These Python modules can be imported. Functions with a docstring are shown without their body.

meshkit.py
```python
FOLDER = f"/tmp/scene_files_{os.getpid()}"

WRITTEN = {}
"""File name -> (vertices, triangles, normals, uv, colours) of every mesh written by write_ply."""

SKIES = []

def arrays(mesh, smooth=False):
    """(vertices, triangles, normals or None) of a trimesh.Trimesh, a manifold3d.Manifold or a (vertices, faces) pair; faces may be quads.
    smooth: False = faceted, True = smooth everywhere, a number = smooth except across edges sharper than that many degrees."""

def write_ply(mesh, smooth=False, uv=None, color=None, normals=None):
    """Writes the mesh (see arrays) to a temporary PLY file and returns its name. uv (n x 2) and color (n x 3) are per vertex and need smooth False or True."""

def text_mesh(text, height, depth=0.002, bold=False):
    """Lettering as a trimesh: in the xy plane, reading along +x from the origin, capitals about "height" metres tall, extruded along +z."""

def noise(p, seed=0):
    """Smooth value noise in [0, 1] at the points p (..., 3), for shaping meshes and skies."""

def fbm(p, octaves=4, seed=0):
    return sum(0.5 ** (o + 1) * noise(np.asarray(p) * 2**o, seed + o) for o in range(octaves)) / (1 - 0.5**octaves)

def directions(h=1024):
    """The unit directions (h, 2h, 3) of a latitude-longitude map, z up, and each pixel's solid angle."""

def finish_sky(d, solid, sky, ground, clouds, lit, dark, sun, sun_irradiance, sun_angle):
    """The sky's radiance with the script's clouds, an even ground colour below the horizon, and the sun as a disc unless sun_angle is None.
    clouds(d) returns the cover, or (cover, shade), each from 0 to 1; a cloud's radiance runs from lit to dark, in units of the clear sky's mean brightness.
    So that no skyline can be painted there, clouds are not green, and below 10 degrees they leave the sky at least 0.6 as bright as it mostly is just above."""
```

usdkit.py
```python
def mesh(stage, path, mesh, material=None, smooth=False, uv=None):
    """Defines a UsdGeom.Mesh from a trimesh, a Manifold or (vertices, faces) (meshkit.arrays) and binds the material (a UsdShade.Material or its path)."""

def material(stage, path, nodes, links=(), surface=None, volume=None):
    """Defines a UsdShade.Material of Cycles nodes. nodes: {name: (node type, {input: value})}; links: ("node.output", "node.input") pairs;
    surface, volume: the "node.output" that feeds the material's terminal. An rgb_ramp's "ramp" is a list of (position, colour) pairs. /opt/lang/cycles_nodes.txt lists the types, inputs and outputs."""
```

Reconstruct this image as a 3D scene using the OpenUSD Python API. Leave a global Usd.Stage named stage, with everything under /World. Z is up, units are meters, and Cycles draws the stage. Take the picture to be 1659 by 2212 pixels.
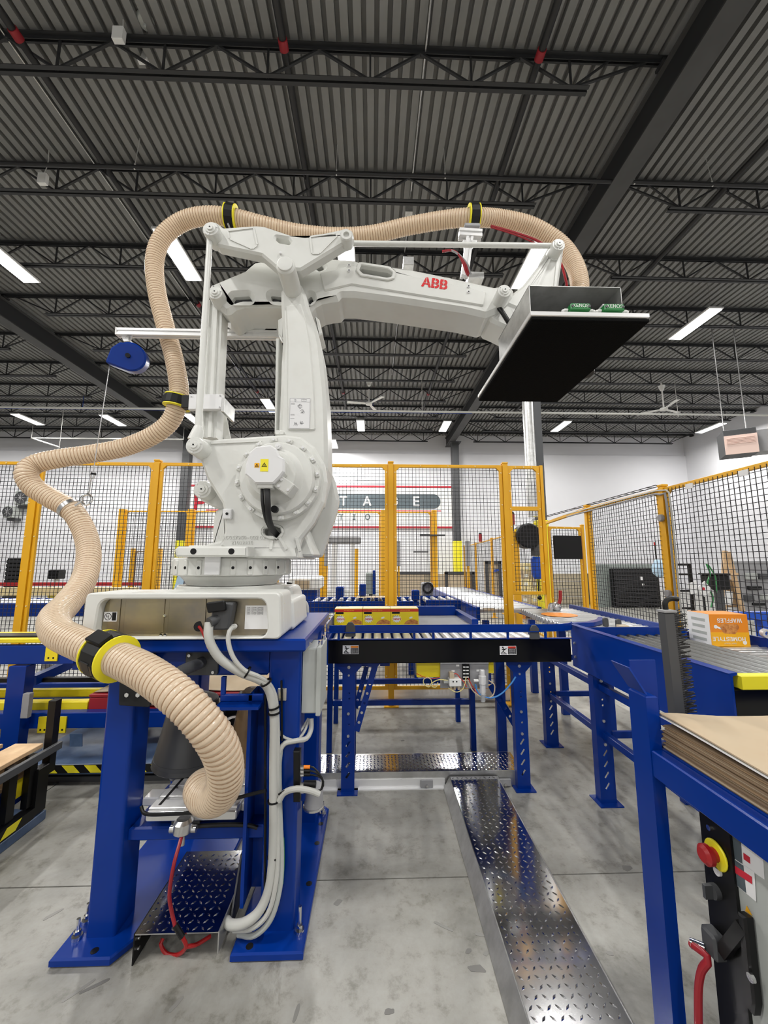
import math, random
import numpy as np
import trimesh, manifold3d, shapely
from shapely.geometry import Polygon, LineString, Point, box as sbox
from shapely import affinity
from pxr import Usd, UsdGeom, UsdLux, UsdShade, Gf, Sdf, Vt
import usdkit, meshkit
R_ = random.Random(7)
stage = Usd.Stage.CreateInMemory()
UsdGeom.SetStageUpAxis(stage, 'Z'); UsdGeom.SetStageMetersPerUnit(stage, 1.0)
UsdGeom.Xform.Define(stage, '/World'); UsdGeom.Scope.Define(stage, '/World/Looks')

# ------------------------------------------------------------------ camera
IW, IH, FPX, EYE = 1659, 2212, 830.0, 1.28
PITCH, YAW = math.radians(7.5), math.radians(1.7)
EXPOSURE = 0.22
LAMP = 6.0        # radiance of the diffusers themselves
BEAM, CUTOFF = 178.0, 40.0   # light leaving each lamp downwards, and the reflector's cut-off from the vertical
FW = np.array([math.sin(YAW)*math.cos(PITCH), math.cos(YAW)*math.cos(PITCH), math.sin(PITCH)])
RT = np.array([math.cos(YAW), -math.sin(YAW), 0.0]); UP = np.cross(RT, FW)
EYEP = np.array([0, 0, EYE])
cam = UsdGeom.Camera.Define(stage, '/World/camera')
cam.CreateHorizontalApertureAttr(36.0); cam.CreateVerticalApertureAttr(36.0*IH/IW)
cam.CreateFocalLengthAttr(36.0*FPX/IW); cam.CreateExposureAttr(EXPOSURE)
cam.CreateClippingRangeAttr(Gf.Vec2f(0.05, 200))
cam.AddTransformOp().Set(Gf.Matrix4d(*RT, 0, *UP, 0, *(-FW), 0, *EYEP, 1))

# survey helpers: where a sight line of the photograph meets a plane of the room (metres)
def ray(u, v): return FW*FPX + RT*(u-IW/2) + UP*(IH/2-v)
def PY(u, v, Y): d = ray(u, v); return EYEP + d*(Y/d[1])
def PZ(u, v, z): d = ray(u, v); return EYEP + d*((z-EYE)/d[2])
def PX(u, v, x): d = ray(u, v); return EYEP + d*(x/d[0])

# ------------------------------------------------------------------ materials
M = {}
def pm(name, col, rough=.5, metal=0., spec=.5, coat=0., noise=None, bump=0., bscale=60., **kw):
    """principled material; noise=(scale, colour2, amount) mottles the colour, bump adds fine relief"""
    n = {'p': ('principled_bsdf', dict(base_color=col, roughness=rough, metallic=metal, specular_ior_level=spec, coat_weight=coat, coat_roughness=.12, **kw))}
    l = []
    if noise or bump:
        n['tc'] = ('texture_coordinate', {})
    if noise:
        s, c2, lo, hi = noise
        n['n'] = ('noise_texture', dict(scale=s, detail=5., roughness=.6)); n['r'] = ('rgb_ramp', dict(ramp=[(lo, col), (hi, c2)]))
        l += [('tc.object', 'n.vector'), ('n.fac', 'r.fac'), ('r.color', 'p.base_color')]
    if bump:
        n['bn'] = ('noise_texture', dict(scale=bscale, detail=3.)); n['b'] = ('bump', dict(strength=bump, distance=.002))
        l += [('tc.object', 'bn.vector'), ('bn.fac', 'b.height'), ('b.normal', 'p.normal')]
    M[name] = usdkit.material(stage, '/World/Looks/'+name, n, l, surface='p.BSDF')
def em(name, col, s):
    M[name] = usdkit.material(stage, '/World/Looks/'+name, {'e': ('emission', dict(color=col, strength=s))}, [], surface='e.emission')
pm('robot_white', (.675, .68, .65), .36, noise=(9., (.63, .63, .595), .45, .8), bump=.05, bscale=220.)
pm('robot_label', (.72, .72, .725), .4)
pm('alu_white', (.80, .80, .80), .3, .3)
pm('blue', (.0006, .029, .235), .27, spec=.22, coat=.10, bump=.04, bscale=40.)
pm('blue_bright', (.008, .075, .50), .35)
pm('blue_grey', (.04, .075, .15), .4, noise=(6., (.09, .14, .24), .4, .7))
pm('fence_yellow', (.78, .40, .008), .4)
pm('yellow', (.82, .66, .012), .4, noise=(5., (.66, .5, .02), .5, .8))
pm('hivis', (.82, .72, .02), .45)
pm('wire', (.016, .016, .022), .5)
pm('black', (.005, .005, .0055), .4, spec=.3)
pm('black_gloss', (.004, .004, .005), .16, spec=.25)
pm('black_matte', (.012, .012, .013), .8)
pm('rubber', (.01, .01, .011), .6)
pm('foam', (.004, .004, .004), .95, spec=.1, bump=.8, bscale=260.)
pm('galv', (.62, .62, .61), .34, .85, noise=(14., (.48, .48, .47), .4, .65))
pm('galv_warm', (.40, .34, .20), .33, .85, noise=(5., (.25, .23, .20), .35, .65))
pm('steel', (.6, .6, .6), .25, .95)
pm('chrome', (.75, .75, .75), .12, 1.)
pm('tread', (.66, .66, .67), .11, 1., noise=(7., (.54, .54, .56), .35, .7))
pm('alu', (.75, .75, .75), .3, .9)
pm('grey_box', (.42, .44, .42), .45, bump=.05, bscale=200.)
pm('grey', (.30, .30, .31), .5)
pm('dark_grey', (.06, .062, .066), .5)
pm('cable_grey', (.50, .50, .47), .45)
pm('red', (.36, .010, .012), .4)
pm('scuff', (.15, .145, .135), .5)
pm('scuff_light', (.22, .215, .20), .5)
pm('red_logo', (.62, .01, .015), .4)
pm('pallet_red', (.30, .012, .02), .45)
pm('sign_red', (.55, .02, .04), .5)
pm('sign_grey', (.085, .11, .125), .5)
pm('deck', (.25, .25, .242), .62, .1, noise=(1.5, (.205, .205, .20), .35, .7))
pm('joist', (.020, .021, .023), .55)
pm('girder', (.060, .060, .060), .6, noise=(2., (.048, .048, .048), .4, .7))
pm('pipe_black', (.012, .012, .013), .5)
pm('pipe_white', (.55, .55, .52), .5)
pm('wall', (.75, .75, .78), .75, noise=(.5, (.72, .72, .75), .4, .7))
pm('white', (.82, .82, .80), .5)
pm('paper', (.80, .80, .80), .6)
pm('kraft', (.46, .37, .255), .75, noise=(3., (.44, .33, .21), .4, .7))
pm('kraft_edge', (.22, .15, .09), .8)
pm('wood', (.68, .47, .27), .65, noise=(7., (.50, .32, .17), .4, .7))
pm('wood_dark', (.30, .20, .11), .75, noise=(7., (.2, .13, .07), .4, .7))
pm('beige', (.42, .36, .26), .6)
pm('brown_drum', (.34, .22, .11), .4, noise=(6., (.22, .13, .06), .4, .7))
pm('canister', (.085, .087, .09), .42, .3)
pm('roller', (.66, .67, .68), .3, .75)
pm('roller_dark', (.10, .102, .10), .32, .7)
pm('orange', (.78, .25, .012), .5)
pm('orange_plug', (.85, .22, .01), .4)
pm('carton_yellow', (.82, .64, .008), .45)
pm('cream', (.82, .70, .40), .5)
pm('carton_red', (.60, .03, .01), .5)
pm('waffle', (.62, .27, .07), .6, noise=(60., (.36, .11, .02), .4, .65))
pm('green', (.02, .20, .05), .35)
pm('green_grey', (.30, .34, .32), .6)
pm('red_tube', (.30, .012, .02), .35)
pm('blue_tube', (.05, .24, .62), .35)
pm('yellow_tube', (.80, .70, .30), .4)
pm('clear', (.75, .78, .78), .15, transmission_weight=.6)
pm('sky_blue', (.45, .62, .78), .6)
pm('amber', (.85, .42, .01), .45)
pm('tan', (.55, .45, .32), .6)
pm('pink_panel', (.80, .60, .53), .35, .2)
em('lamp_glow', (1., .985, .95), LAMP)
# concrete: mottled, stained, slightly polished
M['concrete'] = usdkit.material(stage, '/World/Looks/concrete', {
    'g': ('geometry', {}),
    'n1': ('noise_texture', dict(scale=1.3, detail=7., roughness=.62, distortion=.4)),
    'r1': ('rgb_ramp', dict(ramp=[(.28, (.13, .126, .112)), (.46, (.30, .295, .272)), (.70, (.43, .422, .395))])),
    'n2': ('noise_texture', dict(scale=13., detail=9., roughness=.72)),
    'r2': ('rgb_ramp', dict(ramp=[(.32, (.56, .55, .51)), (.47, (.93, .92, .90)), (.60, (1., 1., .995)), (.8, (1.10, 1.10, 1.08))])),
    'n3': ('noise_texture', dict(scale=2.2, detail=9., roughness=.75, distortion=1.2)),
    'r3': ('rgb_ramp', dict(ramp=[(.0, (1., 1., 1.)), (.60, (1., 1., 1.)), (.70, (.50, .48, .44)), (1., (.3, .29, .28))])),
    'm1': ('mix', dict(mix_type='multiply', fac=1.)), 'm2': ('mix', dict(mix_type='multiply', fac=.8)),
    'rr': ('rgb_ramp', dict(ramp=[(.3, (.30, .30, .30)), (.7, (.48, .48, .48))])),
    'b': ('bump', dict(strength=.12, distance=.003)),
    'p': ('principled_bsdf', dict(specular_ior_level=.45))},
    [('g.position', 'n1.vector'), ('g.position', 'n2.vector'), ('g.position', 'n3.vector'), ('n1.fac', 'r1.fac'), ('n2.fac', 'r2.fac'), ('n3.fac', 'r3.fac'),
     ('r1.color', 'm1.color1'), ('r2.color', 'm1.color2'), ('m1.color', 'm2.color1'), ('r3.color', 'm2.color2'), ('m2.color', 'p.base_color'),
     ('n1.fac', 'rr.fac'), ('rr.color', 'p.roughness'), ('n2.fac', 'b.height'), ('b.normal', 'p.normal')], surface='p.BSDF')
# translucent PU hose wall
M['hose'] = usdkit.material(stage, '/World/Looks/hose', {
    'p': ('principled_bsdf', dict(base_color=(.84, .69, .52), roughness=.28, specular_ior_level=.5, coat_weight=.3)),
    't': ('translucent_bsdf', dict(color=(.95, .80, .58))), 'm': ('mix_closure', dict(fac=.30))},
    [('p.BSDF', 'm.closure1'), ('t.BSDF', 'm.closure2')], surface='m.closure')
pm('hose_wire', (.42, .27, .16), .35)

# ------------------------------------------------------------------ mesh kit
def _loop_offset(L, b):
    L = np.asarray(L, float); p, n = np.roll(L, 1, 0), np.roll(L, -1, 0)
    def nn(d): d = d/np.maximum(np.linalg.norm(d, axis=1, keepdims=True), 1e-12); return np.stack([d[:, 1], -d[:, 0]], 1)
    a, c = nn(L-p), nn(n-L); m = a+c; q = (m*m).sum(1, keepdims=True)
    m = np.where(q > .3, 2*m/np.maximum(q, 1e-9), m)
    return L - m*b
def rnd(poly, r, q=4):
    p = Polygon(poly) if not isinstance(poly, Polygon) else poly
    if not p.is_valid: p = p.buffer(0)
    s = p.buffer(-r, quad_segs=q).buffer(2*r, quad_segs=q).buffer(-r, quad_segs=q)
    if s.is_empty or s.geom_type != 'Polygon': return p
    return s.simplify(r*.04)
class MB:
    def __init__(s): s.v, s.f, s.n = [], [], 0
    def add(s, v, f):
        v, f = np.asarray(v, float), np.asarray(f, int)
        if f.shape[1] == 4: f = np.vstack([f[:, [0, 1, 2]], f[:, [0, 2, 3]]])
        s.v.append(v); s.f.append(f+s.n); s.n += len(v); return s
    def mesh(s): return np.vstack(s.v), np.vstack(s.f)
    def frame(s, poly, t0, t1, o=(0, 0, 0), ex=(1, 0, 0), ey=(0, 0, 1), ez=(0, 1, 0), b=0.):
        """prism with chamfered rims: poly lies in the ex/ey plane, extruded along ez from t0 to t1"""
        P = poly if hasattr(poly, "geom_type") else Polygon(poly)
        if not P.is_valid: P = P.buffer(0)
        for g in (P.geoms if hasattr(P, 'geoms') else [P]):
            g = shapely.geometry.polygon.orient(g)
            loops = [np.array(r.coords)[:-1] for r in [g.exterior, *g.interiors]]
            tri = np.asarray(manifold3d.triangulate([l.astype(np.float64) for l in loops])).reshape(-1, 3)
            A = np.vstack(loops); B = np.vstack([_loop_offset(l, b) for l in loops]) if b else A
            lay = [(t0, B), (t0+b, A), (t1-b, A), (t1, B)] if b else [(t0, A), (t1, A)]
            o_, x, y, z = (np.asarray(k, float) for k in (o, ex, ey, ez))
            V = np.vstack([o_ + q[:, :1]*x + q[:, 1:]*y + t*z for t, q in lay]); N = len(A); F = []
            k = 0
            for l in loops:
                i = np.arange(len(l)); j = (i+1) % len(l)
                for q in range(len(lay)-1):
                    F += [np.stack([q*N+k+i, q*N+k+j, (q+1)*N+k+j], 1), np.stack([q*N+k+i, (q+1)*N+k+j, (q+1)*N+k+i], 1)]
                k += len(l)
            F += [tri[:, ::-1], tri+(len(lay)-1)*N]
            F = np.vstack(F)
            if np.dot(np.cross(x, y), z) < 0: F = F[:, ::-1]
            s.add(V, F)
        return s
    def xz(s, poly, y0, y1, b=0.): return s.frame(poly, y0, y1, b=b)
    def yz(s, poly, x0, x1, b=0.): return s.frame(poly, x0, x1, ex=(0, 1, 0), ey=(0, 0, 1), ez=(1, 0, 0), b=b)
    def xy(s, poly, z0, z1, b=0.): return s.frame(poly, z0, z1, ex=(1, 0, 0), ey=(0, 1, 0), ez=(0, 0, 1), b=b)
    def px(s, pts, Yt, y0, y1, b=0., r=0., holes=()):
        """outline surveyed off the photograph on the plane Y=Yt, given its real thickness y0..y1"""
        c = lambda L: [PY(u, v, Yt)[[0, 2]] for u, v in L]
        P = Polygon(c(pts))
        if r: P = rnd(P, r)
        for h in holes:
            H = Polygon(c(h)); P = P.difference(rnd(H, r*.6) if r else H)
        return s.xz(P, y0, y1, b)
    def box(s, x0, x1, y0, y1, z0, z1, b=0.):
        if b: return s.xy(sbox(x0, y0, x1, y1), z0, z1, b)
        v = np.array([[x, y, z] for x in (x0, x1) for y in (y0, y1) for z in (z0, z1)])
        return s.add(v, [[0, 1, 3, 2], [4, 6, 7, 5], [0, 4, 5, 1], [2, 3, 7, 6], [0, 2, 6, 4], [1, 5, 7, 3]])
    def bar(s, p, q, w, h, up=(0, 0, 1), b=0.):
        """straight bar of rectangular section w (sideways) by h (along up)"""
        p, q = np.asarray(p, float), np.asarray(q, float); d = q-p; L = np.linalg.norm(d); d = d/L
        up = np.asarray(up, float)
        if abs(d@up) > .95: up = np.array([0, 1., 0])
        x = np.cross(d, up); x /= np.linalg.norm(x); y = np.cross(x, d)
        return s.frame(sbox(-w/2, -h/2, w/2, h/2), 0, L, p, x, y, d, b)
    def cyl(s, p, q, r, r2=None, n=20, cap=True, b=0.):
        p, q = np.asarray(p, float), np.asarray(q, float); L = np.linalg.norm(q-p); r2 = r if r2 is None else r2
        prof = [(r-b, 0), (r, b), (r2, L-b), (r2-b, L)] if b else [(r, 0), (r2, L)]
        return s.lathe(prof, p, q-p, n, cap)
    def lathe(s, prof, o, ax, n=24, cap=True, ph=0.):
        """profile of (radius, height) turned about the axis ax through o"""
        z = np.asarray(ax, float); z = z/np.linalg.norm(z); t = np.array([1., 0, 0]) if abs(z[0]) < .8 else np.array([0, 1., 0])
        x = np.cross(t, z); x /= np.linalg.norm(x); y = np.cross(z, x); a = np.arange(n)*2*math.pi/n+ph
        ring = np.cos(a)[:, None]*x+np.sin(a)[:, None]*y
        V = [np.asarray(o)+ring*r+z*h for r, h in prof]; F = []; i = np.arange(n); j = (i+1) % n
        for k in range(len(prof)-1): F.append(np.stack([k*n+i, k*n+j, (k+1)*n+j, (k+1)*n+i], 1))
        F = np.vstack(F); F = np.vstack([F[:, [0, 1, 2]], F[:, [0, 2, 3]]]); V = np.vstack(V); m = len(V)
        if cap:
            V = np.vstack([V, np.asarray(o)+z*prof[0][1], np.asarray(o)+z*prof[-1][1]])
            F = np.vstack([F, np.stack([j, i, np.full(n, m)], 1), np.stack([m-n+i, m-n+j, np.full(n, m+1)], 1)])
        return s.add(V, F)
    def tube(s, pts, r, n=8, step=.02, smooth=True, cap=True):
        P = spline(pts, step) if smooth else np.asarray(pts, float)
        T, A, B = frames(P); a = np.arange(n)*2*math.pi/n; rr = np.broadcast_to(r(np.linspace(0, 1, len(P))) if callable(r) else r, (len(P),))
        V = (P[:, None]+rr[:, None, None]*(np.cos(a)[None, :, None]*A[:, None]+np.sin(a)[None, :, None]*B[:, None])).reshape(-1, 3)
        i, j = np.meshgrid(np.arange(len(P)-1), np.arange(n), indexing='ij'); jj = (j+1) % n
        F = np.stack([i*n+j, i*n+jj, (i+1)*n+jj, (i+1)*n+j], -1).reshape(-1, 4)
        F = np.vstack([F[:, [0, 1, 2]], F[:, [0, 2, 3]]])
        if cap:
            m = len(V); V = np.vstack([V, P[0], P[-1]]); k = np.arange(n); kk = (k+1) % n
            F = np.vstack([F, np.stack([kk, k, np.full(n, m)], 1), np.stack([m-n+k, m-n+kk, np.full(n, m+1)], 1)])
        return s.add(V, F)
    def text(s, t, h, o, ex, ey, d=.001, bold=False, mid=True):
        m = meshkit.text_mesh(t, h, 1.0, bold); V = np.array(m.vertices); ex, ey = np.asarray(ex, float), np.asarray(ey, float)
        if mid: V[:, :2] -= (V[:, :2].min(0)+V[:, :2].max(0))/2
        ez = np.cross(ex, ey)
        return s.add(np.asarray(o)+V[:, :1]*ex+V[:, 1:2]*ey+V[:, 2:]*d*ez, m.faces)
    def ball(s, c, r, sub=2, sc=(1, 1, 1)):
        m = trimesh.creation.icosphere(sub, 1.0); return s.add(np.asarray(c)+m.vertices*np.asarray(sc)*r, m.faces)
def spline(pts, step):
    P = np.asarray(pts, float)
    if len(P) < 3:
        k = max(2, int(np.linalg.norm(P[1]-P[0])/step)); return P[0]+(P[1]-P[0])*np.linspace(0, 1, k)[:, None]
    E = np.vstack([2*P[0]-P[1], P, 2*P[-1]-P[-2]]); out = []
    for i in range(len(P)-1):
        a, b, c, d = E[i:i+4]; k = max(2, int(np.linalg.norm(c-b)/(step/4)))
        t = np.linspace(0, 1, k, endpoint=False)[:, None]
        out.append(.5*((2*b)+(-a+c)*t+(2*a-5*b+4*c-d)*t*t+(-a+3*b-3*c+d)*t**3))
    D = np.vstack(out+[P[-1:]]); L = np.r_[0, np.cumsum(np.linalg.norm(np.diff(D, axis=0), axis=1))]
    k = max(2, int(round(L[-1]/step))); q = np.linspace(0, L[-1], k+1)
    return np.stack([np.interp(q, L, D[:, i]) for i in range(3)], 1)
def frames(P):
    T = np.gradient(P, axis=0); T /= np.linalg.norm(T, axis=1, keepdims=True)+1e-12
    a = np.cross(T[0], [0, 0, 1.]) if abs(T[0, 2]) < .9 else np.cross(T[0], [1., 0, 0]); a /= np.linalg.norm(a); A = [a]
    for t in T[1:]:
        a = a-t*(a@t); a = a/np.linalg.norm(a); A.append(a)
    A = np.array(A); return T, A, np.cross(T, A)
def circ(x, y, r, n=28): return [(x+r*math.cos(a), y+r*math.sin(a)) for a in np.arange(n)*2*math.pi/n]
def ngon_px(u, v, r, n=16, sy=1.): return [(u+r*math.cos(a), v+r*sy*math.sin(a)) for a in np.arange(n)*2*math.pi/n]

# ------------------------------------------------------------------ scene kit
_used = {}
def numbered(parent, name):
    k = (parent, name); c = _used.get(k, 0); _used[k] = c+1
    return f'{parent}/{name}' if c == 0 else f'{parent}/{name}_{c:03d}'
class Thing:
    def __init__(s, path, loc): s.path, s.loc = path, np.asarray(loc, float); s.prim = stage.GetPrimAtPath(path)
    def part(s, name, mb, mat, label=None, smooth=32, kind=None):
        v, f = mb.mesh(); p = numbered(s.path, name)
        m = usdkit.mesh(stage, p, (v-s.loc, f), M[mat], smooth=smooth)
        if label: m.GetPrim().SetCustomDataByKey('label', label)
        if kind: m.GetPrim().SetCustomDataByKey('kind', kind)
        t = Thing(p, s.loc); return t
def tag(prim, label=None, cat=None, group=None, kind=None):
    for k, v in (('label', label), ('category', cat), ('group', group), ('kind', kind)):
        if v: prim.SetCustomDataByKey(k, v)
def thing(name, label, cat, loc=(0, 0, 0), group=None, kind=None):
    p = numbered('/World', name); x = UsdGeom.Xform.Define(stage, p)
    x.AddTranslateOp().Set(Gf.Vec3d(*map(float, loc))); x.AddRotateZOp().Set(0.)
    tag(x.GetPrim(), label, cat, group, kind); return Thing(p, loc)
def single(name, mb, mat, label, cat, group=None, kind=None, smooth=32):
    v, f = mb.mesh(); loc = np.array([v[:, 0].mean(), v[:, 1].mean(), v[:, 2].min()]); p = numbered('/World', name)
    m = usdkit.mesh(stage, p, (v-loc, f), M[mat], smooth=smooth)
    m.AddTranslateOp().Set(Gf.Vec3d(*map(float, loc))); tag(m.GetPrim(), label, cat, group, kind); return Thing(p, loc)
def dup(src, loc, label, rz=0., group=None):
    d = src.prim.GetCustomData(); p = numbered('/World', src.prim.GetName())
    x = UsdGeom.Xform.Define(stage, p); pr = x.GetPrim(); pr.GetReferences().AddInternalReference(src.path)
    x.ClearXformOpOrder(); x.AddTranslateOp().Set(Gf.Vec3d(*map(float, loc))); x.AddRotateZOp().Set(float(rz))
    tag(pr, label, d.get('category'), group or d.get('group')); pr.SetInstanceable(True); return Thing(p, loc)
def struct(name, mb, mat, smooth=32):
    t = single(name, mb, mat, None, None, kind='structure', smooth=smooth); return t

# ------------------------------------------------------------------ the hall: floor, walls, roof deck
WX0, WX1, WY0, WY1, DECK = -27.0, 15.6, -9.0, 18.2, 7.5
fl = thing('floor', None, None, kind='structure')
fl.part('base', MB().box(WX0, WX1, WY0, WY1, -.30, -.02), 'concrete')
xs = [WX0, -20.2, -15.6, -11., -6.4, -1.8-.035, 2.75, 7.3, 11.9, WX1]; ys = [WY0, -7.0, -2.6, 1.75, 6.1, 10.5, 14.9, WY1]
for i in range(len(xs)-1):
    for j in range(len(ys)-1):
        fl.part('slab', MB().box(xs[i]+.003, xs[i+1]-.003, ys[j]+.003, ys[j+1]-.003, -.02, 0), 'concrete', smooth=False)
rm = random.Random(11)
def mark(u, v, w, h, ang, kind):
    """a scuff or paint patch on the concrete, at its own place on the floor"""
    p = PZ(u, v, 0); k = 9; a = np.sort(np.array([rm.uniform(0, 2*math.pi) for _ in range(k)])); r = np.array([rm.uniform(.55, 1.) for _ in range(k)])
    P = affinity.rotate(Polygon(np.stack([np.cos(a)*r*w/2, np.sin(a)*r*h/2], 1)), ang, origin=(0, 0))
    fl.part('scuff_mark', MB().frame(P.buffer(.004), .0002, .0006, (p[0], p[1], 0), (1, 0, 0), (0, 1, 0), (0, 0, 1)), kind, 'dark scuff mark')
for a_ in ((1030, 2092, .055, .022, -10, 'scuff'), (1012, 2055, .020, .012, 20, 'scuff'), (1050, 2060, .03, .006, 30, 'scuff_light'), (840, 2185, .03, .012, 0, 'scuff'), (730, 1950, .03, .02, 40, 'scuff_light'), (955, 2000, .10, .004, -32, 'scuff_light'), (1030, 2018, .07, .005, -12, 'scuff_light'), (205, 2130, .11, .006, 30, 'scuff'), (115, 1975, .06, .010, 50, 'scuff_light'),
           (170, 2140, .09, .004, 48, 'scuff_light'), (380, 2170, .05, .008, 60, 'scuff_light'), (1355, 1875, .045, .030, 20, 'scuff_light'), (1318, 2060, .02, .01, 0, 'scuff_light'), (870, 1600, .03, .02, 0, 'scuff'), (640, 2190, .05, .005, 80, 'scuff_light')): mark(*a_)
wb = thing('wall_back', None, None, kind='structure')
wb.part('panel', MB().box(WX0, WX1, WY1, WY1+.2, 0, 6.55), 'wall'); wb.part('ledge', MB().box(WX0, WX1, WY1+.06, WY1+.2, 6.55, DECK+.2), 'wall')
struct('wall_right', MB().box(WX1, WX1+.2, WY0, WY1+.2, 0, DECK+.2), 'wall')
struct('wall_left', MB().box(WX0-.2, WX0, WY0, WY1+.2, 0, DECK+.2), 'wall')
struct('wall_front', MB().box(WX0, WX1, WY0-.2, WY0, 0, DECK+.2), 'wall')
# fluted steel roof deck, flutes along Y, in sheets 0.912 m wide
ce = thing('ceiling', None, None, kind='structure')
def deck_profile(x0, n, p=.152):
    top = []
    for k in range(n):
        x = x0+k*p; top += [(x, DECK), (x+.092, DECK), (x+.096, DECK+.085), (x+.148, DECK+.085)]
    top.append((x0+n*p, DECK)); return top
x = WX0
while x < WX1-.01:
    n = min(6, int(round((WX1-x)/.152))) or 1; t = deck_profile(x, n); w = n*.152
    P = Polygon(t+[(x+w, DECK+.12), (x, DECK+.12)])
    ce.part('deck_sheet', MB().xz(P, WY0, WY1+.2), 'deck', smooth=False); x += w
ce.part('roof_slab', MB().box(WX0-.2, WX1+.2, WY0-.2, WY1+.2, DECK+.12, DECK+.3), 'deck')

# steel girders along Y and their columns
GX = [-8.70, 3.70]
for gx, lab in zip(GX, ('wide dark steel roof girder running front to back at the left, above the blue balancer', 'wide dark steel roof girder running front to back right of the robot gripper')):
    g = thing('roof_girder', lab, 'girder', (gx, 5, 6.9))
    g.part('bottom_flange', MB().box(gx-.15, gx+.15, WY0, WY1, 6.90, 6.925), 'girder')
    g.part('web', MB().box(gx-.10, gx+.10, WY0, WY1, 6.925, 7.33), 'joist'); g.part('top_flange', MB().box(gx-.15, gx+.15, WY0, WY1, 7.33, 7.36), 'girder')
def column(x, y, w, lab, yel=2.25):
    c = thing('steel_column', lab, 'column', (x, y, 0))
    c.part('shaft', MB().box(x-w, x+w, y-w, y+w, yel, 6.90, .01), 'dark_grey'); c.part('yellow_guard', MB().box(x-w-.02, x+w+.02, y-w-.02, y+w+.02, 0, yel, .01), 'hivis')
    c.part('cap_plate', MB().box(x-w-.1, x+w+.1, y-w-.1, y+w+.1, 6.87, 6.898), 'dark_grey')
    return c
column(3.86, 17.5, .16, 'dark steel column with yellow base by the far wall, right of the red framed sign')
column(-8.55, 17.5, .16, 'dark steel column with yellow base by the far wall, left of the red framed sign')
column(3.90, 8.75, .10, 'black steel column with a yellow lower part standing beside the galvanized duct')
single('downspout_pipe', MB().cyl((3.60, 8.45, 2.3), (3.60, 8.45, 6.88), .12, n=24), 'galv', 'tall round galvanized duct rising to the roof beside the black column', 'pipe')

# open-web steel joists every 1.52 m in three bays
def joist_proto(x0, x1, Y, label, group):
    t = thing('roof_joist', label, 'joist', (0, Y, 0), group)
    zt, zb = 7.46, 6.98
    for s in (-1, 1):
        t.part('top_chord', MB().box(x0, x1, Y+s*.012, Y+s*.060, zt-.008, zt).box(x0, x1, Y+s*.012, Y+s*.020, zt-.052, zt-.008), 'joist', smooth=False)
        t.part('bottom_chord', MB().box(x0+1.05, x1-1.05, Y+s*.012, Y+s*.055, zb, zb+.007).box(x0+1.05, x1-1.05, Y+s*.012, Y+s*.019, zb+.007, zb+.045), 'joist', smooth=False)
    a, b = x0+1.25, x1-1.25; n = max(1, round((b-a)/1.25)); p = (b-a)/n
    bar = lambda q0, q1, w=.026: t.part('web_bar', MB().bar((q0, Y, zb+.03), (q1, Y, zt-.03), w, w, (0, 1, 0)), 'joist', smooth=False)
    for k in range(n+1):
        q = a+k*p; bar(q, q, .022)
        if k > 0: bar(q, q-p/2)
        if k < n: bar(q, q+p/2)
    bar(a, x0+.28); bar(b, x1-.28); bar(a, x0+.75, .02); bar(b, x1-.75, .02)
    t.part('joist_seat', MB().box(x0, x0+.12, Y-.07, Y+.07, zt-.09, zt-.052), 'joist', smooth=False); t.part('joist_seat', MB().box(x1-.12, x1, Y-.07, Y+.07, zt-.09, zt-.052), 'joist', smooth=False)
    return t
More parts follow.
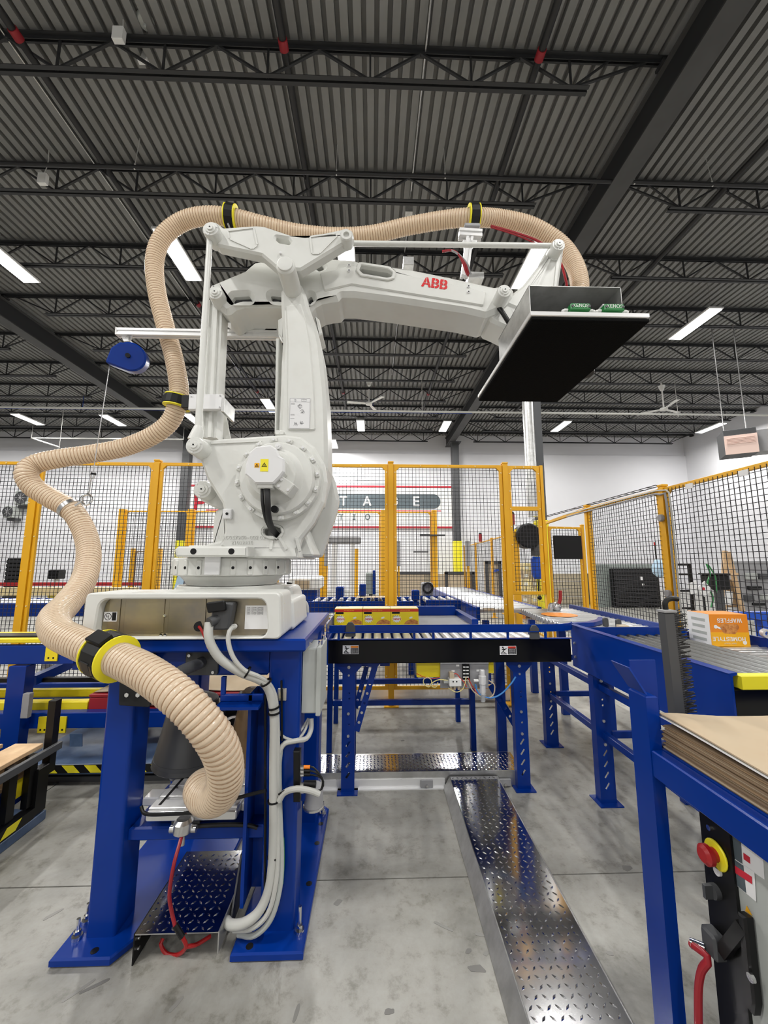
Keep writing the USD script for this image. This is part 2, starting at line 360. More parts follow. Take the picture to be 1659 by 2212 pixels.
ORD = ['nearest the camera', 'second from the camera', 'third from the camera', 'fourth from the camera', 'fifth from the camera', 'sixth from the camera', 'seventh from the camera', 'eighth from the camera', 'ninth from the camera', 'tenth from the camera']
Y0, SP = 3.90, 1.525
for (bx0, bx1, bay) in ((GX[0]+.05, GX[1]-.05, 'in the middle bay'), (GX[1]+.05, WX1-.02, 'in the right bay'), (-20.4, GX[0]-.05, 'in the left bay')):
    pr = None
    for k in range(10):
        lab = f'dark open-web steel roof joist {bay}, {ORD[k]}'
        if pr is None: pr = joist_proto(bx0, bx1, Y0, lab, f'roof joists {bay}')
        else: dup(pr, (0, Y0+k*SP, 0), lab)
# sprinkler branch lines along Y with red couplings, main along X
for x, lab in zip((-4.05, -1.05, 1.95, 5.6), ('left of the hose', 'above the robot lower arm', 'above the robot wrist', 'right of the right girder')):
    s = thing('sprinkler_branch', f'black sprinkler branch pipe under the roof deck {lab}', 'pipe', (x, 6, 7.1))
    s.part('pipe', MB().cyl((x, WY0+.1, 7.20), (x, 14.5, 7.20), .043, n=12), 'pipe_black')
    for k in range(3):
        y = 3.72+k*4.575; s.part('coupling', MB().cyl((x, y-.05, 7.20), (x, y+.05, 7.20), .054, n=14), 'pallet_red', 'red pipe coupling')
    for k in range(4): s.part('sprinkler_head', MB().cyl((x, 2.2+k*3, 7.17), (x, 2.2+k*3, 7.08), .014, n=8), 'pipe_black')
mp = thing('sprinkler_main', 'long thin black pipe hung crosswise under the nearest roof joists', 'pipe', (0, 4.95, 6.9))
mp.part('pipe', MB().cyl((-20, 4.95, 6.93), (15, 4.95, 6.93), .028, n=10), 'pipe_black')
for x in (-3.45, -.55, 1.05, 3.9, 5.1): mp.part('hanger', MB().cyl((x, 4.95, 6.90), (x, 4.95, 6.99), .012, n=6).cyl((x, 4.95, 6.99), (x, 5.0, 7.48), .004, n=5), 'pipe_white', 'pale hanger clip')
w = thing('ceiling_conduit', 'thin pale conduit running front to back under the deck near the middle', 'conduit', (.62, 6, 7.4)); w.part('pipe', MB().cyl((.62, 2, 7.44), (.62, 12, 7.44), .010, n=6), 'galv')
w.part('junction_box', MB().box(.52, .64, 5.62, 5.74, 7.02, 7.12), 'galv'); w.part('drop', MB().cyl((.6, 5.66, 7.1), (.62, 5.66, 7.44), .009, n=6), 'galv')
w = thing('ceiling_conduit', 'thin pale conduit running front to back under the deck at the left', 'conduit', (-4.3, 6, 7.4)); w.part('pipe', MB().cyl((-4.35, 2, 7.43), (-4.35, 12, 7.43), .010, n=6), 'galv')
for (u, v, Y, lab) in ((257, 76, 3.72, 'white junction box hanging on the nearest joist at upper left'), (93, 387, 5.2, 'small pale junction box under the second joist at far left'), (310, 122, 4.1, 'small pale junction box with a hanging cable under the nearest joist')):
    p = PY(u, v, Y); j = thing('junction_box', lab, 'electrical box', p)
    j.part('box', MB().box(p[0]-.06, p[0]+.06, p[1]-.03, p[1]+.03, p[2]-.09, p[2]+.09, .008), 'white')
    j.part('cable', MB().tube([p+[.0, 0, .08], p+[.02, .02, (7.44-p[2])*.6], [p[0], p[1]+.03, 7.55]], .006, 6, .05), 'pipe_white')
p = PY(314, 50, 3.78); j = thing('smoke_detector', 'round pale grey smoke detector above the nearest joist', 'smoke detector', p); j.part('body', MB().cyl(p, p+[0, 0, .05], .085, .095, n=20, b=.01), 'grey_box'); j.part('stem', MB().cyl(p+[0, 0, .05], (p[0], p[1], 7.47), .012, n=6), 'grey_box')
# white pipes crossing the hall in front of the far wall
a, b = PY(0, 884, 11.2), PY(1659, 897, 11.2); cp = thing('cross_pipe', 'long thin white pipe crossing the whole hall below the far joists', 'pipe', (a+b)/2)
cp.part('pipe', MB().cyl((WX0+.05, 11.2, a[2]+.05), (WX1-.05, 11.2, b[2]), .032, n=10), 'pipe_white')
for x in (-14, -5, 1.5, 9.5): cp.part('hanger_rod', MB().cyl((x, 11.2, a[2]), (x, 11.2, 6.99), .008, n=6), 'pipe_white')
a, b, c = PY(68, 946, 16), PY(396, 949, 16), PY(128, 966, 14.0); cp = thing('suspended_rail', 'thin white suspended rail at the left in front of the far wall', 'rail', a)
cp.part('rail', MB().cyl(a, b, .03, n=8), 'pipe_white'); cp.part('rail', MB().cyl(a, c, .03, n=8), 'pipe_white')
for q in (a, b, c): cp.part('hanger_rod', MB().cyl(q, (q[0], q[1], 6.99), .01, n=6), 'pipe_white')
a, b = PY(0, 868, 12.8), PY(420, 868, 12.8); cp = single('air_line', MB().cyl((WX0+.05, 12.95, a[2]-.15), (3.5, 12.95, a[2]-.15), .028, n=8).cyl((-10, 12.95, a[2]-.15), (-10, 12.95, 6.985), .01, n=6).cyl((0, 12.95, a[2]-.15), (0, 12.95, 6.985), .01, n=6), 'blue', 'thin dark blue air line under the far joists at the left', 'pipe')

# ------------------------------------------------------------------ linear high-bay lamps (they light the hall)
def lamp(x, y, z, label, L=1.15, group='high-bay lamps', top=7.49):
    t = thing('high_bay_lamp', label, 'ceiling lamp', (x, y, z), group); w = .145
    t.part('housing', MB().box(x-w-.02, x+w+.02, y-L/2-.03, y+L/2+.03, z+.006, z+.055, .01), 'alu_white')
    t.part('diffuser', MB().box(x-w, x+w, y-L/2, y+L/2, z-.012, z+.0055, .004), 'lamp_glow', 'glowing white diffuser')
    rl = UsdLux.RectLight.Define(stage, t.path+'/beam'); rl.CreateWidthAttr(2*w-.02); rl.CreateHeightAttr(L-.04); rl.CreateIntensityAttr(BEAM/ (2*w*L)/math.pi); rl.CreateColorAttr(Gf.Vec3f(1., .985, .95)); rl.AddTranslateOp().Set(Gf.Vec3d(0, 0, -.018))
    sh = UsdLux.ShapingAPI.Apply(rl.GetPrim()); sh.CreateShapingConeAngleAttr(CUTOFF); sh.CreateShapingConeSoftnessAttr(.3)
    for s in (-1, 1): t.part('hanger_wire', MB().cyl((x, y+s*L*.4, z+.05), (x, y+s*L*.4, top), .003, n=5), 'steel')
    return t
LZ = 6.80
LAB = {(0, 0): 'glowing linear high-bay lamp cut by the left picture edge, nearest row', (1, 0): 'large glowing linear lamp seen just inside the hose loop, nearest row', (2, 0): 'glowing linear lamp half hidden behind the robot linkage, nearest row',
       (3, 0): 'glowing linear lamp seen between the robot tie rod and wrist, nearest row', (4, 0): 'glowing linear lamp right of the gripper, nearest row'}
for i, (x, y) in enumerate(((-6.8, 6.6), (-3.55, 6.45), (-.5, 6.55), (2.95, 6.5), (7.52, 8.15))):
    lamp(x, y, LZ, LAB[(i, 0)])
R2 = [(-13.45, 14.8, 'far row, first from the left'), (-10.2, 14.8, 'far row, left of the balancer cable'), (-7.0, 14.6, 'far row, just left of the parallel rods'), (-3.7, 13.2, 'far row, between parallel link and lower arm'),
      (-.5, 15.1, 'far row, right of the lower arm'), (2.95, 15.1, 'far row, left below the gripper'), (7.7, 14.95, 'far row, right of the galvanized duct'), (14.0, 14.95, 'far row, left of the pink heater')]
for x, y, l in R2: lamp(x, y, LZ, 'glowing linear high-bay lamp in the '+l)
p = PY(722, 963, 17.3); lamp(p[0], 17.0, p[2]-.03, 'low glowing lamp by the far wall right of the robot frame', 1.2, 'high-bay lamps', 7.52)
p = PY(340, 503, 4.9)
UNSEEN_LAMPS = [(-10.1, -1.2, 'behind the camera, first from the left'), (-6.8, -1.2, 'behind the camera, second from the left'), (-3.5, -1.2, 'behind the camera, third from the left'), (2.9, -1.2, 'behind the camera, fourth from the left'), (7.5, -1.2, 'behind the camera, fifth from the left'), (12.5, -1.2, 'behind the camera, sixth from the left'),
       (-17., 6.6, 'beyond the left picture edge, nearer of the two in line'), (-20.5, 7.2, 'beyond the left picture edge, leftmost of all'), (-17., 14.8, 'beyond the left picture edge, farther of the two in line'),
       (-6.8, -6.5, 'far behind the camera at left'), (0, -6.5, 'far behind the camera in the middle'), (7.5, -6.5, 'far behind the camera at right'), (13.2, 6.8, 'beyond the right picture edge')]
for x, y, l in UNSEEN_LAMPS: lamp(x, y, LZ, 'unseen added linear high-bay lamp '+l)  # unseen lamps added outside the view for the light they give

# ceiling fans
def fan(u, v, Y, lab, ph):
    p = PY(u, v, Y); t = thing('ceiling_fan', lab, 'ceiling fan', p)
    t.part('motor', MB().lathe([(.05, -.05), (.11, -.03), (.11, .03), (.05, .06)], p, (0, 0, 1), 20), 'white'); t.part('down_rod', MB().cyl(p+[0, 0, .06], (p[0], p[1], 6.99), .022, n=8), 'white')
    t.part('canopy', MB().cyl((p[0], p[1], p[2]+.62), (p[0], p[1], p[2]+.78), .05, .10, n=14), 'white')
    for k in range(3):
        a = ph+k*2*math.pi/3; d = np.array([math.cos(a), math.sin(a), 0]); e = np.array([-math.sin(a), math.cos(a), .12])
        t.part('blade', MB().frame([(.09, -.045), (.72, -.07), (.72, .07), (.09, .045)], -.006, .006, p, d, e, (0, 0, 1)), 'white')
fan(1434, 884, 11.4, 'white three-blade ceiling fan hanging right of the gripper', .35); fan(797, 872, 12.15, 'white three-blade ceiling fan hanging right of the robot lower arm', 1.2)
# suspended unit heater at the right
H = [PY(u, v, 8.2) for u, v in ((1569, 942), (1627, 935), (1633, 973), (1576, 986))]; c = sum(H)/4
hx, hz = (H[1]-H[0]), (H[0]-H[3]); hw, hh = .30, .22
ht = thing('unit_heater', 'suspended heater with a pinkish lit louvred face and dark casing above the right fence', 'heater', c)
ex = np.array([.86, -.5, 0]); ez_ = np.array([.5, .86, 0]); up = np.array([0, 0, 1.])
ht.part('casing', MB().frame(sbox(-hw+.012, -hh+.01, hw-.012, hh+.14), .015, .55, c, ex, up, ez_, .01), 'dark_grey')
ht.part('louvre_panel', MB().frame(sbox(-hw+.01, -hh, hw-.01, hh), -.004, .0145, c, ex, up, ez_, .003), 'pink_panel', 'pale pink face panel')
for k in range(5): ht.part('louvre', MB().frame(sbox(-hw+.05, -.004, hw-.05, .004), -.02, -.0045, c+up*(.02+.032*k), ex, up, ez_), 'pink_panel')
for s in (-1, 1): ht.part('hanger_rod', MB().cyl(c+ex*.2*s+ez_*.3+up*.4, (*(c+ex*.2*s+ez_*.3)[:2], 6.99), .01, n=6), 'steel')
ht.part('side_duct', MB().frame(sbox(hw+.01, -hh+.02, hw+.28, hh+.1), .12, .5, c, ex, up, ez_, .01), 'grey')

# ------------------------------------------------------------------ blue robot pedestal
X0, X1 = -1.03, -.24
st = thing('robot_pedestal', 'tall glossy blue steel pedestal that carries the white robot', 'pedestal', (-.65, 1.8, 0))
PT = 1.006
st.part('top_plate', MB().box(-1.10, X1, 1.445, 2.20, PT-.045, PT, .006), 'blue')
st.part('base_plate', MB().xy([(-1.025, 1.43), (-.835, 1.43), (-.76, 1.55), (-.60, 1.62), (-.60, 2.25), (-1.025, 2.25)], 0, .026, .005), 'blue')
st.part('base_plate', MB().xy([(-.455, 1.43), (-.22, 1.43), (-.22, 2.17), (-.30, 2.25), (-.455, 2.25)], 0, .026, .005), 'blue')
def post(x0, x1, y0, y1): return MB().frame(rnd(sbox(x0, y0, x1, y1), .012), .026, PT-.045, ex=(1, 0, 0), ey=(0, 1, 0), ez=(0, 0, 1))
st.part('post', post(-.965, -.865, 1.50, 1.62), 'blue'); st.part('post', post(-.385, -.265, 1.505, 1.625), 'blue')
st.part('post', post(-.985, -.865, 2.06, 2.18), 'blue'); st.part('post', post(-.385, -.265, 2.06, 2.18), 'blue')
st.part('front_beam', MB().box(-.864, -.386, 1.515, 1.615, .862, .960, .008), 'blue'); st.part('rear_beam', MB().box(-.864, -.386, 2.07, 2.17, .82, .960, .008), 'blue')
st.part('side_beam', MB().box(-.375, -.275, 1.626, 2.059, .86, .960, .008), 'blue'); st.part('side_beam', MB().box(-.975, -.875, 1.621, 2.059, .86, .960, .008), 'blue')
st.part('cross_shelf', MB().box(-.864, -.386, 1.53, 1.61, .298, .343, .006), 'blue'); st.part('rear_shelf', MB().box(-.864, -.386, 1.80, 2.059, .298, .343, .006), 'blue')
st.part('shelf_plate', MB().box(-.864, -.386, 1.6105, 1.7995, .330, .343), 'blue')
# vertical cable channel plate left of the right front post and a tool tray
st.part('channel_plate', MB().box(-.452, -.440, 1.50, 1.60, .10, .80, .002), 'blue'); st.part('channel_plate', MB().box(-.440, -.388, 1.592, 1.60, .10, .80), 'blue')
st.part('tool_tray', MB().box(-.555, -.40, 1.50, 1.514, .775, .80, .003).box(-.555, -.54, 1.50, 1.514, .80, .862).box(-.555, -.40, 1.445, 1.514, .765, .775), 'blue')
# leg gussets and anchor bolts
for k, (x, y) in enumerate(((-.99, 1.50), (-1.0, 1.56), (-.245, 1.50), (-.245, 2.12), (-1.0, 2.2))):
    st.part('anchor_bolt', MB().cyl((x, y, .026), (x, y, .036), .016, n=14).cyl((x, y, .036), (x, y, .05), .011, n=6).cyl((x, y, .05), (x, y, .085 if k != 2 else .105), .006, n=10), 'chrome', 'zinc anchor bolt')
for x, y in ((-.90, 1.455), (-.40, 1.455), (-.245, 1.7), (-.245, 1.92), (-.245, 2.05)):
    st.part('bolt_hole', MB().cyl((x, y, .0255), (x, y, .0268), .012, n=16), 'black', 'empty dark bolt hole')

# black bracket plate that holds the hose clamp
bk = thing('clamp_bracket', 'matt black bracket plate bolted to the pedestal behind the large hose clamp', 'bracket', (-.86, 1.46, .75))
bk.part('plate', MB().px([(262, 1375), (334, 1362), (336, 1420), (325, 1430), (325, 1527), (258, 1523)], 1.475, 1.470, 1.482, .002, .006), 'black_matte')
for u, v in ((320, 1381), (300, 1500), (276, 1500)): p = PY(u, v, 1.47); bk.part('bolt', MB().cyl(p, p+[0, -.008, 0], .008, n=6), 'chrome', 'bright bolt')
bk.part('spacer', MB().bar(PY(262, 1415, 1.43), PY(262, 1415, 1.472), .05, .05, (0, 0, 1), .003), 'black_matte')
# dark flange with a round handle bar in front of the beam
hb = thing('flange_bar', 'dark grey round bar on a square flange under the robot base', 'handle', PY(440, 1432, 1.5))
c = PY(438, 1432, 1.512); hb.part('flange', MB().frame(rnd(sbox(-.06, -.042, .06, .042), .008), 0, .012, c-[0, .010, 0], (1, 0, 0), (0, 0, 1), (0, 1, 0), .002), 'dark_grey')
for dx in (-.045, .045):
    for dz in (-.03, .03): hb.part('bolt', MB().cyl(c+[dx, -.010, dz], c+[dx, -.018, dz], .006, n=6), 'steel', 'bright bolt')
hb.part('bar', MB().tube([c+[-.0, -.012, .005], PY(425, 1436, 1.46), PY(395, 1448, 1.40), PY(375, 1462, 1.36)], .020, 14, .01), 'dark_grey')

# ------------------------------------------------------------------ white palletizing robot
ro = thing('palletizing_robot', 'white four-axis palletizing robot arm with red lettering on the upper arm', 'robot', (-.68, 1.92, PT))
AX = np.array([-.68, 1.93])
# base casting: hollow lip at the front, lower step at the back
zb = PT+.002
bt = 1.172
base = MB()
outer = rnd([(-1.03, zb), (-1.025, bt), (-.335, bt), (-.325, zb)], .018)
inner = rnd([(-.985, zb+.006), (-.975, bt-.022), (-.385, bt-.022), (-.372, zb+.006)], .03)
base.frame(outer.difference(inner).union(sbox(-1.0, zb, -.35, zb+.008)), 1.432, 1.475, b=.005)
base.xz(outer, 1.4752, 1.62, .006)
base.xz(rnd([(-1.02, zb), (-1.02, bt-.045), (-.325, bt-.045), (-.315, zb)], .015), 1.62, 1.93, .012)
base.xz(rnd([(-.98, zb), (-.98, bt-.01), (-.40, bt-.01), (-.36, zb)], .03), 1.93, 2.19, .02)
base.xy(Polygon(circ(*AX, .245, 48)), bt-.06, bt+.004, .004)
ro.part('base', base, 'robot_white')
pl = ro.part('connection_panel', MB().xz(inner.buffer(-.002), 1.466, 1.4745), 'galv_warm', 'brownish galvanized connection panel')
for u0, u1, v0, v1 in ((267, 358, 1291, 1366), (362, 447, 1291, 1370), (232, 263, 1291, 1366)):
    p, q = PY(u0, v1, 1.466), PY(u1, v0, 1.466); ro.part('cover_plate', MB().xz(rnd(sbox(p[0], p[2], q[0], q[2]), .006), 1.4625, 1.4658, .001), 'galv_warm')
for u, v in ((267, 1290), (353, 1290), (362, 1290), (449, 1290), (356, 1330), (348, 1371), (357, 1371)):
    p = PY(u, v, 1.463); ro.part('panel_screw', MB().cyl(p+[0, .003, 0], p-[0, .003, 0], .005, n=10), 'chrome')
p = PY(236, 1332, 1.461); lb = ro.part('certification_sticker', MB().box(p[0]-.019, p[0]+.027, 1.4605, 1.4622, p[2]-.017, p[2]+.017), 'paper', 'white and black certification sticker')
EX, EZ = np.array([1., 0, 0]), np.array([0, 0, 1.]); F = lambda u, v, Y: PY(u, v, Y)
ink = MB().frame(Polygon(circ(0, 0, .0125, 20)).difference(Polygon(circ(0, 0, .0108, 20))), -.0006, 0, (p[0]-.004, 1.4605, p[2]), (1, 0, 0), (0, 0, 1), (0, 1, 0)).box(p[0]+.0105, p[0]+.025, 1.460, 1.4605, p[2]-.014, p[2]+.015)
ink.text('U', .008, (p[0]-.0065, 1.4605, p[2]+.002), EX, EZ, .0006, True); ink.text('L', .008, (p[0]-.0005, 1.4605, p[2]-.003), EX, EZ, .0006, True)
ro.part('certification_print', ink, 'black')
p, q = PY(528, 1359, 1.463), PY(582, 1308, 1.463); ro.part('information_sticker', MB().box(p[0], q[0], 1.463, 1.4657, p[2], q[2]), 'paper', 'white information sticker with grey lines of text')
tx = MB()
for k in range(5): tx.text('Axis 1 Cover Opening', .0042, ((p[0]+q[0])/2-.008, 1.463, q[2]-.008-.0055*k), EX, EZ, .0004)
ro.part('sticker_print', tx, 'dark_grey')
p = PY(612, 1318, 1.46); ro.part('warning_sticker', MB().box(-.3345, -.3322, 1.492, 1.505, bt-.078, bt-.045), 'hivis', 'small yellow warning sticker')
# connector block on the panel
cn = ro.part('cable_connector', MB().frame(rnd(sbox(-.035, -.05, .035, .045), .01), 0, .05, PY(477, 1330, 1.415), (1, 0, 0), (.15, 0, 1), (0, 1, 0), .006).cyl(PY(472, 1335, 1.43), PY(452, 1345, 1.40), .018, n=14), 'dark_grey', 'dark connector block with lever')
ro.part('connector_lever', MB().frame(rnd(sbox(-.032, -.018, .030, .018), .006), 0, .02, PY(466, 1311, 1.392), (1, 0, .12), (-.2, 0, 1), (0, 1, 0), .004), 'black', 'black connector lever')
ro.part('grommet_hole', MB().cyl(PY(430, 1353, 1.464), PY(430, 1353, 1.458), .018, n=20), 'black', 'black cable grommet'); p = PY(507, 1353, 1.46); ro.part('gland', MB().cyl(p, p-[0, .02, 0], .010, n=12), 'white')
# turntable
z0, z1 = 1.222, 1.302
tt = MB().lathe([(.205, bt+.006), (.212, bt+.02), (.225, bt+.035), (.238, z0-.002)], (*AX, 0), (0, 0, 1), 64)
ro.part('rotation_joint', tt, 'robot_white')
tr = MB().lathe([(.262, z0), (.268, z0+.004), (.268, z1-.006), (.262, z1)], (*AX, 0), (0, 0, 1), 72)
for k in range(24):
    a = 2*math.pi*k/24+.06; d = np.array([math.cos(a), math.sin(a)]); tr.frame(rnd(sbox(-.012, z0+.004, .012, z1-.010), .006), .262, .274, (*AX, 0), (-d[1], d[0], 0), (0, 0, 1), (d[0], d[1], 0), .003)
ro.part('turntable', tr, 'robot_white')
for k in range(9):
    a = -2.55+.26*k; d = np.array([math.cos(a), math.sin(a)]); c = np.array([*(AX+d*.2742), z0+.036]); ro.part('bolt_hole', MB().cyl(c-[*(d*.002), 0], c+[*(d*.0008), 0], .0065, n=12), 'black', 'dark threaded hole')
p = PY(461, 1223, 1.645); ro.part('tab_plate', MB().px([(443, 1200), (477, 1200), (474, 1242), (441, 1242)], 1.645, 1.640, 1.652, .002, .004), 'robot_label')
# rotating frame: foot, front cheek, back cheek
fr = MB()
fr.px([(376, 1187), (384, 1180), (534, 1180), (534, 1203), (378, 1203)], 1.60, 1.60, 1.72, .008, .006)
fr.px([(405, 1178), (640, 1180), (645, 1206), (405, 1206)], 1.70, 1.70, 2.2, .008, .006)
cheek = [(414, 945), (440, 946), (455, 950), (475, 947), (612, 938), (650, 943), (680, 965), (700, 1000), (706, 1040), (700, 1085), (678, 1130), (650, 1165), (643, 1190), (500, 1190), (467, 1180), (476, 1172), (484, 1150), (484, 1108), (478, 1085), (462, 1060), (445, 1032), (436, 1005), (428, 985), (410, 980), (402, 965), (403, 952)]
oval = [(570, 1143), (590, 1136), (606, 1141), (608, 1150), (598, 1163), (590, 1158), (574, 1157), (569, 1151)]
fr.px(cheek, 1.70, 1.70, 1.765, .012, .012, [oval])
fr.px([(455, 955), (610, 943), (652, 950), (690, 1000), (695, 1060), (640, 1170), (500, 1175), (490, 1090), (450, 1010)], 1.75, 1.766, 1.82, 0, .02)
back = [(470, 952), (640, 950), (704, 992), (720, 1032), (728, 1072), (722, 1102), (702, 1160), (688, 1202), (645, 1206), (470, 1206), (462, 1180), (460, 1105), (484, 1098), (430, 1080), (420, 1060), (428, 1040), (450, 1038)]
fr.px(back, 1.95, 2.06, 2.14, .016, .014, [[(578, 1140), (600, 1135), (612, 1143), (600, 1160), (580, 1158)]])
fr.px([(590, 1150), (646, 1100), (688, 1202), (470, 1206), (470, 1178)], 1.95, 1.82, 2.05, .01, .01)
ro.part('frame', fr, 'robot_white')
ribs = MB()
for a, b in (((588, 1166), (585, 1188)), ((604, 1160), (620, 1188)), ((455, 957), (600, 950)), ((640, 1160), (648, 1192))): ro.part('cast_rib', MB().bar(PY(*a, 1.70), PY(*b, 1.70), .012, .012, (0, 1, 0), .003), 'robot_white')
ribs.px(ngon_px(590, 1149, 24, 20, .72), 1.70, 1.690, 1.70, .004, 0, [oval])
ro.part('frame_rib', ribs, 'robot_white')
emb = MB(); emb.text('3HAC037950-002 01', .0145, PY(520, 1161, 1.6995), EX, EZ, .0022, False); emb.text('21012215', .0135, PY(523, 1172, 1.6995), EX, EZ, .0022, False)
ro.part('cast_number', emb, 'robot_white', 'raised casting number')
for u, v in ((418, 1191), (500, 1191)):
    p = PY(u, v, 1.601); ro.part('bolt_hole', MB().cyl(p+[0, .004, 0], p-[0, .002, 0], .0125, n=20), 'black', 'deep dark bolt hole')
p = PY(491, 1110, 1.69); ro.part('boss_plate', MB().frame(rnd(sbox(-.021, -.023, .021, .023), .007), 0, .02, p-[0, .004, 0], b=.005), 'robot_label'); ro.part('bolt_hole', MB().cyl(p-[0, .003, 0], p-[0, .006, 0], .006, n=14), 'black')
# left bearing bosses on the frame
def boss(name, u, v, Y, r, L, tilt=0):
    p = PY(u, v, Y); m = MB().lathe([(r*.2, -.012), (r*.36, -.012), (r*.40, -.006), (r*.62, -.006), (r*.66, 0), (r*.9, .0), (r, .008), (r*1.02, L)], p, (0, 1, 0), 36)
    ro.part(name, m, 'robot_white'); ro.part('bolt_hole', MB().cyl(p-[0, .011, 0], p-[0, .0135, 0], r*.09, n=10), 'black')
    for a in (.3, 2.4, 4.5): c = p+[math.cos(a)*r*.76, 0, math.sin(a)*r*.76]; ro.part('bearing_screw', MB().cyl(c+[0, .002, 0], c-[0, .004, 0], r*.07, n=8), 'robot_label')
boss('pivot_boss', 420, 962, 1.625, .040, .09)
boss('pivot_boss', 437, 1057, 1.80, .044, .30)
ro.part('rear_pivot_arm', MB().px([(425, 1040), (450, 1040), (487, 1092), (487, 1110), (430, 1080)], 1.84, 1.86, 1.98, .01, .01), 'robot_white')
p0 = PY(475, 1100, 1.95); ro.part('cable_cover', MB().px([(466, 1102), (487, 1097), (490, 1175), (458, 1178), (460, 1120)], 1.84, 1.84, 2.0, .01, .006), 'robot_white')
# axis-2 drum with ring of bolts, motor and square motor cap
dc = PY(601, 1035, 1.66)
ds = 89*1.70/830
dr = MB().lathe([(ds*.30, -.03), (ds*.84, -.03), (ds*.88, -.022), (ds*.90, -.010), (ds*.99, -.010), (ds, -.004), (ds, .04)], dc, (0, 1, 0), 64)
ro.part('drum', dr, 'robot_white')
for k in range(16):
    a = 2*math.pi*k/16+.12; d = np.array([math.cos(a), 0, math.sin(a)]); c = dc+d*ds*.95+[0, -.010, 0]; t = np.array([-d[2], 0, d[0]])
    ro.part('drum_lug', MB().frame(rnd(sbox(-.014, -.010, .014, .010), .004), -.008, 0, c, t, d, (0, 1, 0), .003), 'robot_white')
    ro.part('drum_bolt', MB().cyl(c+[0, -.007, 0], c+[0, -.017, 0], .0055, n=10), 'robot_label')
cap = [(530, 1002), (538, 976), (552, 964), (584, 960), (596, 968), (603, 984), (613, 990), (613, 1018), (604, 1030), (590, 1044), (550, 1044), (540, 1034), (528, 1024)]
mt = MB().px(cap, 1.50, 1.502, 1.53, .006, .004)
ro.part('motor_cap', mt, 'robot_label')
cc = PY(571, 1003, 1.50); S = 1.5/830
oct_ = [((u-571)*S*.96, -(v-1003)*S*.96) for u, v in cap]
ro.part('motor_body', MB().frame(oct_, 0, .105, cc+[0, .03, 0], b=.004), 'robot_white')
ro.part('motor_mount', MB().lathe([(.098, -.045), (.112, -.012), (.125, .001)], dc+[-.008, -.031, .006], (0, 1, 0), 40), 'robot_white')
ro.part('motor_box', MB().frame(rnd(sbox(-.038, -.028, .038, .028), .004), 0, .10, PY(612, 1047, 1.53), (.8, 0, -.55), (.55, 0, .8), (0, 1, 0), .004), 'robot_white')
for u, v in ((608, 1036), (602, 1050), (622, 1058)): p = PY(u, v, 1.526); ro.part('motor_screw', MB().cyl(p+[0, .006, 0], p-[0, .004, 0], .0055, n=10), 'robot_label')
p = PY(600, 963, 1.60); ro.part('oil_plug', MB().cyl(p+[0, .06, 0], p, .012, n=16).cyl(p, p-[0, .004, 0], .005, n=8), 'robot_label')
p = PY(593, 1100, 1.615); ro.part('rubber_plug', MB().cyl(p+[0, .02, 0], p-[0, .006, 0], .015, n=20), 'black', 'round black rubber plug')
def tri_label(mb, p, h): mb.frame(Polygon([(-.62*h, -.5*h), (.62*h, -.5*h), (0, .55*h)]).difference(Polygon([(-.42*h, -.38*h), (.42*h, -.38*h), (0, .33*h)])), -.0006, 0, p, (1, 0, 0), (0, 0, 1), (0, 1, 0))
p = PY(571, 1005, 1.5015); ro.part('warning_label', MB().box(p[0]-.0155, p[0]+.0155, 1.5008, 1.5018, p[2]-.025, p[2]+.025), 'hivis', 'yellow hot-surface warning label')
q = PY(555, 1005, 1.5015); ro.part('warning_label', MB().box(q[0]-.0095, q[0]+.0095, 1.5008, 1.5018, q[2]-.009, q[2]+.009), 'amber', 'small amber electric warning label')
ink = MB(); tri_label(ink, (p[0], 1.5008, p[2]+.002), .017); tri_label(ink, (q[0], 1.5008, q[2]), .012)
for k in range(3): ink.box(p[0]-.004+.003*k, p[0]-.003+.003*k, 1.5003, 1.5008, p[2]-.004, p[2]+.004)
ink.box(q[0]-.0008, q[0]+.0008, 1.5003, 1.5008, q[2]-.003, q[2]+.003); ro.part('warning_print', ink, 'black')
ro.part('cable_gland', MB().frame(rnd(sbox(-.030, -.010, .030, .010), .003), 0, .05, PY(572, 1049, 1.515), b=.003), 'robot_white')
ro.part('motor_cable', MB().tube([PY(566, 1052, 1.535), PY(567, 1085, 1.53), PY(572, 1115, 1.56), PY(581, 1138, 1.64), PY(590, 1150, 1.72), PY(600, 1160, 1.8)], .0065, 10, .01), 'rubber', 'black motor cable')
ro.part('motor_cable', MB().tube([PY(577, 1052, 1.535), PY(578, 1085, 1.53), PY(580, 1115, 1.56), PY(586, 1138, 1.64), PY(596, 1152, 1.72), PY(606, 1162, 1.8)], .0125, 12, .01), 'rubber', 'thick black motor cable')

# lower arm
la = [(606, 625), (606, 650), (608, 700), (610, 735), (607, 780), (605, 850), (602, 920), (601, 1000), (620, 1100), (690, 1085), (708, 1010), (707, 938), (704, 850), (698, 790), (693, 745), (686, 712), (675, 682), (667, 660), (661, 636), (650, 612), (630, 600)]
ar = MB().px(la, 1.79, 1.79, 2.03, .018, .01)
ar.px([(617, 660), (650, 655), (661, 690), (670, 740), (678, 830), (682, 930), (620, 930), (620, 830), (621, 740)], 1.785, 1.783, 1.80, .006, .012)
ar.px([(600, 690), (612, 683), (613, 735), (601, 722)], 1.84, 1.84, 1.90, .006, .004).px([(680, 690), (692, 700), (699, 730), (690, 735)], 1.90, 1.86, 2.0, .006, .004)
ar.px([(598, 735), (606, 735), (600, 940), (595, 940)], 1.88, 1.86, 1.96, .004)
ro.part('lower_arm', ar, 'robot_white')
for u, v in ((598, 935), (607, 933), (612, 935)): p = PY(u, v, 1.72); 
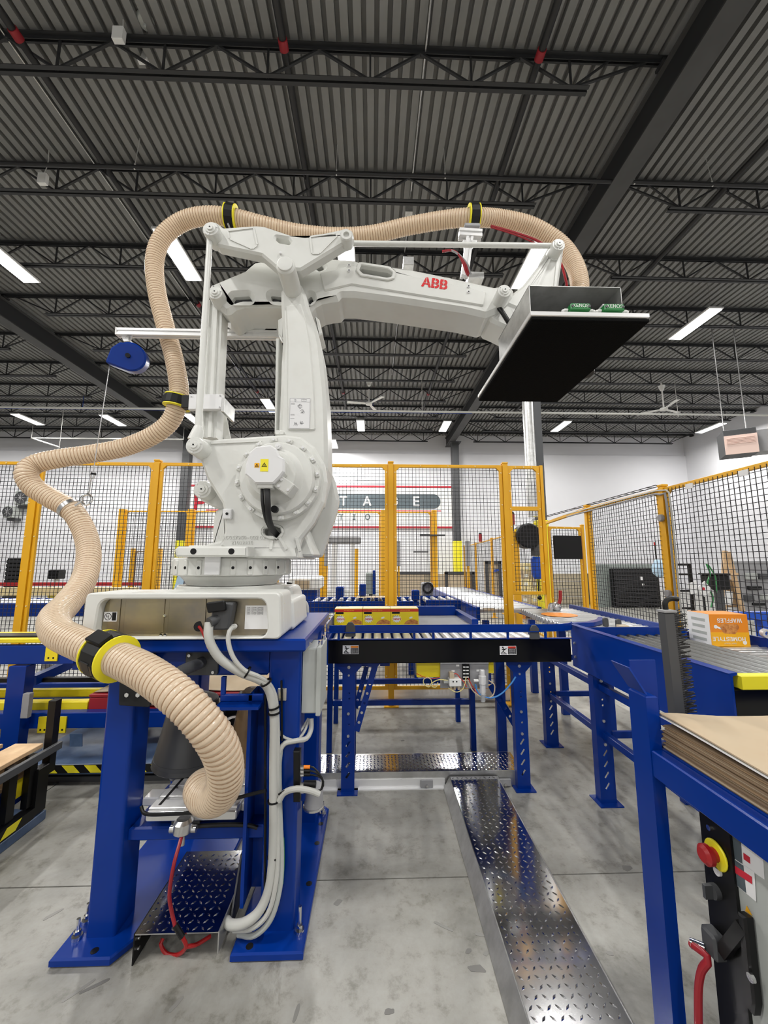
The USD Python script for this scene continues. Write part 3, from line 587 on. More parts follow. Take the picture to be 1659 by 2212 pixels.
p = PY(608, 934, 1.74); ro.part('stop_boss', MB().cyl(p, p+[0, .06, 0], .012, n=16, b=.003).bar(PY(596, 935, 1.77), PY(607, 935, 1.77), .02, .02, (0, 1, 0), .003), 'robot_white')
p, q = PY(624, 926, 1.782), PY(671, 860, 1.782)
sk = ro.part('instruction_sticker', MB().box(p[0], q[0], 1.7805, 1.7825, p[2], q[2]), 'robot_label', 'large white instruction sticker with grey line drawings')
ink = MB(); rr = random.Random(3); W_, H_ = q[0]-p[0], q[2]-p[2]; Yk = 1.7801
def skl(a, b, w=.0011): ink.bar((p[0]+a[0]*W_, Yk, p[2]+a[1]*H_), (p[0]+b[0]*W_, Yk, p[2]+b[1]*H_), w, .0006, (0, 1, 0))
for a, b in (((.02, .02), (.98, .02)), ((.98, .02), (.98, .98)), ((.98, .98), (.02, .98)), ((.02, .98), (.02, .02)), ((.02, .86), (.98, .86)), ((.56, .89), (.56, .96)), ((.56, .96), (.8, .96)), ((.8, .96), (.8, .89)), ((.8, .89), (.56, .89)), ((.68, .89), (.68, .96))): skl(a, b, .0009)
for cx, cy in ((.5, .72), (.62, .55), (.3, .15), (.62, .2)):
    for k in range(11):
        a, r = rr.uniform(0, 6.3), rr.uniform(.03, .11); b = a+rr.uniform(.8, 2.4); skl((cx+r*1.2*math.cos(a), cy+r*.8*math.sin(a)), (cx+r*1.2*math.cos(b), cy+r*.8*math.sin(b)))
for y in (.82, .79, .46, .43, .33): skl((.06, y), (.25, y), .0012)
ink.text('S', .012, (p[0]+.27*W_, Yk, p[2]+.92*H_), EX, EZ, .0004); ro.part('instruction_print', ink, 'grey')

# upper arm with openings
ua = [(452, 612), (470, 604), (528, 580), (548, 562), (640, 548), (760, 557), (800, 562), (888, 577), (980, 596), (1070, 616), (1096, 612), (1112, 622), (1110, 640), (1096, 655), (1075, 672), (1051, 682), (1004, 671), (852, 648), (765, 637), (738, 637), (731, 646), (712, 648), (694, 652), (680, 660), (670, 672), (650, 668), (600, 660), (525, 660), (508, 665), (497, 674), (486, 676), (470, 662), (456, 652), (448, 636)]
ho = [[(503, 636), (536, 634), (543, 645), (541, 651), (503, 651), (497, 645)], [(583, 633), (606, 636), (610, 652), (592, 650), (584, 642)], [(664, 640), (672, 633), (676, 645), (668, 656)], [(677, 572), (694, 567), (700, 576), (688, 580)]]
slot = [(780, 574), (838, 583), (848, 590), (846, 599), (836, 601), (784, 592), (776, 585)]
um = MB().px(ua, 1.84, 1.84, 2.06, .022, .012, [*ho, slot])
um.px([(690, 590), (760, 574), (888, 596), (1050, 630), (1045, 662), (860, 632), (760, 616), (700, 630)], 1.838, 1.832, 1.85, .006, .01, [slot])
ro.part('upper_arm', um, 'robot_white')
ro.part('slot_shade', MB().px([(770, 568), (842, 578), (854, 590), (848, 606), (780, 597), (768, 586)], 1.9, 1.90, 1.92, .002), 'dark_grey', 'dark plate painted as shade inside the oval opening')  # dark plate stands in for the shade within the hollow arm
for hp in ([(495, 630), (540, 628), (550, 648), (545, 658), (498, 658), (490, 645)], [(578, 628), (610, 630), (616, 656), (590, 658), (578, 644)], [(658, 640), (670, 627), (682, 645), (670, 664)]): ro.part('opening_shade', MB().px(hp, 1.9, 1.885, 1.90, .002), 'dark_grey', 'dark plate painted as shade inside a casting opening')  # dark plates behind the holes, coloured as the shade of the hollow casting
ring = MB().px([(774, 567), (842, 577), (856, 590), (852, 604), (838, 608), (778, 598), (768, 586)], 1.832, 1.824, 1.834, .004, .012, [slot]); ro.part('slot_rim', ring, 'robot_white')
lg = MB(); e1 = np.array([1., 0, -.135]); e1 /= np.linalg.norm(e1); e2 = np.array([.135, 0, 1.]); e2 /= np.linalg.norm(e2); c = PY(939, 612, 1.8315)
tm = meshkit.text_mesh('ABB', .050, 1.0, True); tv = np.array(tm.vertices); lo, hi = tv[:, :2].min(0), tv[:, :2].max(0)
polys = [Polygon(tv[f][:, :2]) for f in tm.faces if abs(tv[f][:, 2]).max() < 1e-6]
tp = shapely.union_all([q_.buffer(1e-6) for q_ in polys if q_.area > 1e-12]).buffer(.0012)
wd = (hi[0]-lo[0])/3
cut = shapely.union_all([sbox(lo[0]-.01, (lo[1]+hi[1])/2-.0016-.003, hi[0]+.01, (lo[1]+hi[1])/2+.0016-.003)]+[sbox(lo[0]+wd*(k+.5)-.0014+.002*(k > 0), lo[1]-.01, lo[0]+wd*(k+.5)+.0014+.002*(k > 0), hi[1]+.01) for k in range(3)])
tp = affinity.translate(tp.difference(cut), -(lo[0]+hi[0])/2, -(lo[1]+hi[1])/2)
lg.frame(tp, 0, .0012, c-[0, .001, 0], e1, e2, (0, 1, 0)); ro.part('logo_lettering', lg, 'red_logo', 'red block lettering')
for u, v in ((754, 574), (754, 585), (1012, 619), (1012, 631)):
    p = PY(u, v, 1.832); ro.part('pad_screw', MB().cyl(p+[0, .004, 0], p-[0, .005, 0], .0075, n=14), 'robot_label'); ro.part('screw_hole', MB().cyl(p-[0, .005, 0], p-[0, .006, 0], .0035, n=8), 'black')
for (a, b) in (((870, 568), (892, 580)), ((1008, 600), (1040, 608))):
    p, q = PY(*a, 1.95), PY(*b, 1.95); ro.part('bracket_plate', MB().box(p[0], q[0], 1.90, 1.99, q[2]-.02, p[2], .003), 'galv', 'galvanized bracket')
for u, v in ((863, 650), (1015, 676)): p = PY(u, v, 1.9); ro.part('cable_lug', MB().frame(rnd(sbox(-.026, -.02, .026, .02), .01), 0, .05, p, (1, 0, -.1), (.1, 0, 1), (0, 1, 0), .006), 'robot_white')
boss('pivot_boss', 465, 632, 1.79, .038, .20)
ro.part('rear_knuckle', MB().cyl(PY(478, 645, 1.88), PY(478, 645, 1.88)+[0, .15, 0], .055, n=32, b=.01), 'robot_white')

# linkage triangle and pin
lk = MB().px([(440, 490), (449, 477), (464, 477), (481, 490), (553, 485), (571, 487), (631, 507), (659, 510), (735, 494), (748, 490), (760, 496), (764, 508), (758, 520), (745, 524), (650, 582), (600, 580), (565, 550), (470, 530), (452, 516), (441, 506)], 1.70, 1.70, 1.765, .010, .008, [[(596, 510), (622, 514), (628, 522), (624, 526), (602, 522), (595, 516)]])
for tri in ([(492, 499), (548, 492), (556, 530), (545, 538), (496, 516)], [(670, 512), (726, 504), (728, 510), (690, 548), (674, 548)]):
    for a, b in zip(tri, tri[1:]+tri[:1]): lk.bar(PY(*a, 1.699), PY(*b, 1.699), .008, .006, (0, 1, 0), .002)
ro.part('linkage_plate', lk, 'robot_white')
p = PY(615, 568, 1.615); ro.part('linkage_pin', MB().lathe([(.030, 0), (.035, .002), (.036, .010), (.040, .012), (.044, .018), (.045, .19)], p, (0, 1, 0), 36), 'robot_white')
p = PY(606, 547, 1.695); ro.part('pin_screw', MB().cyl(p+[0, .006, 0], p-[0, .006, 0], .006, n=10), 'robot_label')
boss('pivot_boss', 455, 494, 1.655, .038, .09)
p = PY(748, 506, 1.67); ro.part('linkage_eye', MB().lathe([(.013, .012), (.015, .0), (.026, 0), (.030, .006), (.030, .06)], p, (0, 1, 0), 30), 'robot_white')
# rods
a, b = PY(453, 515, 1.69), PY(428, 930, 1.66)
ro.part('front_rod', MB().cyl(a, b, .0135, .015, n=24), 'robot_white')
ro.part('rod_end', MB().tube([b+(a-b)*.02, b, PY(421, 952, 1.66)], lambda t: .017+.014*t, 18, .01, smooth=False).cyl(b+(a-b)*.005, b+(a-b)*.012, .0175, n=24), 'robot_white')
ro.part('rod_eye', MB().cyl(PY(455, 494, 1.665), PY(455, 494, 1.665)+[0, .05, 0], .040, n=32, b=.005), 'robot_white')
ro.part('tie_rod', MB().cyl(PY(756, 526, 1.78), PY(1190, 531, 1.83), .0135, n=24), 'robot_white')
# rear parallel bar: ribbed extrusion
def ribbed(a, b, w, d):
    pts = []
    for k in range(4):
        x0 = -w/2+k*w/4; pts += [(x0+.002, -d/2+.012 if k % 2 else -d/2), (x0+w/4-.002, -d/2+.012 if k % 2 else -d/2)]
    pts += [(w/2, d/2), (-w/2, d/2)]; q = b-a; L = np.linalg.norm(q); q = q/L; x = np.cross(q, [0, 1., 0]); x /= np.linalg.norm(x)
    if x[0] < 0: x = -x
    return MB().frame(pts, 0, L, a, x, np.cross(q, x) if np.cross(q, x)[1] > 0 else -np.cross(q, x), q)
ro.part('parallel_bar', ribbed(PY(456, 950, 1.92), PY(470, 660, 1.92), .082, .09), 'robot_white')
ro.part('parallel_strut', MB().bar(PY(478, 880, 2.02), PY(492, 952, 2.02), .035, .01, (0, 1, 0)), 'robot_white')
ck = thing('hose_bracket', 'light grey sheet-metal clamp block on the robot parallel bar beside the hose', 'bracket', PY(450, 878, 1.85))
ck.part('block', MB().px([(408, 851), (481, 851), (478, 884), (406, 884)], 1.84, 1.84, 1.868, .003), 'robot_label'); ck.part('flange', MB().px([(481, 860), (488, 862), (486, 892), (478, 890)], 1.85, 1.84, 1.98, .002), 'galv')
for u, v in ((476, 855), (475, 880), (413, 856)): p = PY(u, v, 1.84); ck.part('screw', MB().cyl(p, p-[0, .004, 0], .004, n=8), 'steel')
ck.part('arm', MB().box(*sorted((PY(372, 868, 1.9)[0], PY(410, 868, 1.9)[0])), 1.99, 2.03, PY(390, 874, 2.0)[2]-.02, PY(390, 862, 2.0)[2]+.02, .003), 'black', 'black hose arm')

# wrist and tilt housing
wr = MB().px([(1176, 556), (1192, 520), (1210, 515), (1222, 524), (1220, 545), (1212, 600), (1206, 660), (1118, 664), (1096, 655), (1088, 640), (1106, 632), (1132, 612)], 1.85, 1.86, 2.02, .015, .008)
for a, b in (((1188, 560), (1150, 640)), ((1188, 560), (1204, 562)), ((1204, 562), (1196, 640))): wr.bar(PY(*a, 1.858), PY(*b, 1.858), .010, .010, (0, 1, 0), .003)
ro.part('tilt_housing', wr, 'robot_white')
ro.part('wrist_casting', MB().px([(1052, 660), (1075, 652), (1100, 648), (1150, 655), (1150, 700), (1128, 718), (1108, 712), (1085, 700), (1062, 690), (1054, 676)], 1.86, 1.87, 2.05, .015, .008), 'robot_white')
boss('pivot_boss', 1090, 628, 1.76, .036, .12)
boss('pivot_boss', 1207, 528, 1.80, .036, .08)
ro.part('wrist_cable', MB().tube([PY(1077, 664, 1.85), PY(1086, 676, 1.84), PY(1102, 702, 1.84), PY(1104, 706, 1.9)], .012, 12, .01), 'black', 'short black tube at the wrist')

# aluminium post with T-bracket for the hose, on top of the upper arm
tp_ = thing('hose_support_post', 'slotted aluminium T-post on the upper arm holding up the hose', 'support post', PY(1010, 600, 1.95))
def tslot(a, b, w, up=(0, 1, 0)):
    m = MB().bar(a, b, w*.72, w*.72, up)
    p, q = np.asarray(a, float), np.asarray(b, float); d = (q-p)/np.linalg.norm(q-p); x = np.cross(d, up); x = x/np.linalg.norm(x); y = np.cross(x, d)
    for sx in (-1, 1):
        for sy in (-1, 1): m.bar(p+x*sx*w*.33+y*sy*w*.33, q+x*sx*w*.33+y*sy*w*.33, w*.34, w*.34, up)
    return m
tp_.part('post', tslot(PY(1003, 598, 1.95), PY(1014, 512, 1.95), .040), 'alu_white'); tp_.part('crossbar', tslot(PY(991, 506, 1.95), PY(1040, 509, 1.95), .045), 'alu_white')
tp_.part('clamp_foot', MB().frame(rnd(sbox(-.045, -.012, .045, .012), .006), -.03, .03, PY(1018, 494, 1.98), b=.004), 'grey')
tp_.part('gusset', MB().px([(1000, 520), (1008, 520), (1003, 540)], 1.93, 1.925, 1.94).px([(1018, 520), (1030, 520), (1018, 540)], 1.93, 1.925, 1.94), 'galv')
tb = thing('air_tube', 'bundle of red and grey air tubes hanging from the T-post', 'tube', PY(990, 560, 1.9))
for k, (c_, off) in enumerate((('red_tube', 0), ('red_tube', .010), ('grey', .02))):
    tb.part('tube', MB().tube([PY(955+k*3, 543, 1.88), PY(975, 541, 1.87), PY(990, 549, 1.87), PY(1001, 570, 1.88)+[off, 0, 0], PY(1008, 590, 1.9)+[off, 0, 0], PY(1018+6*k, 602+k*3, 1.94)], .006, 8, .012), c_)
tb = single('air_tube', MB().tube([PY(1060, 488, 2.06), PY(1110, 502, 2.06), PY(1160, 520, 2.06), PY(1196, 545, 2.08), PY(1212, 570, 2.08), PY(1222, 605, 2.03), PY(1226, 630, 2.0)], .007, 8, .012).tube([PY(1060, 491, 2.05), PY(1112, 507, 2.05), PY(1158, 526, 2.06)], .004, 6, .012), 'red_tube', 'dark red air tube running along the hose towards the gripper', 'tube')

# ------------------------------------------------------------------ vacuum gripper
GY0, GY1 = 1.46, 2.27
g0, g1 = PY(1140, 676, GY0), PY(1403, 680, GY0); gz = (g0[2]+g1[2])/2
gx0, gx1 = g0[0]+.012, g1[0]
gr = thing('vacuum_gripper', 'flat vacuum area gripper with black foam underside and open sheet-metal box on the robot wrist', 'gripper', ((gx0+gx1)/2, 1.86, gz-.04))
gr.part('foam_pad', MB().box(gx0+.004, gx1-.002, GY0+.002, GY1, gz-.034, gz-.012, .006), 'foam', 'thick black foam pad')
holes = MB(); nx, ny = 14, 26
for i in range(nx):
    for j in range(ny):
        c = np.array([gx0+.03+(gx1-gx0-.06)*i/(nx-1), GY0+.03+(GY1-GY0-.06)*j/(ny-1), gz-.0345]); holes.cyl(c, c+[0, 0, .0008], .006, n=8)
gr.part('suction_hole', holes, 'foam', 'rows of small suction holes', smooth=False, kind='stuff')
gr.part('frame_plate', MB().box(gx0, gx1, GY0, GY1, gz-.0115, gz+.010, .003), 'alu_white', 'pale aluminium frame plate')
bx0, bx1 = PY(1143, 670, GY0+.05)[0], PY(1342, 670, GY0+.05)[0]; bz0 = gz+.0105; bz1 = PY(1240, 622, GY0+.05)[2]
sm = MB().box(bx0, bx1, 1.90, 1.903, bz0, bz1).box(bx0, bx0+.003, 1.50, 1.90, bz0, bz1).box(bx1-.003, bx1, 1.50, 1.90, bz0, bz1).box(bx0, bx1, 1.50, 1.903, bz1-.003, bz1)
gr.part('sheet_metal_box', sm, 'galv', 'bright open-fronted sheet-metal box')
for k, u in enumerate((1236, 1306)):
    p = PY(u, 664, 1.53); vz = bz0+.010
    vv = gr.part('valve', MB().frame(rnd(sbox(-.043, vz, .043, vz+.032), .006), 1.463, 1.505, (p[0], 0, 0), b=.004), 'green', 'green vacuum valve')
    gr.part('valve_lettering', MB().text('KENOS', .015, (p[0], 1.4625, vz+.019), EX, EZ, .0006, False), 'white')
    for s in (-1, 1): gr.part('fitting', MB().cyl((p[0]+s*.046, 1.485, vz+.012), (p[0]+s*.062, 1.485, vz+.012), .006, n=8).ball((p[0]+s*.066, 1.485, vz+.008), .007), 'white')
    gr.part('valve_screw', MB().cyl((p[0]-.036, 1.464, vz+.016), (p[0]-.036, 1.460, vz+.016), .005, n=10).cyl((p[0]+.036, 1.464, vz+.016), (p[0]+.036, 1.460, vz+.016), .005, n=10), 'dark_grey')
p = PY(1296, 652, 1.57); gr.part('vacuum_switch', MB().box(p[0]-.028, p[0]+.012, 1.51, 1.56, bz0+.002, bz0+.075, .003).box(p[0]+.012, p[0]+.03, 1.515, 1.54, bz0+.035, bz0+.055), 'alu_white', 'white ribbed vacuum switch')
gr.part('hose_collar', MB().cyl((PY(1246, 640, 2.0)[0], 2.0, gz+.0105), (PY(1246, 640, 2.0)[0], 2.0, gz+.06), .062, n=28, b=.004), 'black', 'black hose collar')
gr.part('rib', MB().box(gx0+.05, gx0+.08, 1.92, GY1-.02, gz+.0105, gz+.05).box(gx1-.08, gx1-.05, 1.92, GY1-.02, gz+.0105, gz+.05), 'alu_white')

# ------------------------------------------------------------------ vacuum hose
HO = [(1246, 655, 2.0), (1252, 615, 2.03), (1240, 570, 2.08), (1208, 526, 2.12), (1150, 490, 2.12), (1085, 474, 2.1), (1022, 470, 2.06), (960, 475, 2.1), (880, 489, 2.15), (800, 507, 2.18), (720, 511, 2.18), (640, 503, 2.16), (570, 487, 2.12), (500, 470, 2.1), (440, 467, 2.1), (390, 481, 2.12), (350, 515, 2.13), (334, 565, 2.14), (339, 630, 2.14), (356, 700, 2.14), (375, 770, 2.14), (386, 830, 2.12), (384, 868, 2.1),
      (368, 910, 2.12), (330, 941, 2.13), (270, 966, 2.14), (200, 980, 2.12), (130, 990, 2.08), (78, 1002, 2.05), (57, 1022, 2.02), (70, 1050, 2.02), (110, 1076, 2.02), (155, 1103, 2.02), (183, 1150, 2.0), (192, 1200, 1.93), (180, 1255, 1.82), (146, 1303, 1.66), (118, 1335, 1.52), (126, 1366, 1.42), (175, 1391, 1.34), (237, 1416, 1.28), (310, 1450, 1.20), (380, 1500, 1.14), (440, 1562, 1.13), (478, 1622, 1.16), (487, 1680, 1.21), (472, 1718, 1.27), (445, 1722, 1.33), (432, 1704, 1.39), (445, 1694, 1.47), (465, 1700, 1.56)]
HP = spline([PY(*q) for q in HO], .004); HT, HA, HB = frames(HP); HR = .049
hs = thing('vacuum_hose', 'long translucent beige wire-ribbed vacuum hose looping from gripper around the robot to the floor unit', 'hose', HP[-1])
s_ = np.arange(len(HP))*.004; rad = HR+.0022*np.cos(2*math.pi*s_/.016)
n = 28; a = np.arange(n)*2*math.pi/n
V = (HP[:, None]+rad[:, None, None]*(np.cos(a)[None, :, None]*HA[:, None]+np.sin(a)[None, :, None]*HB[:, None])).reshape(-1, 3)
i, j = np.meshgrid(np.arange(len(HP)-1), np.arange(n), indexing='ij'); jj = (j+1) % n
hm = MB(); hm.add(V, np.stack([i*n+j, i*n+jj, (i+1)*n+jj, (i+1)*n+j], -1).reshape(-1, 4)); hs.part('hose_wall', hm, 'hose', smooth=True)
wm = MB()
for k in range(int(s_[-1]/.016)):
    q = min(len(HP)-1, int(round((k*.016+.008)/.004))); c = HP[q]; b = np.arange(5)*2*math.pi/5; m = 22; e = np.arange(m)*2*math.pi/m
    rc = np.cos(e)[:, None]*HA[q]+np.sin(e)[:, None]*HB[q]
    vv = (c+rc[:, None]*(HR-.0016+.0018*np.cos(b))[None, :, None]+(.0018*np.sin(b))[None, :, None]*HT[q]).reshape(-1, 3)
    ii, jx = np.meshgrid(np.arange(m), np.arange(5), indexing='ij'); wm.add(vv, np.stack([ii*5+jx, ii*5+(jx+1) % 5, ((ii+1) % m)*5+(jx+1) % 5, ((ii+1) % m)*5+jx], -1).reshape(-1, 4))
hs.part('wire_rib', wm, 'hose_wire', 'brown reinforcing wire turns', smooth=False, kind='stuff')
def hose_at(u, v, Y):
    q = np.argmin(np.linalg.norm(HP-PY(u, v, Y), axis=1)); return HP[q], HT[q]
def clamp(u, v, Y, lab, wdt=.055, rot=0.):
    c, t = hose_at(u, v, Y); r = HR+.004
    cl = hs.part('hose_clamp', MB().lathe([(r, -wdt/2), (r+.015, -wdt/2), (r+.019, -wdt*.38), (r+.019, wdt*.38), (r+.015, wdt/2), (r, wdt/2)], c, t, 14 if wdt > .05 else 28, False), 'black', lab, smooth=20)
    ring = MB()
    for s in (-1, 1): ring.lathe([(r-.002, s*wdt*.52-.005), (r+.018, s*wdt*.52-.003), (r+.018, s*wdt*.52+.003), (r-.002, s*wdt*.52+.005)], c, t, 36, False)
    cl.part('yellow_ring', ring, 'hivis', 'yellow plastic rim', smooth=20)
    x = np.cross(t, [0, 0, 1.]); x /= np.linalg.norm(x)
    if x[1] > 0: x = -x
    up = np.cross(x, t); up = up if up[2] > 0 else -up
    o = c+(up*math.cos(rot)+x*math.sin(rot))*(r+.020); y = (up*math.cos(rot)+x*math.sin(rot)); z = np.cross(t, y)
    cl.part('clamp_latch', MB().frame(rnd(sbox(-wdt*.45, -.010, wdt*.45, .010), .004), -.022, .022, o, t, y, z, .003), 'black')
    o2 = c-(up*math.cos(rot)+x*math.sin(rot))*(r+.018); cl.part('clamp_screw', MB().cyl(o2-z*.03, o2+z*.03, .006, n=10), 'steel', 'steel clamp screw')
    return c, t, x, up, cl
c, t, x, up, cl = clamp(237, 1416, 1.28, 'large black plastic hose clamp on the pedestal bracket', .078, .6)
lp = c+x*(HR+.0225)*.86-up*(HR+.0225)*.36; nn_ = (x*.92-up*.39); nn_ /= np.linalg.norm(nn_); yy = np.cross(nn_, t)
cl.part('clamp_plate', MB().frame(rnd(sbox(-.020, -.024, .020, .024), .003), 0, .004, lp, t, yy, nn_, .001), 'rubber', 'moulded name plate area')
clamp(384, 868, 2.1, 'black plastic hose clamp beside the robot parallel bar'); clamp(500, 470, 2.1, 'black plastic hose clamp above the robot linkage'); clamp(1022, 470, 2.06, 'black plastic hose clamp on the T-post')
c, t = hose_at(150, 1099, 2.02); sp = hs.part('hose_strap', MB().lathe([(HR+.002, -.011), (HR+.006, -.011), (HR+.006, .011), (HR+.002, .011)], c, t, 28, False), 'steel', 'steel band strap with eye bolt')
e0, e1_ = PY(163, 1092, 1.97), PY(178, 1083, 1.97); sp.part('eye_bolt', MB().cyl(e0, e1_, .008, n=10), 'chrome')
er = PY(187, 1079, 1.97); rg = MB(); rg.tube([er+[.026*math.cos(q), 0, .026*math.sin(q)] for q in np.arange(25)*2*math.pi/24], .006, 8, .008, cap=False); sp.part('eye_ring', rg, 'chrome')

# ------------------------------------------------------------------ boom and spring balancer
bm = thing('balancer_boom', 'horizontal white aluminium boom sticking out left of the robot lower arm', 'boom', PY(430, 722, 2.2))
bm.part('beam', tslot(PY(256, 719, 2.06), PY(612, 725, 2.06), .040), 'alu_white'); bm.part('end_cap', MB().bar(PY(254, 719, 2.06), PY(256.5, 719, 2.06), .043, .043, (0, 1, 0)), 'white')
bm.part('clamp', MB().box(*sorted((PY(600, 725, 2.06)[0], PY(612, 725, 2.06)[0])), 2.032, 2.09, PY(605, 735, 2.06)[2], PY(605, 712, 2.06)[2], .003), 'alu_white')
bm.part('hanger_plate', MB().px([(262, 724), (288, 724), (282, 738), (268, 738)], 2.06, 2.055, 2.062), 'white')
ba = thing('spring_balancer', 'round blue spring balancer hanging from the end of the white boom', 'balancer', PY(282, 772, 2.06))
c = PY(282, 773, 2.0); ax = np.array([.28, -.93, -.22]); ax /= np.linalg.norm(ax); e1 = np.array([.93, .3, -.25]); e1 -= ax*(e1@ax); e1 /= np.linalg.norm(e1); e2 = np.cross(e1, ax); e2 = e2 if e2[2] > 0 else -e2
case = rnd(Polygon(circ(0.008, 0, .076, 36)).union(Polygon([(-.09, -.075), (-.085, .01), (-.05, .062), (0, .0), (0, -.076)])).buffer(0), .012)
ba.part('case', MB().frame(case, -.04, .04, c, e1, e2, -ax, .008), 'blue', 'blue casing'); ba.part('hub', MB().cyl(c+ax*.039, c+ax*.05, .012, n=12), 'black'); ba.part('hook', MB().tube([PY(275, 740, 2.06), PY(272, 731, 2.06), PY(279, 727, 2.05), PY(280, 736, 2.03), c+e2*.068], .005, 8, .006), 'steel')
k0, k1 = c-e1*.082-e2*.065, PY(201, 1022, 2.0)
cb = thing('balancer_cable', 'thin steel cable hanging from the blue balancer to the hose strap', 'cable', k1)
cb.part('wire', MB().cyl(k0, k1, .0022, n=6), 'steel'); cb.part('ferrule', MB().cyl(PY(202, 1020, 2.0), PY(200, 1033, 2.0), .010, n=12), 'chrome'); cb.part('collar', MB().cyl(PY(202, 1022, 2.0), PY(201.5, 1026, 2.0), .0125, n=12), 'black')
cb.part('chain', MB().tube([PY(198, 1033, 2.0), PY(195, 1050, 1.99), PY(193, 1062, 1.98), PY(190, 1070, 1.97)], .004, 6, .01), 'steel')

# ------------------------------------------------------------------ diamond-plate floor covers
def lugs(x0, x1, y0, y1, z, p=.036, h=.0028, slope=None):
    """raised diamond tread on a plate, alternating directions"""
    m = MB(); L, w = p*.60, p*.20
    base = np.array([[-L/2, 0, 0], [0, -w/2, 0], [L/2, 0, 0], [0, w/2, 0], [-L*.22, 0, h], [L*.22, 0, h]])
    fc = np.array([[0, 1, 4], [1, 5, 4], [1, 2, 5], [2, 3, 5], [3, 4, 5], [3, 0, 4]])
    i = 0; x = x0+p*.4
    while x < x1-p*.3:
        j = 0; y = y0+p*.4
        while y < y1-p*.3:
            a = math.pi/4 if (i+j) % 2 else -math.pi/4
            R = np.array([[math.cos(a), -math.sin(a), 0], [math.sin(a), math.cos(a), 0], [0, 0, 1]])
            m.add(base@R.T+[x, y, z], fc); y += p*.72; j += 1
        x += p*.72; i += 1
    return m
rp = thing('floor_ramp_cover', 'long diamond-plate cable cover running away across the concrete floor', 'cable cover', (.57, 1.5, 0))
def skew(mb, k, yref):
    for v in mb.v: v[:, 0] += (v[:, 1]-yref)*k
    return mb
kx = .021
rp.part('top_plate', skew(MB().box(.425, .695, .45, 2.372, .058, .062), kx, 1.18), 'tread'); rp.part('tread', skew(lugs(.425, .695, .45, 2.372, .062), kx, 1.18), 'tread', 'raised diamond tread', smooth=False, kind='stuff')
rp.part('side_lip', skew(MB().frame([(.425, .058), (.421, .062), (.385, .003), (.389, 0)], .45, 2.372), kx, 1.18), 'galv'); rp.part('side_lip', skew(MB().frame([(.695, .058), (.699, .062), (.735, .003), (.731, 0)], .45, 2.372), kx, 1.18), 'galv')
cc = thing('floor_cross_cover', 'diamond-plate cable cover lying crosswise under the front conveyor legs', 'cable cover', (.3, 2.5, 0))
cc.part('top_plate', MB().box(-.60, .88, 2.388, 2.60, .081, .085), 'tread'); cc.part('tread', lugs(-.60, .88, 2.388, 2.60, .085, .030, .0030), 'tread', 'raised diamond tread', smooth=False, kind='stuff')
cc.part('front_lip', MB().box(-.60, .88, 2.384, 2.3875, 0, .085), 'galv'); cc.part('back_lip', MB().box(-.60, .88, 2.60, 2.604, 0, .085), 'galv'); cc.part('angle_rail', MB().frame([(2.362, 0), (2.3835, 0), (2.3835, .050), (2.3785, .050), (2.3785, .006), (2.362, .006)], -.60, .42, ex=(0, 1, 0), ey=(0, 0, 1), ez=(1, 0, 0)), 'alu_white')
for x in (.33, .78): cc.part('anchor_block', MB().box(x-.05, x+.02, 2.368, 2.3782, .0065, .046, .002), 'grey'); cc.part('anchor_bolt', MB().cyl((x-.015, 2.368, .02), (x-.015, 2.355, .02), .007, n=8), 'chrome')
sc = thing('floor_cover', 'short diamond-plate cover between the feet of the blue pedestal', 'cable cover', (-.62, 1.6, 0))
sc.part('top_plate', MB().box(-.762, -.497, 1.432, 1.79, .086, .090), 'tread'); sc.part('tread', lugs(-.762, -.497, 1.432, 1.79, .090, .034), 'tread', 'raised diamond tread', smooth=False, kind='stuff')
sc.part('side_lip', MB().box(-.766, -.762, 1.432, 1.79, .0265, .090).box(-.766, -.762, 1.432, 1.545, .0, .0265), 'black'); sc.part('side_lip', MB().box(-.497, -.493, 1.432, 1.79, .0275, .090), 'galv')
for zz in (.035, .065): sc.part('lip_bolt', MB().cyl((-.7615, 1.45, zz), (-.755, 1.45, zz), .006, n=8), 'chrome')
ah = thing('air_hose', 'thin red air hose hanging from the silver unit down to the floor cover', 'hose', PY(380, 1960, 1.43))
ah.part('hose', MB().tube([PY(398, 1782, 1.50), PY(390, 1815, 1.46), PY(375, 1870, 1.42), PY(366, 1930, 1.42), PY(370, 1965, 1.425), PY(378, 2000, 1.425)], .006, 8, .012), 'red_tube')
ah.part('coupler', MB().cyl(PY(378, 1998, 1.425), PY(394, 2024, 1.425), .009, n=10), 'black', 'black hose coupler')
ah.part('floor_hose', MB().tube([PY(394, 2024, 1.425), PY(402, 2045, 1.435), PY(385, 2062, 1.46), PY(360, 2060, 1.47), PY(347, 2040, 1.47), PY(352, 2028, 1.48)], .006, 8, .012).tube([PY(402, 2045, 1.435), PY(425, 2040, 1.46), PY(455, 2022, 1.49)], .006, 8, .012), 'red')

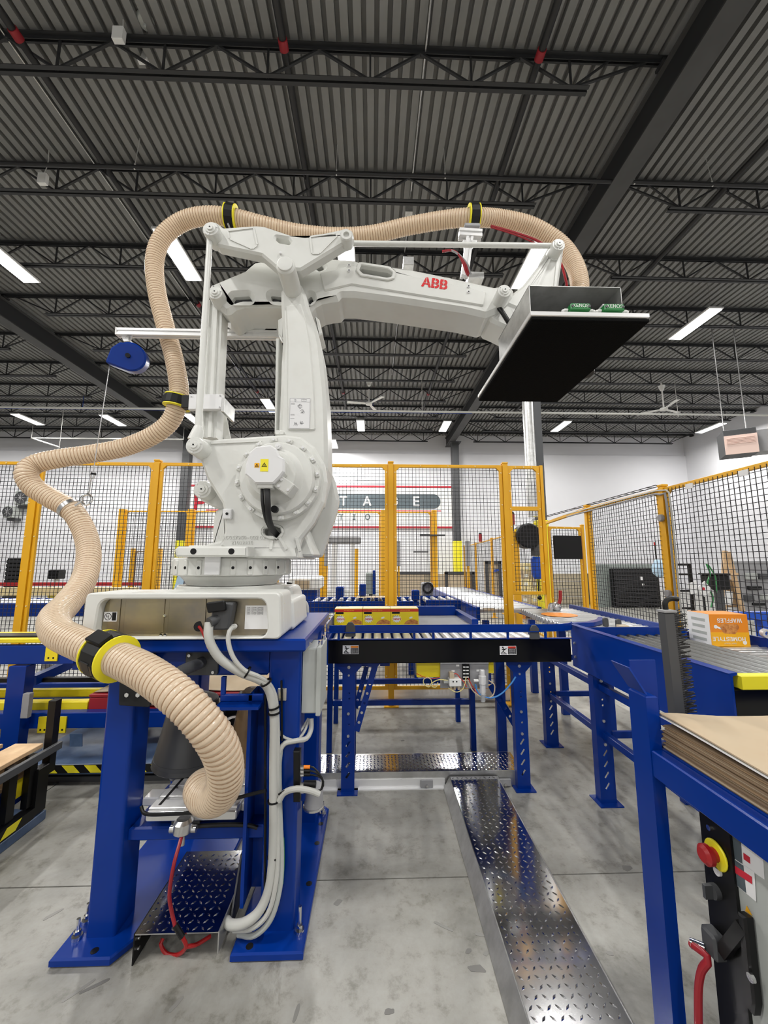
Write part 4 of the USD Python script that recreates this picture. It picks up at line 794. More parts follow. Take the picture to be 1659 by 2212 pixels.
# ------------------------------------------------------------------ front conveyor beside the robot
fc = thing('roller_conveyor', 'short blue roller conveyor with a black front panel and three yellow cartons on it', 'conveyor', (.4, 2.6, 0))
fc.part('front_panel', MB().box(-.252, 1.162, 2.30, 2.315, .706, .836, .004), 'black_gloss', 'glossy black front panel')
fc.part('panel_lip', MB().box(-.262, 1.168, 2.292, 2.318, .8365, .842, .002), 'blue'); fc.part('end_plate', MB().box(-.268, -.2525, 2.296, 2.80, .70, .845, .003), 'blue')
fc.part('rear_channel', MB().box(-.252, .80, 2.76, 2.78, .70, .835, .003), 'blue')
for k in range(20):
    x = -.215+k*.062; fc.part('roller', MB().cyl((x, 2.325, .815), (x, 2.755 if x < .8 else 2.60+.5*(x-.8), .815), .024, n=16, b=.003), 'roller')
fc.part('guard_rail', MB().box(-.245, 1.00, 2.268, 2.274, .888, .925, .001).box(-.26, 1.00, 2.250, 2.268, .884, .889), 'blue')
fc.part('guard_rail', MB().frame([(.99, 2.268), (1.10, 2.275), (1.175, 2.31), (1.21, 2.36), (1.205, 2.366), (1.17, 2.32), (1.095, 2.283), (.99, 2.275)], .884, .925, ex=(1, 0, 0), ey=(0, 1, 0), ez=(0, 0, 1)), 'blue')
for x in (-.19, .24, .35, .565, .78, 1.0): fc.part('guard_bracket', MB().box(x-.007, x+.007, 2.262, 2.268, .8425, .890), 'blue')
for u, v in ((757, 1356), (1155, 1362)):
    p = PY(u, v, 2.255); fc.part('sensor', MB().frame(rnd(Polygon([(-.03, -.05), (.03, -.05), (.026, .01), (.01, .03), (-.012, .03), (-.026, .01)]), .006), 0, .012, p, b=.002), 'dark_grey', 'grey photo-eye bracket')
fc.part('side_guard', MB().box(-.268, -.262, 2.31, 3.25, .846, .925), 'blue'); fc.part('side_guard', MB().box(-.262, -.20, 2.79, 3.25, .84, .85), 'hivis', 'yellow side ledge')
# rear slide table and its stand
fc.part('slide_plate', MB().box(-.2, .70, 2.80, 3.28, .832, .842), 'grey'); fc.part('slide_rail', MB().box(.70, .745, 2.76, 3.34, .80, .885, .003), 'blue'); fc.part('slide_rail', MB().box(-.2, .70, 3.29, 3.34, .80, .915, .003), 'blue')
for x in (-.29, .70):
    for y in (2.82, 3.30): fc.part('rear_leg', MB().box(x-.018, x+.018, y-.018, y+.018, 0, .80, .002), 'blue')
for y in (2.82, 3.30):
    fc.part('leg_rail', MB().box(-.271, .681, y-.016, y+.016, .30, .335, .002), 'blue'); fc.part('leg_rail', MB().box(-.271, .681, y-.016, y+.016, .585, .62, .002), 'blue')
# punched front legs with gussets, slots and diagonal braces
def punched_leg(t, x, y, h, w=.074, gus=True):
    slots = [affinity.rotate(sbox(-.006, -.018, .006, .018), -35, origin=(0, 0)) for _ in range(1)][0]
    P = sbox(-w/2, .006, w/2, h)
    if gus: P = P.union(Polygon([(-w/2, h-.06), (-.075, h-.02), (-.075, h), (.075, h), (.075, h-.02), (w/2, h-.06)]))
    for k in range(4): P = P.difference(affinity.translate(slots, 0, .09+.055*k))
    P = P.difference(shapely.union_all([Point(.004, zz).buffer(.006) for zz in (.36, .50, .53)]))
    t.part('leg', MB().frame(P, 0, .006, (x, y, 0), (1, 0, 0), (0, 0, 1), (0, 1, 0)), 'blue'); t.part('leg_flange', MB().box(x-w/2, x-w/2+.005, y+.006, y+.05, .006, h), 'blue'); t.part('leg_flange', MB().box(x+w/2-.005, x+w/2, y+.006, y+.05, .006, h), 'blue')
    t.part('foot_plate', MB().box(x-w/2-.02, x+w/2+.02, y-.03, y+.08, 0, .006), 'blue')
    for zz, r in ((h-.025, .009), (h-.07, .006), (.42, .008), (.30, .008)): t.part('bolt', MB().cyl((x, y, zz), (x, y-.006, zz), r, n=10), 'galv', 'zinc bolt')
for x in (-.135, .868): punched_leg(fc, x, 2.345, .70)
for x in (-.135, .868): fc.part('back_leg', MB().box(x-.03, x+.03, 2.70, 2.74, 0, .70, .002), 'blue')
def brace(t, a, b, w=.04):
    d = np.asarray(b, float)-np.asarray(a, float); L = np.linalg.norm(d); d /= L; x = np.cross(d, [0, 1., 0]); x /= np.linalg.norm(x)
    P = sbox(-w/2, 0, w/2, L).difference(shapely.union_all([Point(0, .05+.055*k).buffer(.008) for k in range(int((L-.08)/.055))]))
    t.part('brace', MB().frame(P, 0, .004, a, x, d, (0, 1, 0)), 'blue')
brace(fc, PY(770, 1580, 2.36), PY(812, 1432, 2.36), .034); brace(fc, PY(768, 1530, 2.55), PY(792, 1440, 2.55), .03); brace(fc, PY(1122, 1580, 2.52), PY(1060, 1480, 2.52), .04)
p = PY(818, 1434, 2.355); fc.part('gusset_plate', MB().px([(788, 1430), (825, 1430), (815, 1440), (795, 1440)], 2.345, 2.34, 2.35), 'blue'); 
# safety stickers on the black panel
def safety(u0, v0, u1, v1, col):
    p, q = PY(u0, v1, 2.2985), PY(u1, v0, 2.2985); s = fc.part('safety_sticker', MB().box(p[0], q[0], 2.2988, 2.30, p[2], q[2]), 'paper', 'white and black safety sticker')
    w_, h_ = q[0]-p[0], q[2]-p[2]
    s.part('dark_field', MB().box(p[0]+w_*.5, q[0]-w_*.03, 2.2984, 2.2988, p[2]+h_*.06, p[2]+h_*.70), 'black'); s.part('header_field', MB().box(p[0]+w_*.5, q[0]-w_*.03, 2.2984, 2.2988, p[2]+h_*.72, q[2]-h_*.06), col)
    m = MB(); cx, cz = p[0]+w_*.25, p[2]+h_*.5; Yk = 2.2984
    for a, b in (((-.04, .25), (.04, .1)), ((.04, .1), (-.06, -.12)), ((.04, .1), (.16, .2)), ((.04, .1), (-.12, .1)), ((-.06, -.12), (.08, -.3)), ((-.06, -.12), (-.16, -.3)), ((-.18, -.38), (.18, -.38))): m.bar((cx+a[0]*w_, Yk, cz+a[1]*h_), (cx+b[0]*w_, Yk, cz+b[1]*h_), .004, .0006, (0, 1, 0))
    m.cyl((cx-.06*w_, Yk+.0003, cz+.33*h_), (cx-.06*w_, Yk-.0003, cz+.33*h_), .004, n=10); s.part('pictogram', m, 'black', smooth=False)
    m = MB()
    for k in range(5): m.text('Keep hands clear', .0034, (p[0]+w_*.74, 2.2984, p[2]+h_*(.6-.11*k)), EX, EZ, .0004)
    s.part('small_print', m, 'paper', smooth=False)
safety(740, 1394, 775, 1413, 'orange'); safety(1080, 1395, 1115, 1415, 'carton_red')
fc.part('under_box', MB().box(.26, .44, 2.34, 2.40, .615, .700, .003), 'yellow', 'yellow box under the panel'); fc.part('under_box', MB().box(.60, .715, 2.34, 2.40, .635, .700, .003), 'yellow', 'yellow box under the panel')
for x in (.08, -.04): fc.part('under_block', MB().box(x-.03, x+.03, 2.5, 2.56, .64, .70), 'blue')

# pneumatic panel
pn = thing('pneumatic_panel', 'grey pneumatic plate with valve block, filter regulator and tubes under the black conveyor panel', 'valve panel', PY(1003, 1450, 2.335))
pp = lambda u, v, Y=2.325: PY(u, v, Y)
pn.part('plate', MB().px([(951, 1431), (1055, 1431), (1055, 1487), (951, 1487)], 2.332, 2.330, 2.336), 'grey'); pn.part('top_lip', MB().px([(951, 1430), (1055, 1430), (1055, 1433), (951, 1433)], 2.325, 2.318, 2.336), 'alu_white')
a, b = pp(968, 1479), pp(993, 1462); pn.part('valve_block', MB().box(a[0], b[0], 2.285, 2.33, a[2], b[2], .004), 'white', 'white valve block'); pn.part('valve_coil', MB().box(a[0]+.004, a[0]+.03, 2.29, 2.33, b[2], b[2]+.03, .002), 'tan'); pn.part('valve_side', MB().box(a[0]-.03, a[0], 2.295, 2.33, a[2]+.015, b[2]-.012, .002), 'grey_box')
for k in range(3): pn.part('silencer', MB().cyl((a[0]+.012+.022*k, 2.305, a[2]-.022), (a[0]+.012+.022*k, 2.305, a[2]), .006, n=10), 'tan')
for k in range(2): pn.part('port', MB().cyl((a[0]+.022+.02*k, 2.2855, b[2]-.015), (a[0]+.022+.02*k, 2.284, b[2]-.015), .004, n=10), 'black')
c = pp(1042, 1470, 2.30); pn.part('regulator', MB().lathe([(.012, -.075), (.017, -.06), (.017, -.022), (.022, -.018), (.022, .025), (.016, .03), (.016, .055), (.013, .06)], c, (0, 0, 1), 20), 'alu_white', 'filter regulator'); pn.part('bowl', MB().cyl(c+[0, 0, -.115], c+[0, 0, -.0755], .012, .016, n=16), 'clear', 'clear filter bowl'); pn.part('fitting', MB().cyl(c+[-.05, 0, 0], c+[-.024, 0, 0], .008, n=12), 'white')
a, b = pp(999, 1467), pp(1013, 1435); pn.part('terminal_strip', MB().box(a[0], b[0], 2.31, 2.33, a[2], b[2]), 'black', 'black terminal strip')
for i in range(2):
    for k in range(5): q = pp(1003+6.8*i, 1441+7.2*k, 2.309); pn.part('terminal_tag', MB().box(q[0]-.007, q[0]+.007, 2.308, 2.31, q[2]-.003, q[2]+.003), 'paper')
for u, v in ((989, 1438), (979, 1450), (1033, 1449)): q = pp(u, v); pn.part('name_tag', MB().box(q[0]-.009, q[0]+.009, 2.328, 2.33, q[2]-.005, q[2]+.005), 'paper')
for pts, r, c_ in (([(968, 1470), (950, 1468), (935, 1474), (927, 1484), (916, 1478), (915, 1468), (924, 1463), (932, 1470), (932, 1482), (942, 1484), (946, 1474)], .003, 'yellow_tube'), ([(975, 1462), (985, 1455), (995, 1466), (1003, 1474), (1008, 1484)], .0025, 'carton_red'), ([(1007, 1462), (1004, 1478), (998, 1490), (985, 1495), (968, 1486)], .0028, 'yellow_tube'),
                   ([(1009, 1468), (1020, 1490), (1035, 1503), (1053, 1508), (1066, 1500), (1068, 1480), (1056, 1470)], .0035, 'tan'), ([(1027, 1478), (1032, 1495), (1045, 1505), (1065, 1507), (1085, 1497), (1103, 1478), (1114, 1462)], .0045, 'blue_tube'), ([(1012, 1465), (1018, 1478), (1030, 1496), (1048, 1506)], .0025, 'carton_red'), ([(900, 1455), (915, 1462), (935, 1466), (950, 1463)], .002, 'carton_red')):
    pn.part('tube', MB().tube([pp(u, v, 2.30) for u, v in pts], r, 7, .01), c_)

# three yellow cartons
def carton(x, label):
    y0, z, w, d, h = 2.655, .8422, .187, .13, .130
    t = thing('yellow_carton', label, 'carton', (x+w/2, y0+d/2, z), 'yellow cartons on the front conveyor')
    t.part('box', MB().box(x, x+w, y0, y0+d, z, z+h, .0015), 'carton_yellow'); t.part('top_flap', MB().box(x+.001, x+w-.001, y0+.001, y0+d-.001, z+h, z+h+.0012), 'cream')
    t.part('red_band', MB().box(x, x+w, y0-.0008, y0, z+h-.021, z+h-.004), 'carton_red', 'red printed band'); m = MB()
    m.text('NATURAL BLEND', .006, (x+w*.52, y0-.0008, z+h-.0125), EX, EZ, .0004); t.part('band_text', m, 'carton_yellow', smooth=False)
    t.part('black_tag', MB().box(x+.008, x+.060, y0-.0012, y0, z+h-.034, z+h-.022), 'black', 'black printed tag')
    burst = Polygon([(r*math.cos(a), r*.8*math.sin(a)) for k, a in enumerate(np.arange(28)*2*math.pi/28) for r in [.034 if k % 2 else .022]])
    t.part('burst_print', MB().frame(burst, -.0006, 0, (x+.040, y0, z+.062)), 'paper', 'white printed starburst')
    t.part('print_text', MB().text('nature', .013, (x+.042, y0-.0008, z+.062), EX, EZ, .0005, True), 'carton_red', 'red printed word', smooth=False); t.part('print_line', MB().text('goodness', .006, (x+.032, y0-.0008, z+.080), EX, EZ, .0005), 'dark_grey', smooth=False)
    heap = rnd(Polygon([(.088, .001), (.10, .018), (.118, .028), (.14, .034), (.165, .030), (.182, .020), (.184, .001)]), .002)
    t.part('food_print', MB().frame(heap, -.0006, 0, (x, y0, z+.026)), 'waffle', 'printed heap of biscuits'); t.part('leaf_print', MB().frame(circ(0, 0, .010, 14), -.0006, 0, (x+.135, y0, z+.070), (1.2, 0, .3), (0, 0, .6)), 'paper')
    return t
xs_ = [-.253, -.064, .125]
for x, l in zip(xs_, ('yellow carton with red top band, left one of three on the front conveyor', 'yellow carton with red top band, middle one of three on the front conveyor', 'yellow carton with red top band, right one of three on the front conveyor')): carton(x, l)

# ------------------------------------------------------------------ main conveyor coming from the back on the right
mc = thing('roller_conveyor', 'long blue roller conveyor coming from the back right to the front', 'conveyor', (1.5, 2.4, 0))
mc.part('side_channel', MB().frame([(1.22, .66), (1.245, .655), (1.245, .665), (1.228, .668), (1.228, .895), (1.245, .90), (1.245, .908), (1.214, .905), (1.22, .895)], 1.335, 2.40), 'blue', 'tall blue side channel')
mc.part('near_rail', MB().box(1.779, 1.80, 1.345, 2.199, .74, .80, .003), 'blue'); mc.part('end_channel', MB().box(1.229, 1.80, 1.335, 1.345, .68, .85), 'black_gloss'); mc.part('end_bar', MB().box(1.249, 1.80, 1.325, 1.36, .853, .90, .003), 'hivis', 'bright yellow end bar')
p = (1.225, 1.36, .70); mc.part('channel_bolt', MB().cyl((1.22, 1.36, .715), (1.205, 1.36, .715), .012, n=12), 'chrome', 'bright bolt')
for y, z in ((2.36, .80), (2.36, .72)): mc.part('channel_bolt', MB().cyl((1.22, y, z), (1.212, y, z), .007, n=10), 'galv')
mc.part('far_rail', MB().frame([(1.775, .83), (1.785, .83), (1.785, .90), (1.80, .90), (1.80, .905), (1.775, .905)], 2.20, 3.50), 'blue')
for k in range(9):
    x = 1.268+k*.056; mc.part('long_roller', MB().cyl((x, 1.37, .845), (x, 2.27, .845), .022, n=14, b=.003), 'roller_dark', 'dark lengthwise roller')
mc.part('cross_plate', MB().box(1.245, 1.77, 2.275, 2.285, .84, .905), 'blue')
for k in range(20):
    y = 2.32+k*.058; mc.part('roller', MB().cyl((1.26+max(0, y-2.9)*.1, y, .855), (1.77, y, .855), .023, n=14, b=.003), 'roller')
mc.part('junction_plate', MB().frame(rnd(Polygon([(1.25, 2.42), (1.40, 2.46), (1.52, 2.56), (1.60, 2.70), (1.57, 2.70), (1.50, 2.60), (1.38, 2.50), (1.25, 2.46)]), .01), .88, .905, ex=(1, 0, 0), ey=(0, 1, 0), ez=(0, 0, 1)), 'blue', 'curved blue guide plate')
mc.part('orange_reflection', MB().frame(circ(1.45, 3.02, .13, 30), .879, .8805, ex=(1, 0, 0), ey=(0, 1, 0), ez=(0, 0, 1)), 'orange', 'flat orange-brown disc painted as a reflection on the rollers')  # flat disc coloured as an orange reflection in the curve rollers
for u, v, Y in ((1310, 1345, 2.48), (1338, 1348, 2.44)):
    p = PY(u, v, Y); mc.part('sensor', MB().frame(rnd(sbox(-.016, -.03, .016, .03), .012), 0, .02, p, b=.003), 'dark_grey')
p = PY(1350, 1357, 2.40); mc.part('reflector_box', MB().box(p[0]-.035, p[0]+.02, 2.39, 2.43, p[2]-.018, p[2]+.018, .002), 'tan', 'small brown box'); mc.part('reflector_box', MB().box(p[0]+.022, p[0]+.045, 2.39, 2.43, p[2]-.018, p[2]+.018, .002), 'paper')
for y, x in ((2.20, 1.228), (2.86, 1.236)):
    punched_leg(mc, x+.04, y, .655, .085, False)
for y, x in ((2.86, 1.70), (2.20, 1.70), (1.5, 1.70), (1.5, 1.268), (3.42, 1.65), (3.42, 1.28)): mc.part('back_leg', MB().box(x-.03, x+.03, y-.02, y+.02, 0, .82 if x > 1.6 else .655, .002), 'blue')
for z in (.33, .58): mc.part('leg_rail', MB().box(1.255, 1.285, 1.52, 2.84, z, z+.035, .002), 'blue'); mc.part('leg_rail', MB().box(1.31, 1.67, 2.855, 2.875, z, z+.035, .002), 'blue')
for z in (.33,): mc.part('leg_rail', MB().box(1.31, 1.67, 2.195, 2.215, z, z+.035, .002), 'blue')
# grey side roller lane on the right, with the orange carton
sl = thing('roller_conveyor', 'bright steel roller lane carrying the orange carton at the right edge', 'conveyor', (2.0, 1.9, 0))
for k in range(17): y = 1.42+k*.052; sl.part('roller', MB().cyl((1.835, y, .805), (2.135, y, .805), .022, n=14, b=.003), 'roller')
sl.part('side_rail', MB().box(1.812, 1.8345, 1.38, 2.30, .74, .80, .002), 'blue'); sl.part('side_rail', MB().box(2.136, 2.158, 1.38, 2.30, .74, .872, .002), 'blue'); sl.part('end_rail', MB().box(1.835, 2.135, 2.29, 2.31, .74, .875, .002), 'blue')
for x in (1.823, 2.147):
    for y in (1.5, 2.2): sl.part('leg', MB().box(x-.01, x+.01, y-.03, y+.03, 0, .74), 'blue')
for k in range(10): sl.part('roller_bracket', MB().box(1.8345, 1.8349, 1.44+k*.09, 1.48+k*.09, .80, .829), 'dark_grey')
oc = thing('orange_carton', 'orange waffle carton standing upside down on the right roller lane', 'carton', (1.87, 2.28, .83))
ox, oy, oz, ow, od, oh = 1.845, 2.11, .8275, .205, .16, .172
R1 = np.array([.995, -.06, 0]); R2_ = np.array([.06, .995, 0]); oo = np.array([ox, oy, oz]); ob = lambda a, b, c_: oo+R1*a+R2_*b+EZ*c_
oc.part('box', MB().frame(sbox(0, 0, ow, oh), 0, od, oo, R1, EZ, R2_, .0015), 'orange'); oc.part('white_side', MB().frame(sbox(0.001, .001, od-.001, oh-.001), 0, .0008, ob(-.0008, od, 0), -R2_, EZ, R1), 'paper', 'white printed side')
m = MB()
for k, (yy, ww) in enumerate(((.03, .10), (.065, .11), (.10, .09), (.135, .10))): m.frame(sbox(-ww/2, -.008, ww/2, .008), 0, .0005, ob(-.0013, od*.5, yy), -R2_, EZ, R1)
oc.part('side_print', m, 'grey_box', smooth=False)
lt = lambda s, h, a, c_: MB().text(s, h, ob(a, -.0008, c_), -R1, -EZ, .0006, True)
oc.part('front_print', lt('HOMESTYLE', .021, ow*.46, oh*.235).text('WAFFLES', .021, ob(ow*.52, -.0008, oh*.80), -R1, -EZ, .0006, True), 'paper', 'white printed lettering, upside down', smooth=False)
oc.part('lower_band', MB().frame(sbox(0.0006, .0006, ow-.0006, oh*.44), -.0004, 0, oo, R1, EZ, R2_), 'amber'); oc.part('food_print', MB().frame(rnd(Polygon([(.05, .105), (.07, .07), (.13, .066), (.155, .10), (.15, .118), (.06, .12)]), .008), -.0009, -.0004, oo, R1, EZ, R2_), 'waffle', 'printed waffles')
oc.part('fork_print', MB().frame(Polygon(circ(.03, .105, .010, 16)).union(Polygon([(.03, .10), (.06, .09), (.06, .10), (.032, .11)])), -.0009, -.0004, oo, R1, EZ, R2_), 'paper'); oc.part('seal_print', MB().frame(circ(ow*.86, .022, .011, 16), -.0009, -.0004, oo, R1, EZ, R2_), 'paper')
oc.part('text_print', MB().text('READY TO HEAT', .006, ob(ow*.48, -.0012, oh*.10), -R1, -EZ, .0005, True), 'cream', smooth=False)
ol = single('orange_block', MB().box(2.03, 2.12, 1.80, 1.88, .8275, .86, .004), 'orange_plug', 'bright orange block on the rollers at the right edge', 'block')
# black brush strip standing between main conveyor and cardboard table
bs = thing('brush_strip', 'tall black strip brush standing upright beside the cardboard stack', 'brush', PY(1460, 1500, 1.22))
ba_, bb_ = PY(1466, 1560, 1.20), PY(1440, 1322, 1.20)
bs.part('holder', MB().bar(ba_, bb_, .036, .03, (0, 1, 0), .004), 'dark_grey'); d = (bb_-ba_); bs.part('cap', MB().bar(bb_, bb_+d*.02, .04, .034, (0, 1, 0)), 'grey')
br = MB()
for k in range(150):
    q = ba_+d*(k/150); br.bar(q+[.012, -.005+.01*(k % 3-1), 0], q+[.043+.006*R_.random(), -.004+.012*(k % 3-1), .012*R_.random()-.002], .003, .0025)
bs.part('bristles', br, 'rubber', 'black bristles', smooth=False, kind='stuff'); bs.part('handle', MB().tube([bb_+[.005, .01, .005], bb_+[.008, .012, .03], bb_+[.03, .014, .04], bb_+[.05, .014, .038]], .008, 8, .01), 'black')
bs.part('mount', MB().box(ba_[0]-.014, ba_[0]+.014, 1.1005, ba_[1]-.016, .745, .790, .002).box(ba_[0]-.014, ba_[0]+.014, ba_[1]-.016, ba_[1]+.012, .745, ba_[2]), 'black')

# ------------------------------------------------------------------ safety fences
def fence_panel(t, a, b, z0, z1, pitch=.036, thick=.030, col='fence_yellow', mesh=True, wire=.0032, mid=None):
    a, b = np.asarray(a, float), np.asarray(b, float); d = b-a; L = np.linalg.norm(d); d /= L; nrm = np.array([-d[1], d[0], 0]); O = lambda s, z: np.array([*(a[:2]+d[:2]*s), z])
    f = MB(); T = thick
    for (s0, q0, s1, q1) in ((0, z0, T, z1), (L-T, z0, L, z1)): f.frame(sbox(s0, q0, s1, q1), -.012, .012, O(0, 0), d, (0, 0, 1), nrm)
    inner = rnd(Polygon([(T, z0+T), (L-T, z0+T), (L-T, z1-T-.03), (L-T-.03, z1-T), (T+.03, z1-T), (T, z1-T-.03)]), .002)
    P = sbox(0, z0, L, z1).difference(inner)
    if mid: P = P.union(sbox(T, mid-.02, L-T, mid+.02))
    t.part('panel_frame', MB().frame(P, -.012, .012, O(0, 0), d, (0, 0, 1), nrm, .002), col)
    m = MB(); n = int((L-2*T)/pitch)+1; w = wire/2; y = .013
    for k in range(n):
        s = T+(L-2*T)*(k+.5)/n; m.frame(sbox(s-w, z0+T*.5, s+w, z1-T*.5), y-w, y+w, O(0, 0), d, (0, 0, 1), nrm)
    n = int((z1-z0-2*T)/pitch)+1
    for k in range(n):
        z = z0+T+(z1-z0-2*T)*(k+.5)/n; m.frame(sbox(T*.5, z-w, L-T*.5, z+w), y+w, y+3*w, O(0, 0), d, (0, 0, 1), nrm)
    t.part('wire_mesh', m, 'wire', 'black welded wire mesh', smooth=False, kind='stuff')
    bo = MB()
    for k in range(7):
        for s in (T*.5, L-T*.5): z = z0+.12+(z1-z0-.2)*k/6; bo.frame(circ(s, z, .006, 8), -.017, -.012, O(0, 0), d, (0, 0, 1), nrm)
    for k in range(1, 4): bo.frame(circ(L*k/4, z1-T*.5, .006, 8), -.017, -.012, O(0, 0), d, (0, 0, 1), nrm)
    t.part('frame_bolts', bo, 'cream', 'small bright frame bolts', smooth=False, kind='stuff')
def fpost(t, x, y, z1, w=.05, col='fence_yellow', z0=0.):
    t.part('post', MB().box(x-w/2, x+w/2, y-w/2, y+w/2, z0, z1, .005), col); t.part('foot', MB().box(x-w*1.3, x+w*1.3, y-w*1.1, y+w*1.1, z0, z0+.008), col); t.part('post_cap', MB().box(x-w/2-.003, x+w/2+.003, y-w/2-.003, y+w/2+.003, z1, z1+.018, .004), col)
FY, FZ = 3.66, 2.235
bf = thing('safety_fence', 'tall yellow safety fence with black wire mesh behind the robot', 'fence', (-1, FY, 0))
posts = [PY(u, v, FY)[0] for u, v in ((62, 1200), (334, 1100), (844, 1100), (1093, 1100))]
pxs = [-5.55, posts[0], posts[1], -.93, posts[2], posts[3], 1.665]
for x in (*posts, -.93, -4.3, -5.55): fpost(bf, x, FY, FZ+.005)
bf.part('post', MB().box(1.64, 1.668, FY-.02, FY+.02, 0, FZ-.005, .003), 'fence_yellow')
spans = [(-5.52, -4.325), (-4.275, posts[0]-.026), (posts[0]+.026, posts[1]-.026), (posts[1]+.026, -.956), (-.904, posts[2]-.026), (posts[2]+.026, posts[3]-.026)]
for a, b in spans: fence_panel(bf, (a, FY, 0), (b, FY, 0), .14, FZ-.005)
fence_panel(bf, (posts[3]+.026, FY, 0), (1.638, FY, 0), .98, FZ-.01, mid=1.80)
cu = single('white_curb', MB().box(-5.5, 1.45, FY+.10, FY+.16, 0, .13, .004), 'white', 'low white curb on the floor behind the tall fence', 'curb')
# lower fence along the right side of the main conveyor
F0, F1 = np.array([2.25, 1.2, 0]), np.array([2.25, 3.93, 0]); FH = 1.853
rf = thing('safety_fence', 'lower yellow wire-mesh fence along the right conveyor, nearest the camera', 'fence', (2.25, 2.6, 0))
for y in (1.75, 2.87, 3.93): fpost(rf, 2.25, y, FH+.01, .045)
fence_panel(rf, (2.25, 1.0, 0), (2.25, 1.725, 0), .3, FH); fence_panel(rf, (2.25, 1.775, 0), (2.25, 2.845, 0), .3, FH); fence_panel(rf, (2.25, 2.90, 0), (2.25, 3.90, 0), .3, FH)
rf.part('cable_duct', MB().tube([(2.215, 2.80, .85), (2.215, 2.80, 1.72), (2.215, 2.86, 1.80), (2.215, 3.1, 1.815), (2.22, 4.3, 1.80)], .008, 8, .05), 'grey', 'grey cables along the fence'); rf.part('cable_duct', MB().tube([(2.225, 2.775, .85), (2.225, 2.775, 1.73), (2.225, 2.83, 1.825), (2.225, 3.1, 1.84), (2.22, 4.3, 1.83)], .006, 8, .05), 'pipe_white')
for z in (1.05, 1.62): rf.part('lock_latch', MB().cyl((2.20, 2.87, z), (2.227, 2.87, z), .028, n=14, b=.004), 'grey')
for y in (2.6, 2.2, 1.95): rf.part('clip', MB().box(2.229, 2.238, y-.03, y+.03, FH-.055, FH-.02), 'paper')
tray = MB()
for s in (-.03, .03): tray.bar((2.25+s, 2.9, FH+.03), (2.30+s, 5.4, FH+.03), .005, .005)
for k in range(26): tray.bar((2.22+.002*k, 2.9+.1*k, FH+.028), (2.28+.002*k, 2.9+.1*k, FH+.028), .005, .005)
rf.part('cable_tray', tray, 'wire', 'wire cable tray on the fence top', smooth=False, kind='stuff')
rf2 = thing('safety_fence', 'lower yellow fence continuing into the distance right of the tall fence', 'fence', (2.5, 6, 0))
G0, G1, G2, G3, G4 = (2.25, 3.96), (2.49, 5.49), (2.67, 7.25), (2.87, 9.2), (3.2, 13.4)
rf2.part('top_rail', MB().bar((*G0, FH-.015), (*G1, FH-.015), .04, .03), 'fence_yellow')
for g in (G1, G2, G3, G4): fpost(rf2, *g, FH, .05)
for a, b in ((G1, G2), (G2, G3), (G3, (3.04, 11.3)), ((3.04, 11.3), G4)):
    a, b = np.array([*a, 0.]), np.array([*b, 0.]); d = (b-a)/np.linalg.norm(b-a); fence_panel(rf2, a+d*.03, b-d*.03, .2, FH-.01, .09, wire=.004)
fpost(rf2, 3.04, 11.3, FH, .05)
# short perpendicular panel near the black duct
rf3 = thing('safety_fence', 'narrow yellow fence panel with a black screen beside the galvanized duct', 'fence', (2.9, 5.6, 0))
fpost(rf3, 3.12, 5.62, FH-.03, .04); fence_panel(rf3, (2.56, 5.52, 0), (3.09, 5.62, 0), .2, FH-.05, .05, wire=.0045)
rf3.part('screen', MB().bar((2.62, 5.50, 1.50), (3.07, 5.58, 1.50), .03, .34, (0, 0, 1), .005), 'black', 'black screen back')
# distant yellow fence of the second cell
df = thing('safety_fence', 'distant yellow mesh fence of the second cell seen through the tall fence', 'fence', (-1.8, 7.6, 0)); DY, DZ = 7.6, 1.28+(1213-1104)/830*7.6+.02
dx = [PY(u, 1150, DY)[0] for u in (262, 411, 700, 828, 938)]
dposts = [dx[0], dx[1], (dx[1]+dx[2])/2, dx[2], dx[3], dx[4]]
for x in dposts: fpost(df, x, DY, DZ, .10)
for a, b in zip(dposts[:-1], dposts[1:]): fence_panel(df, (a+.055, DY, 0), (b-.055, DY, 0), .2, DZ-.01, .05, wire=.0045)
df2 = thing('safety_fence', 'farthest low yellow posts with mesh in front of the white far wall', 'fence', (-1, 11, 0)); EY = 11.0
for u in (288, 345, 770): x = PY(u, 1200, EY)[0]; fpost(df2, x, EY, 1.28+(1213-1185)/830*EY, .10)
x0_, x1_ = PY(288, 1200, EY)[0], PY(345, 1200, EY)[0]; fence_panel(df2, (x0_+.06, EY, 0), (x1_-.06, EY, 0), .2, 1.6, .06, col='wood_dark', wire=.005)

# ------------------------------------------------------------------ things inside the pedestal
bl = thing('vacuum_unit', 'silver slotted aluminium vacuum unit on the pedestal shelf at the hose end', 'vacuum unit', (-.68, 1.62, .344))
uz = .372
bl.part('body', MB().frame(rnd(Polygon([(-.80, uz), (-.48, uz), (-.48, uz+.032), (-.80, uz+.032)]), .008), 1.51, 1.80, b=.004), 'alu', 'ribbed aluminium body')
for k in range(4): bl.part('top_rib', MB().box(-.80+.004, -.48-.004, 1.525+.07*k, 1.575+.07*k, uz+.032, uz+.038, .0015), 'alu_white')
bl.part('slot', MB().box(-.772, -.762, 1.54, 1.74, uz+.0381, uz+.0388), 'black', 'black slot'); bl.part('side_rail', MB().box(-.860, -.801, 1.60, 1.66, uz+.0, uz+.03, .004), 'alu_white'); bl.part('side_rail', MB().box(-.479, -.456, 1.56, 1.70, uz+.0, uz+.03, .004), 'alu_white')
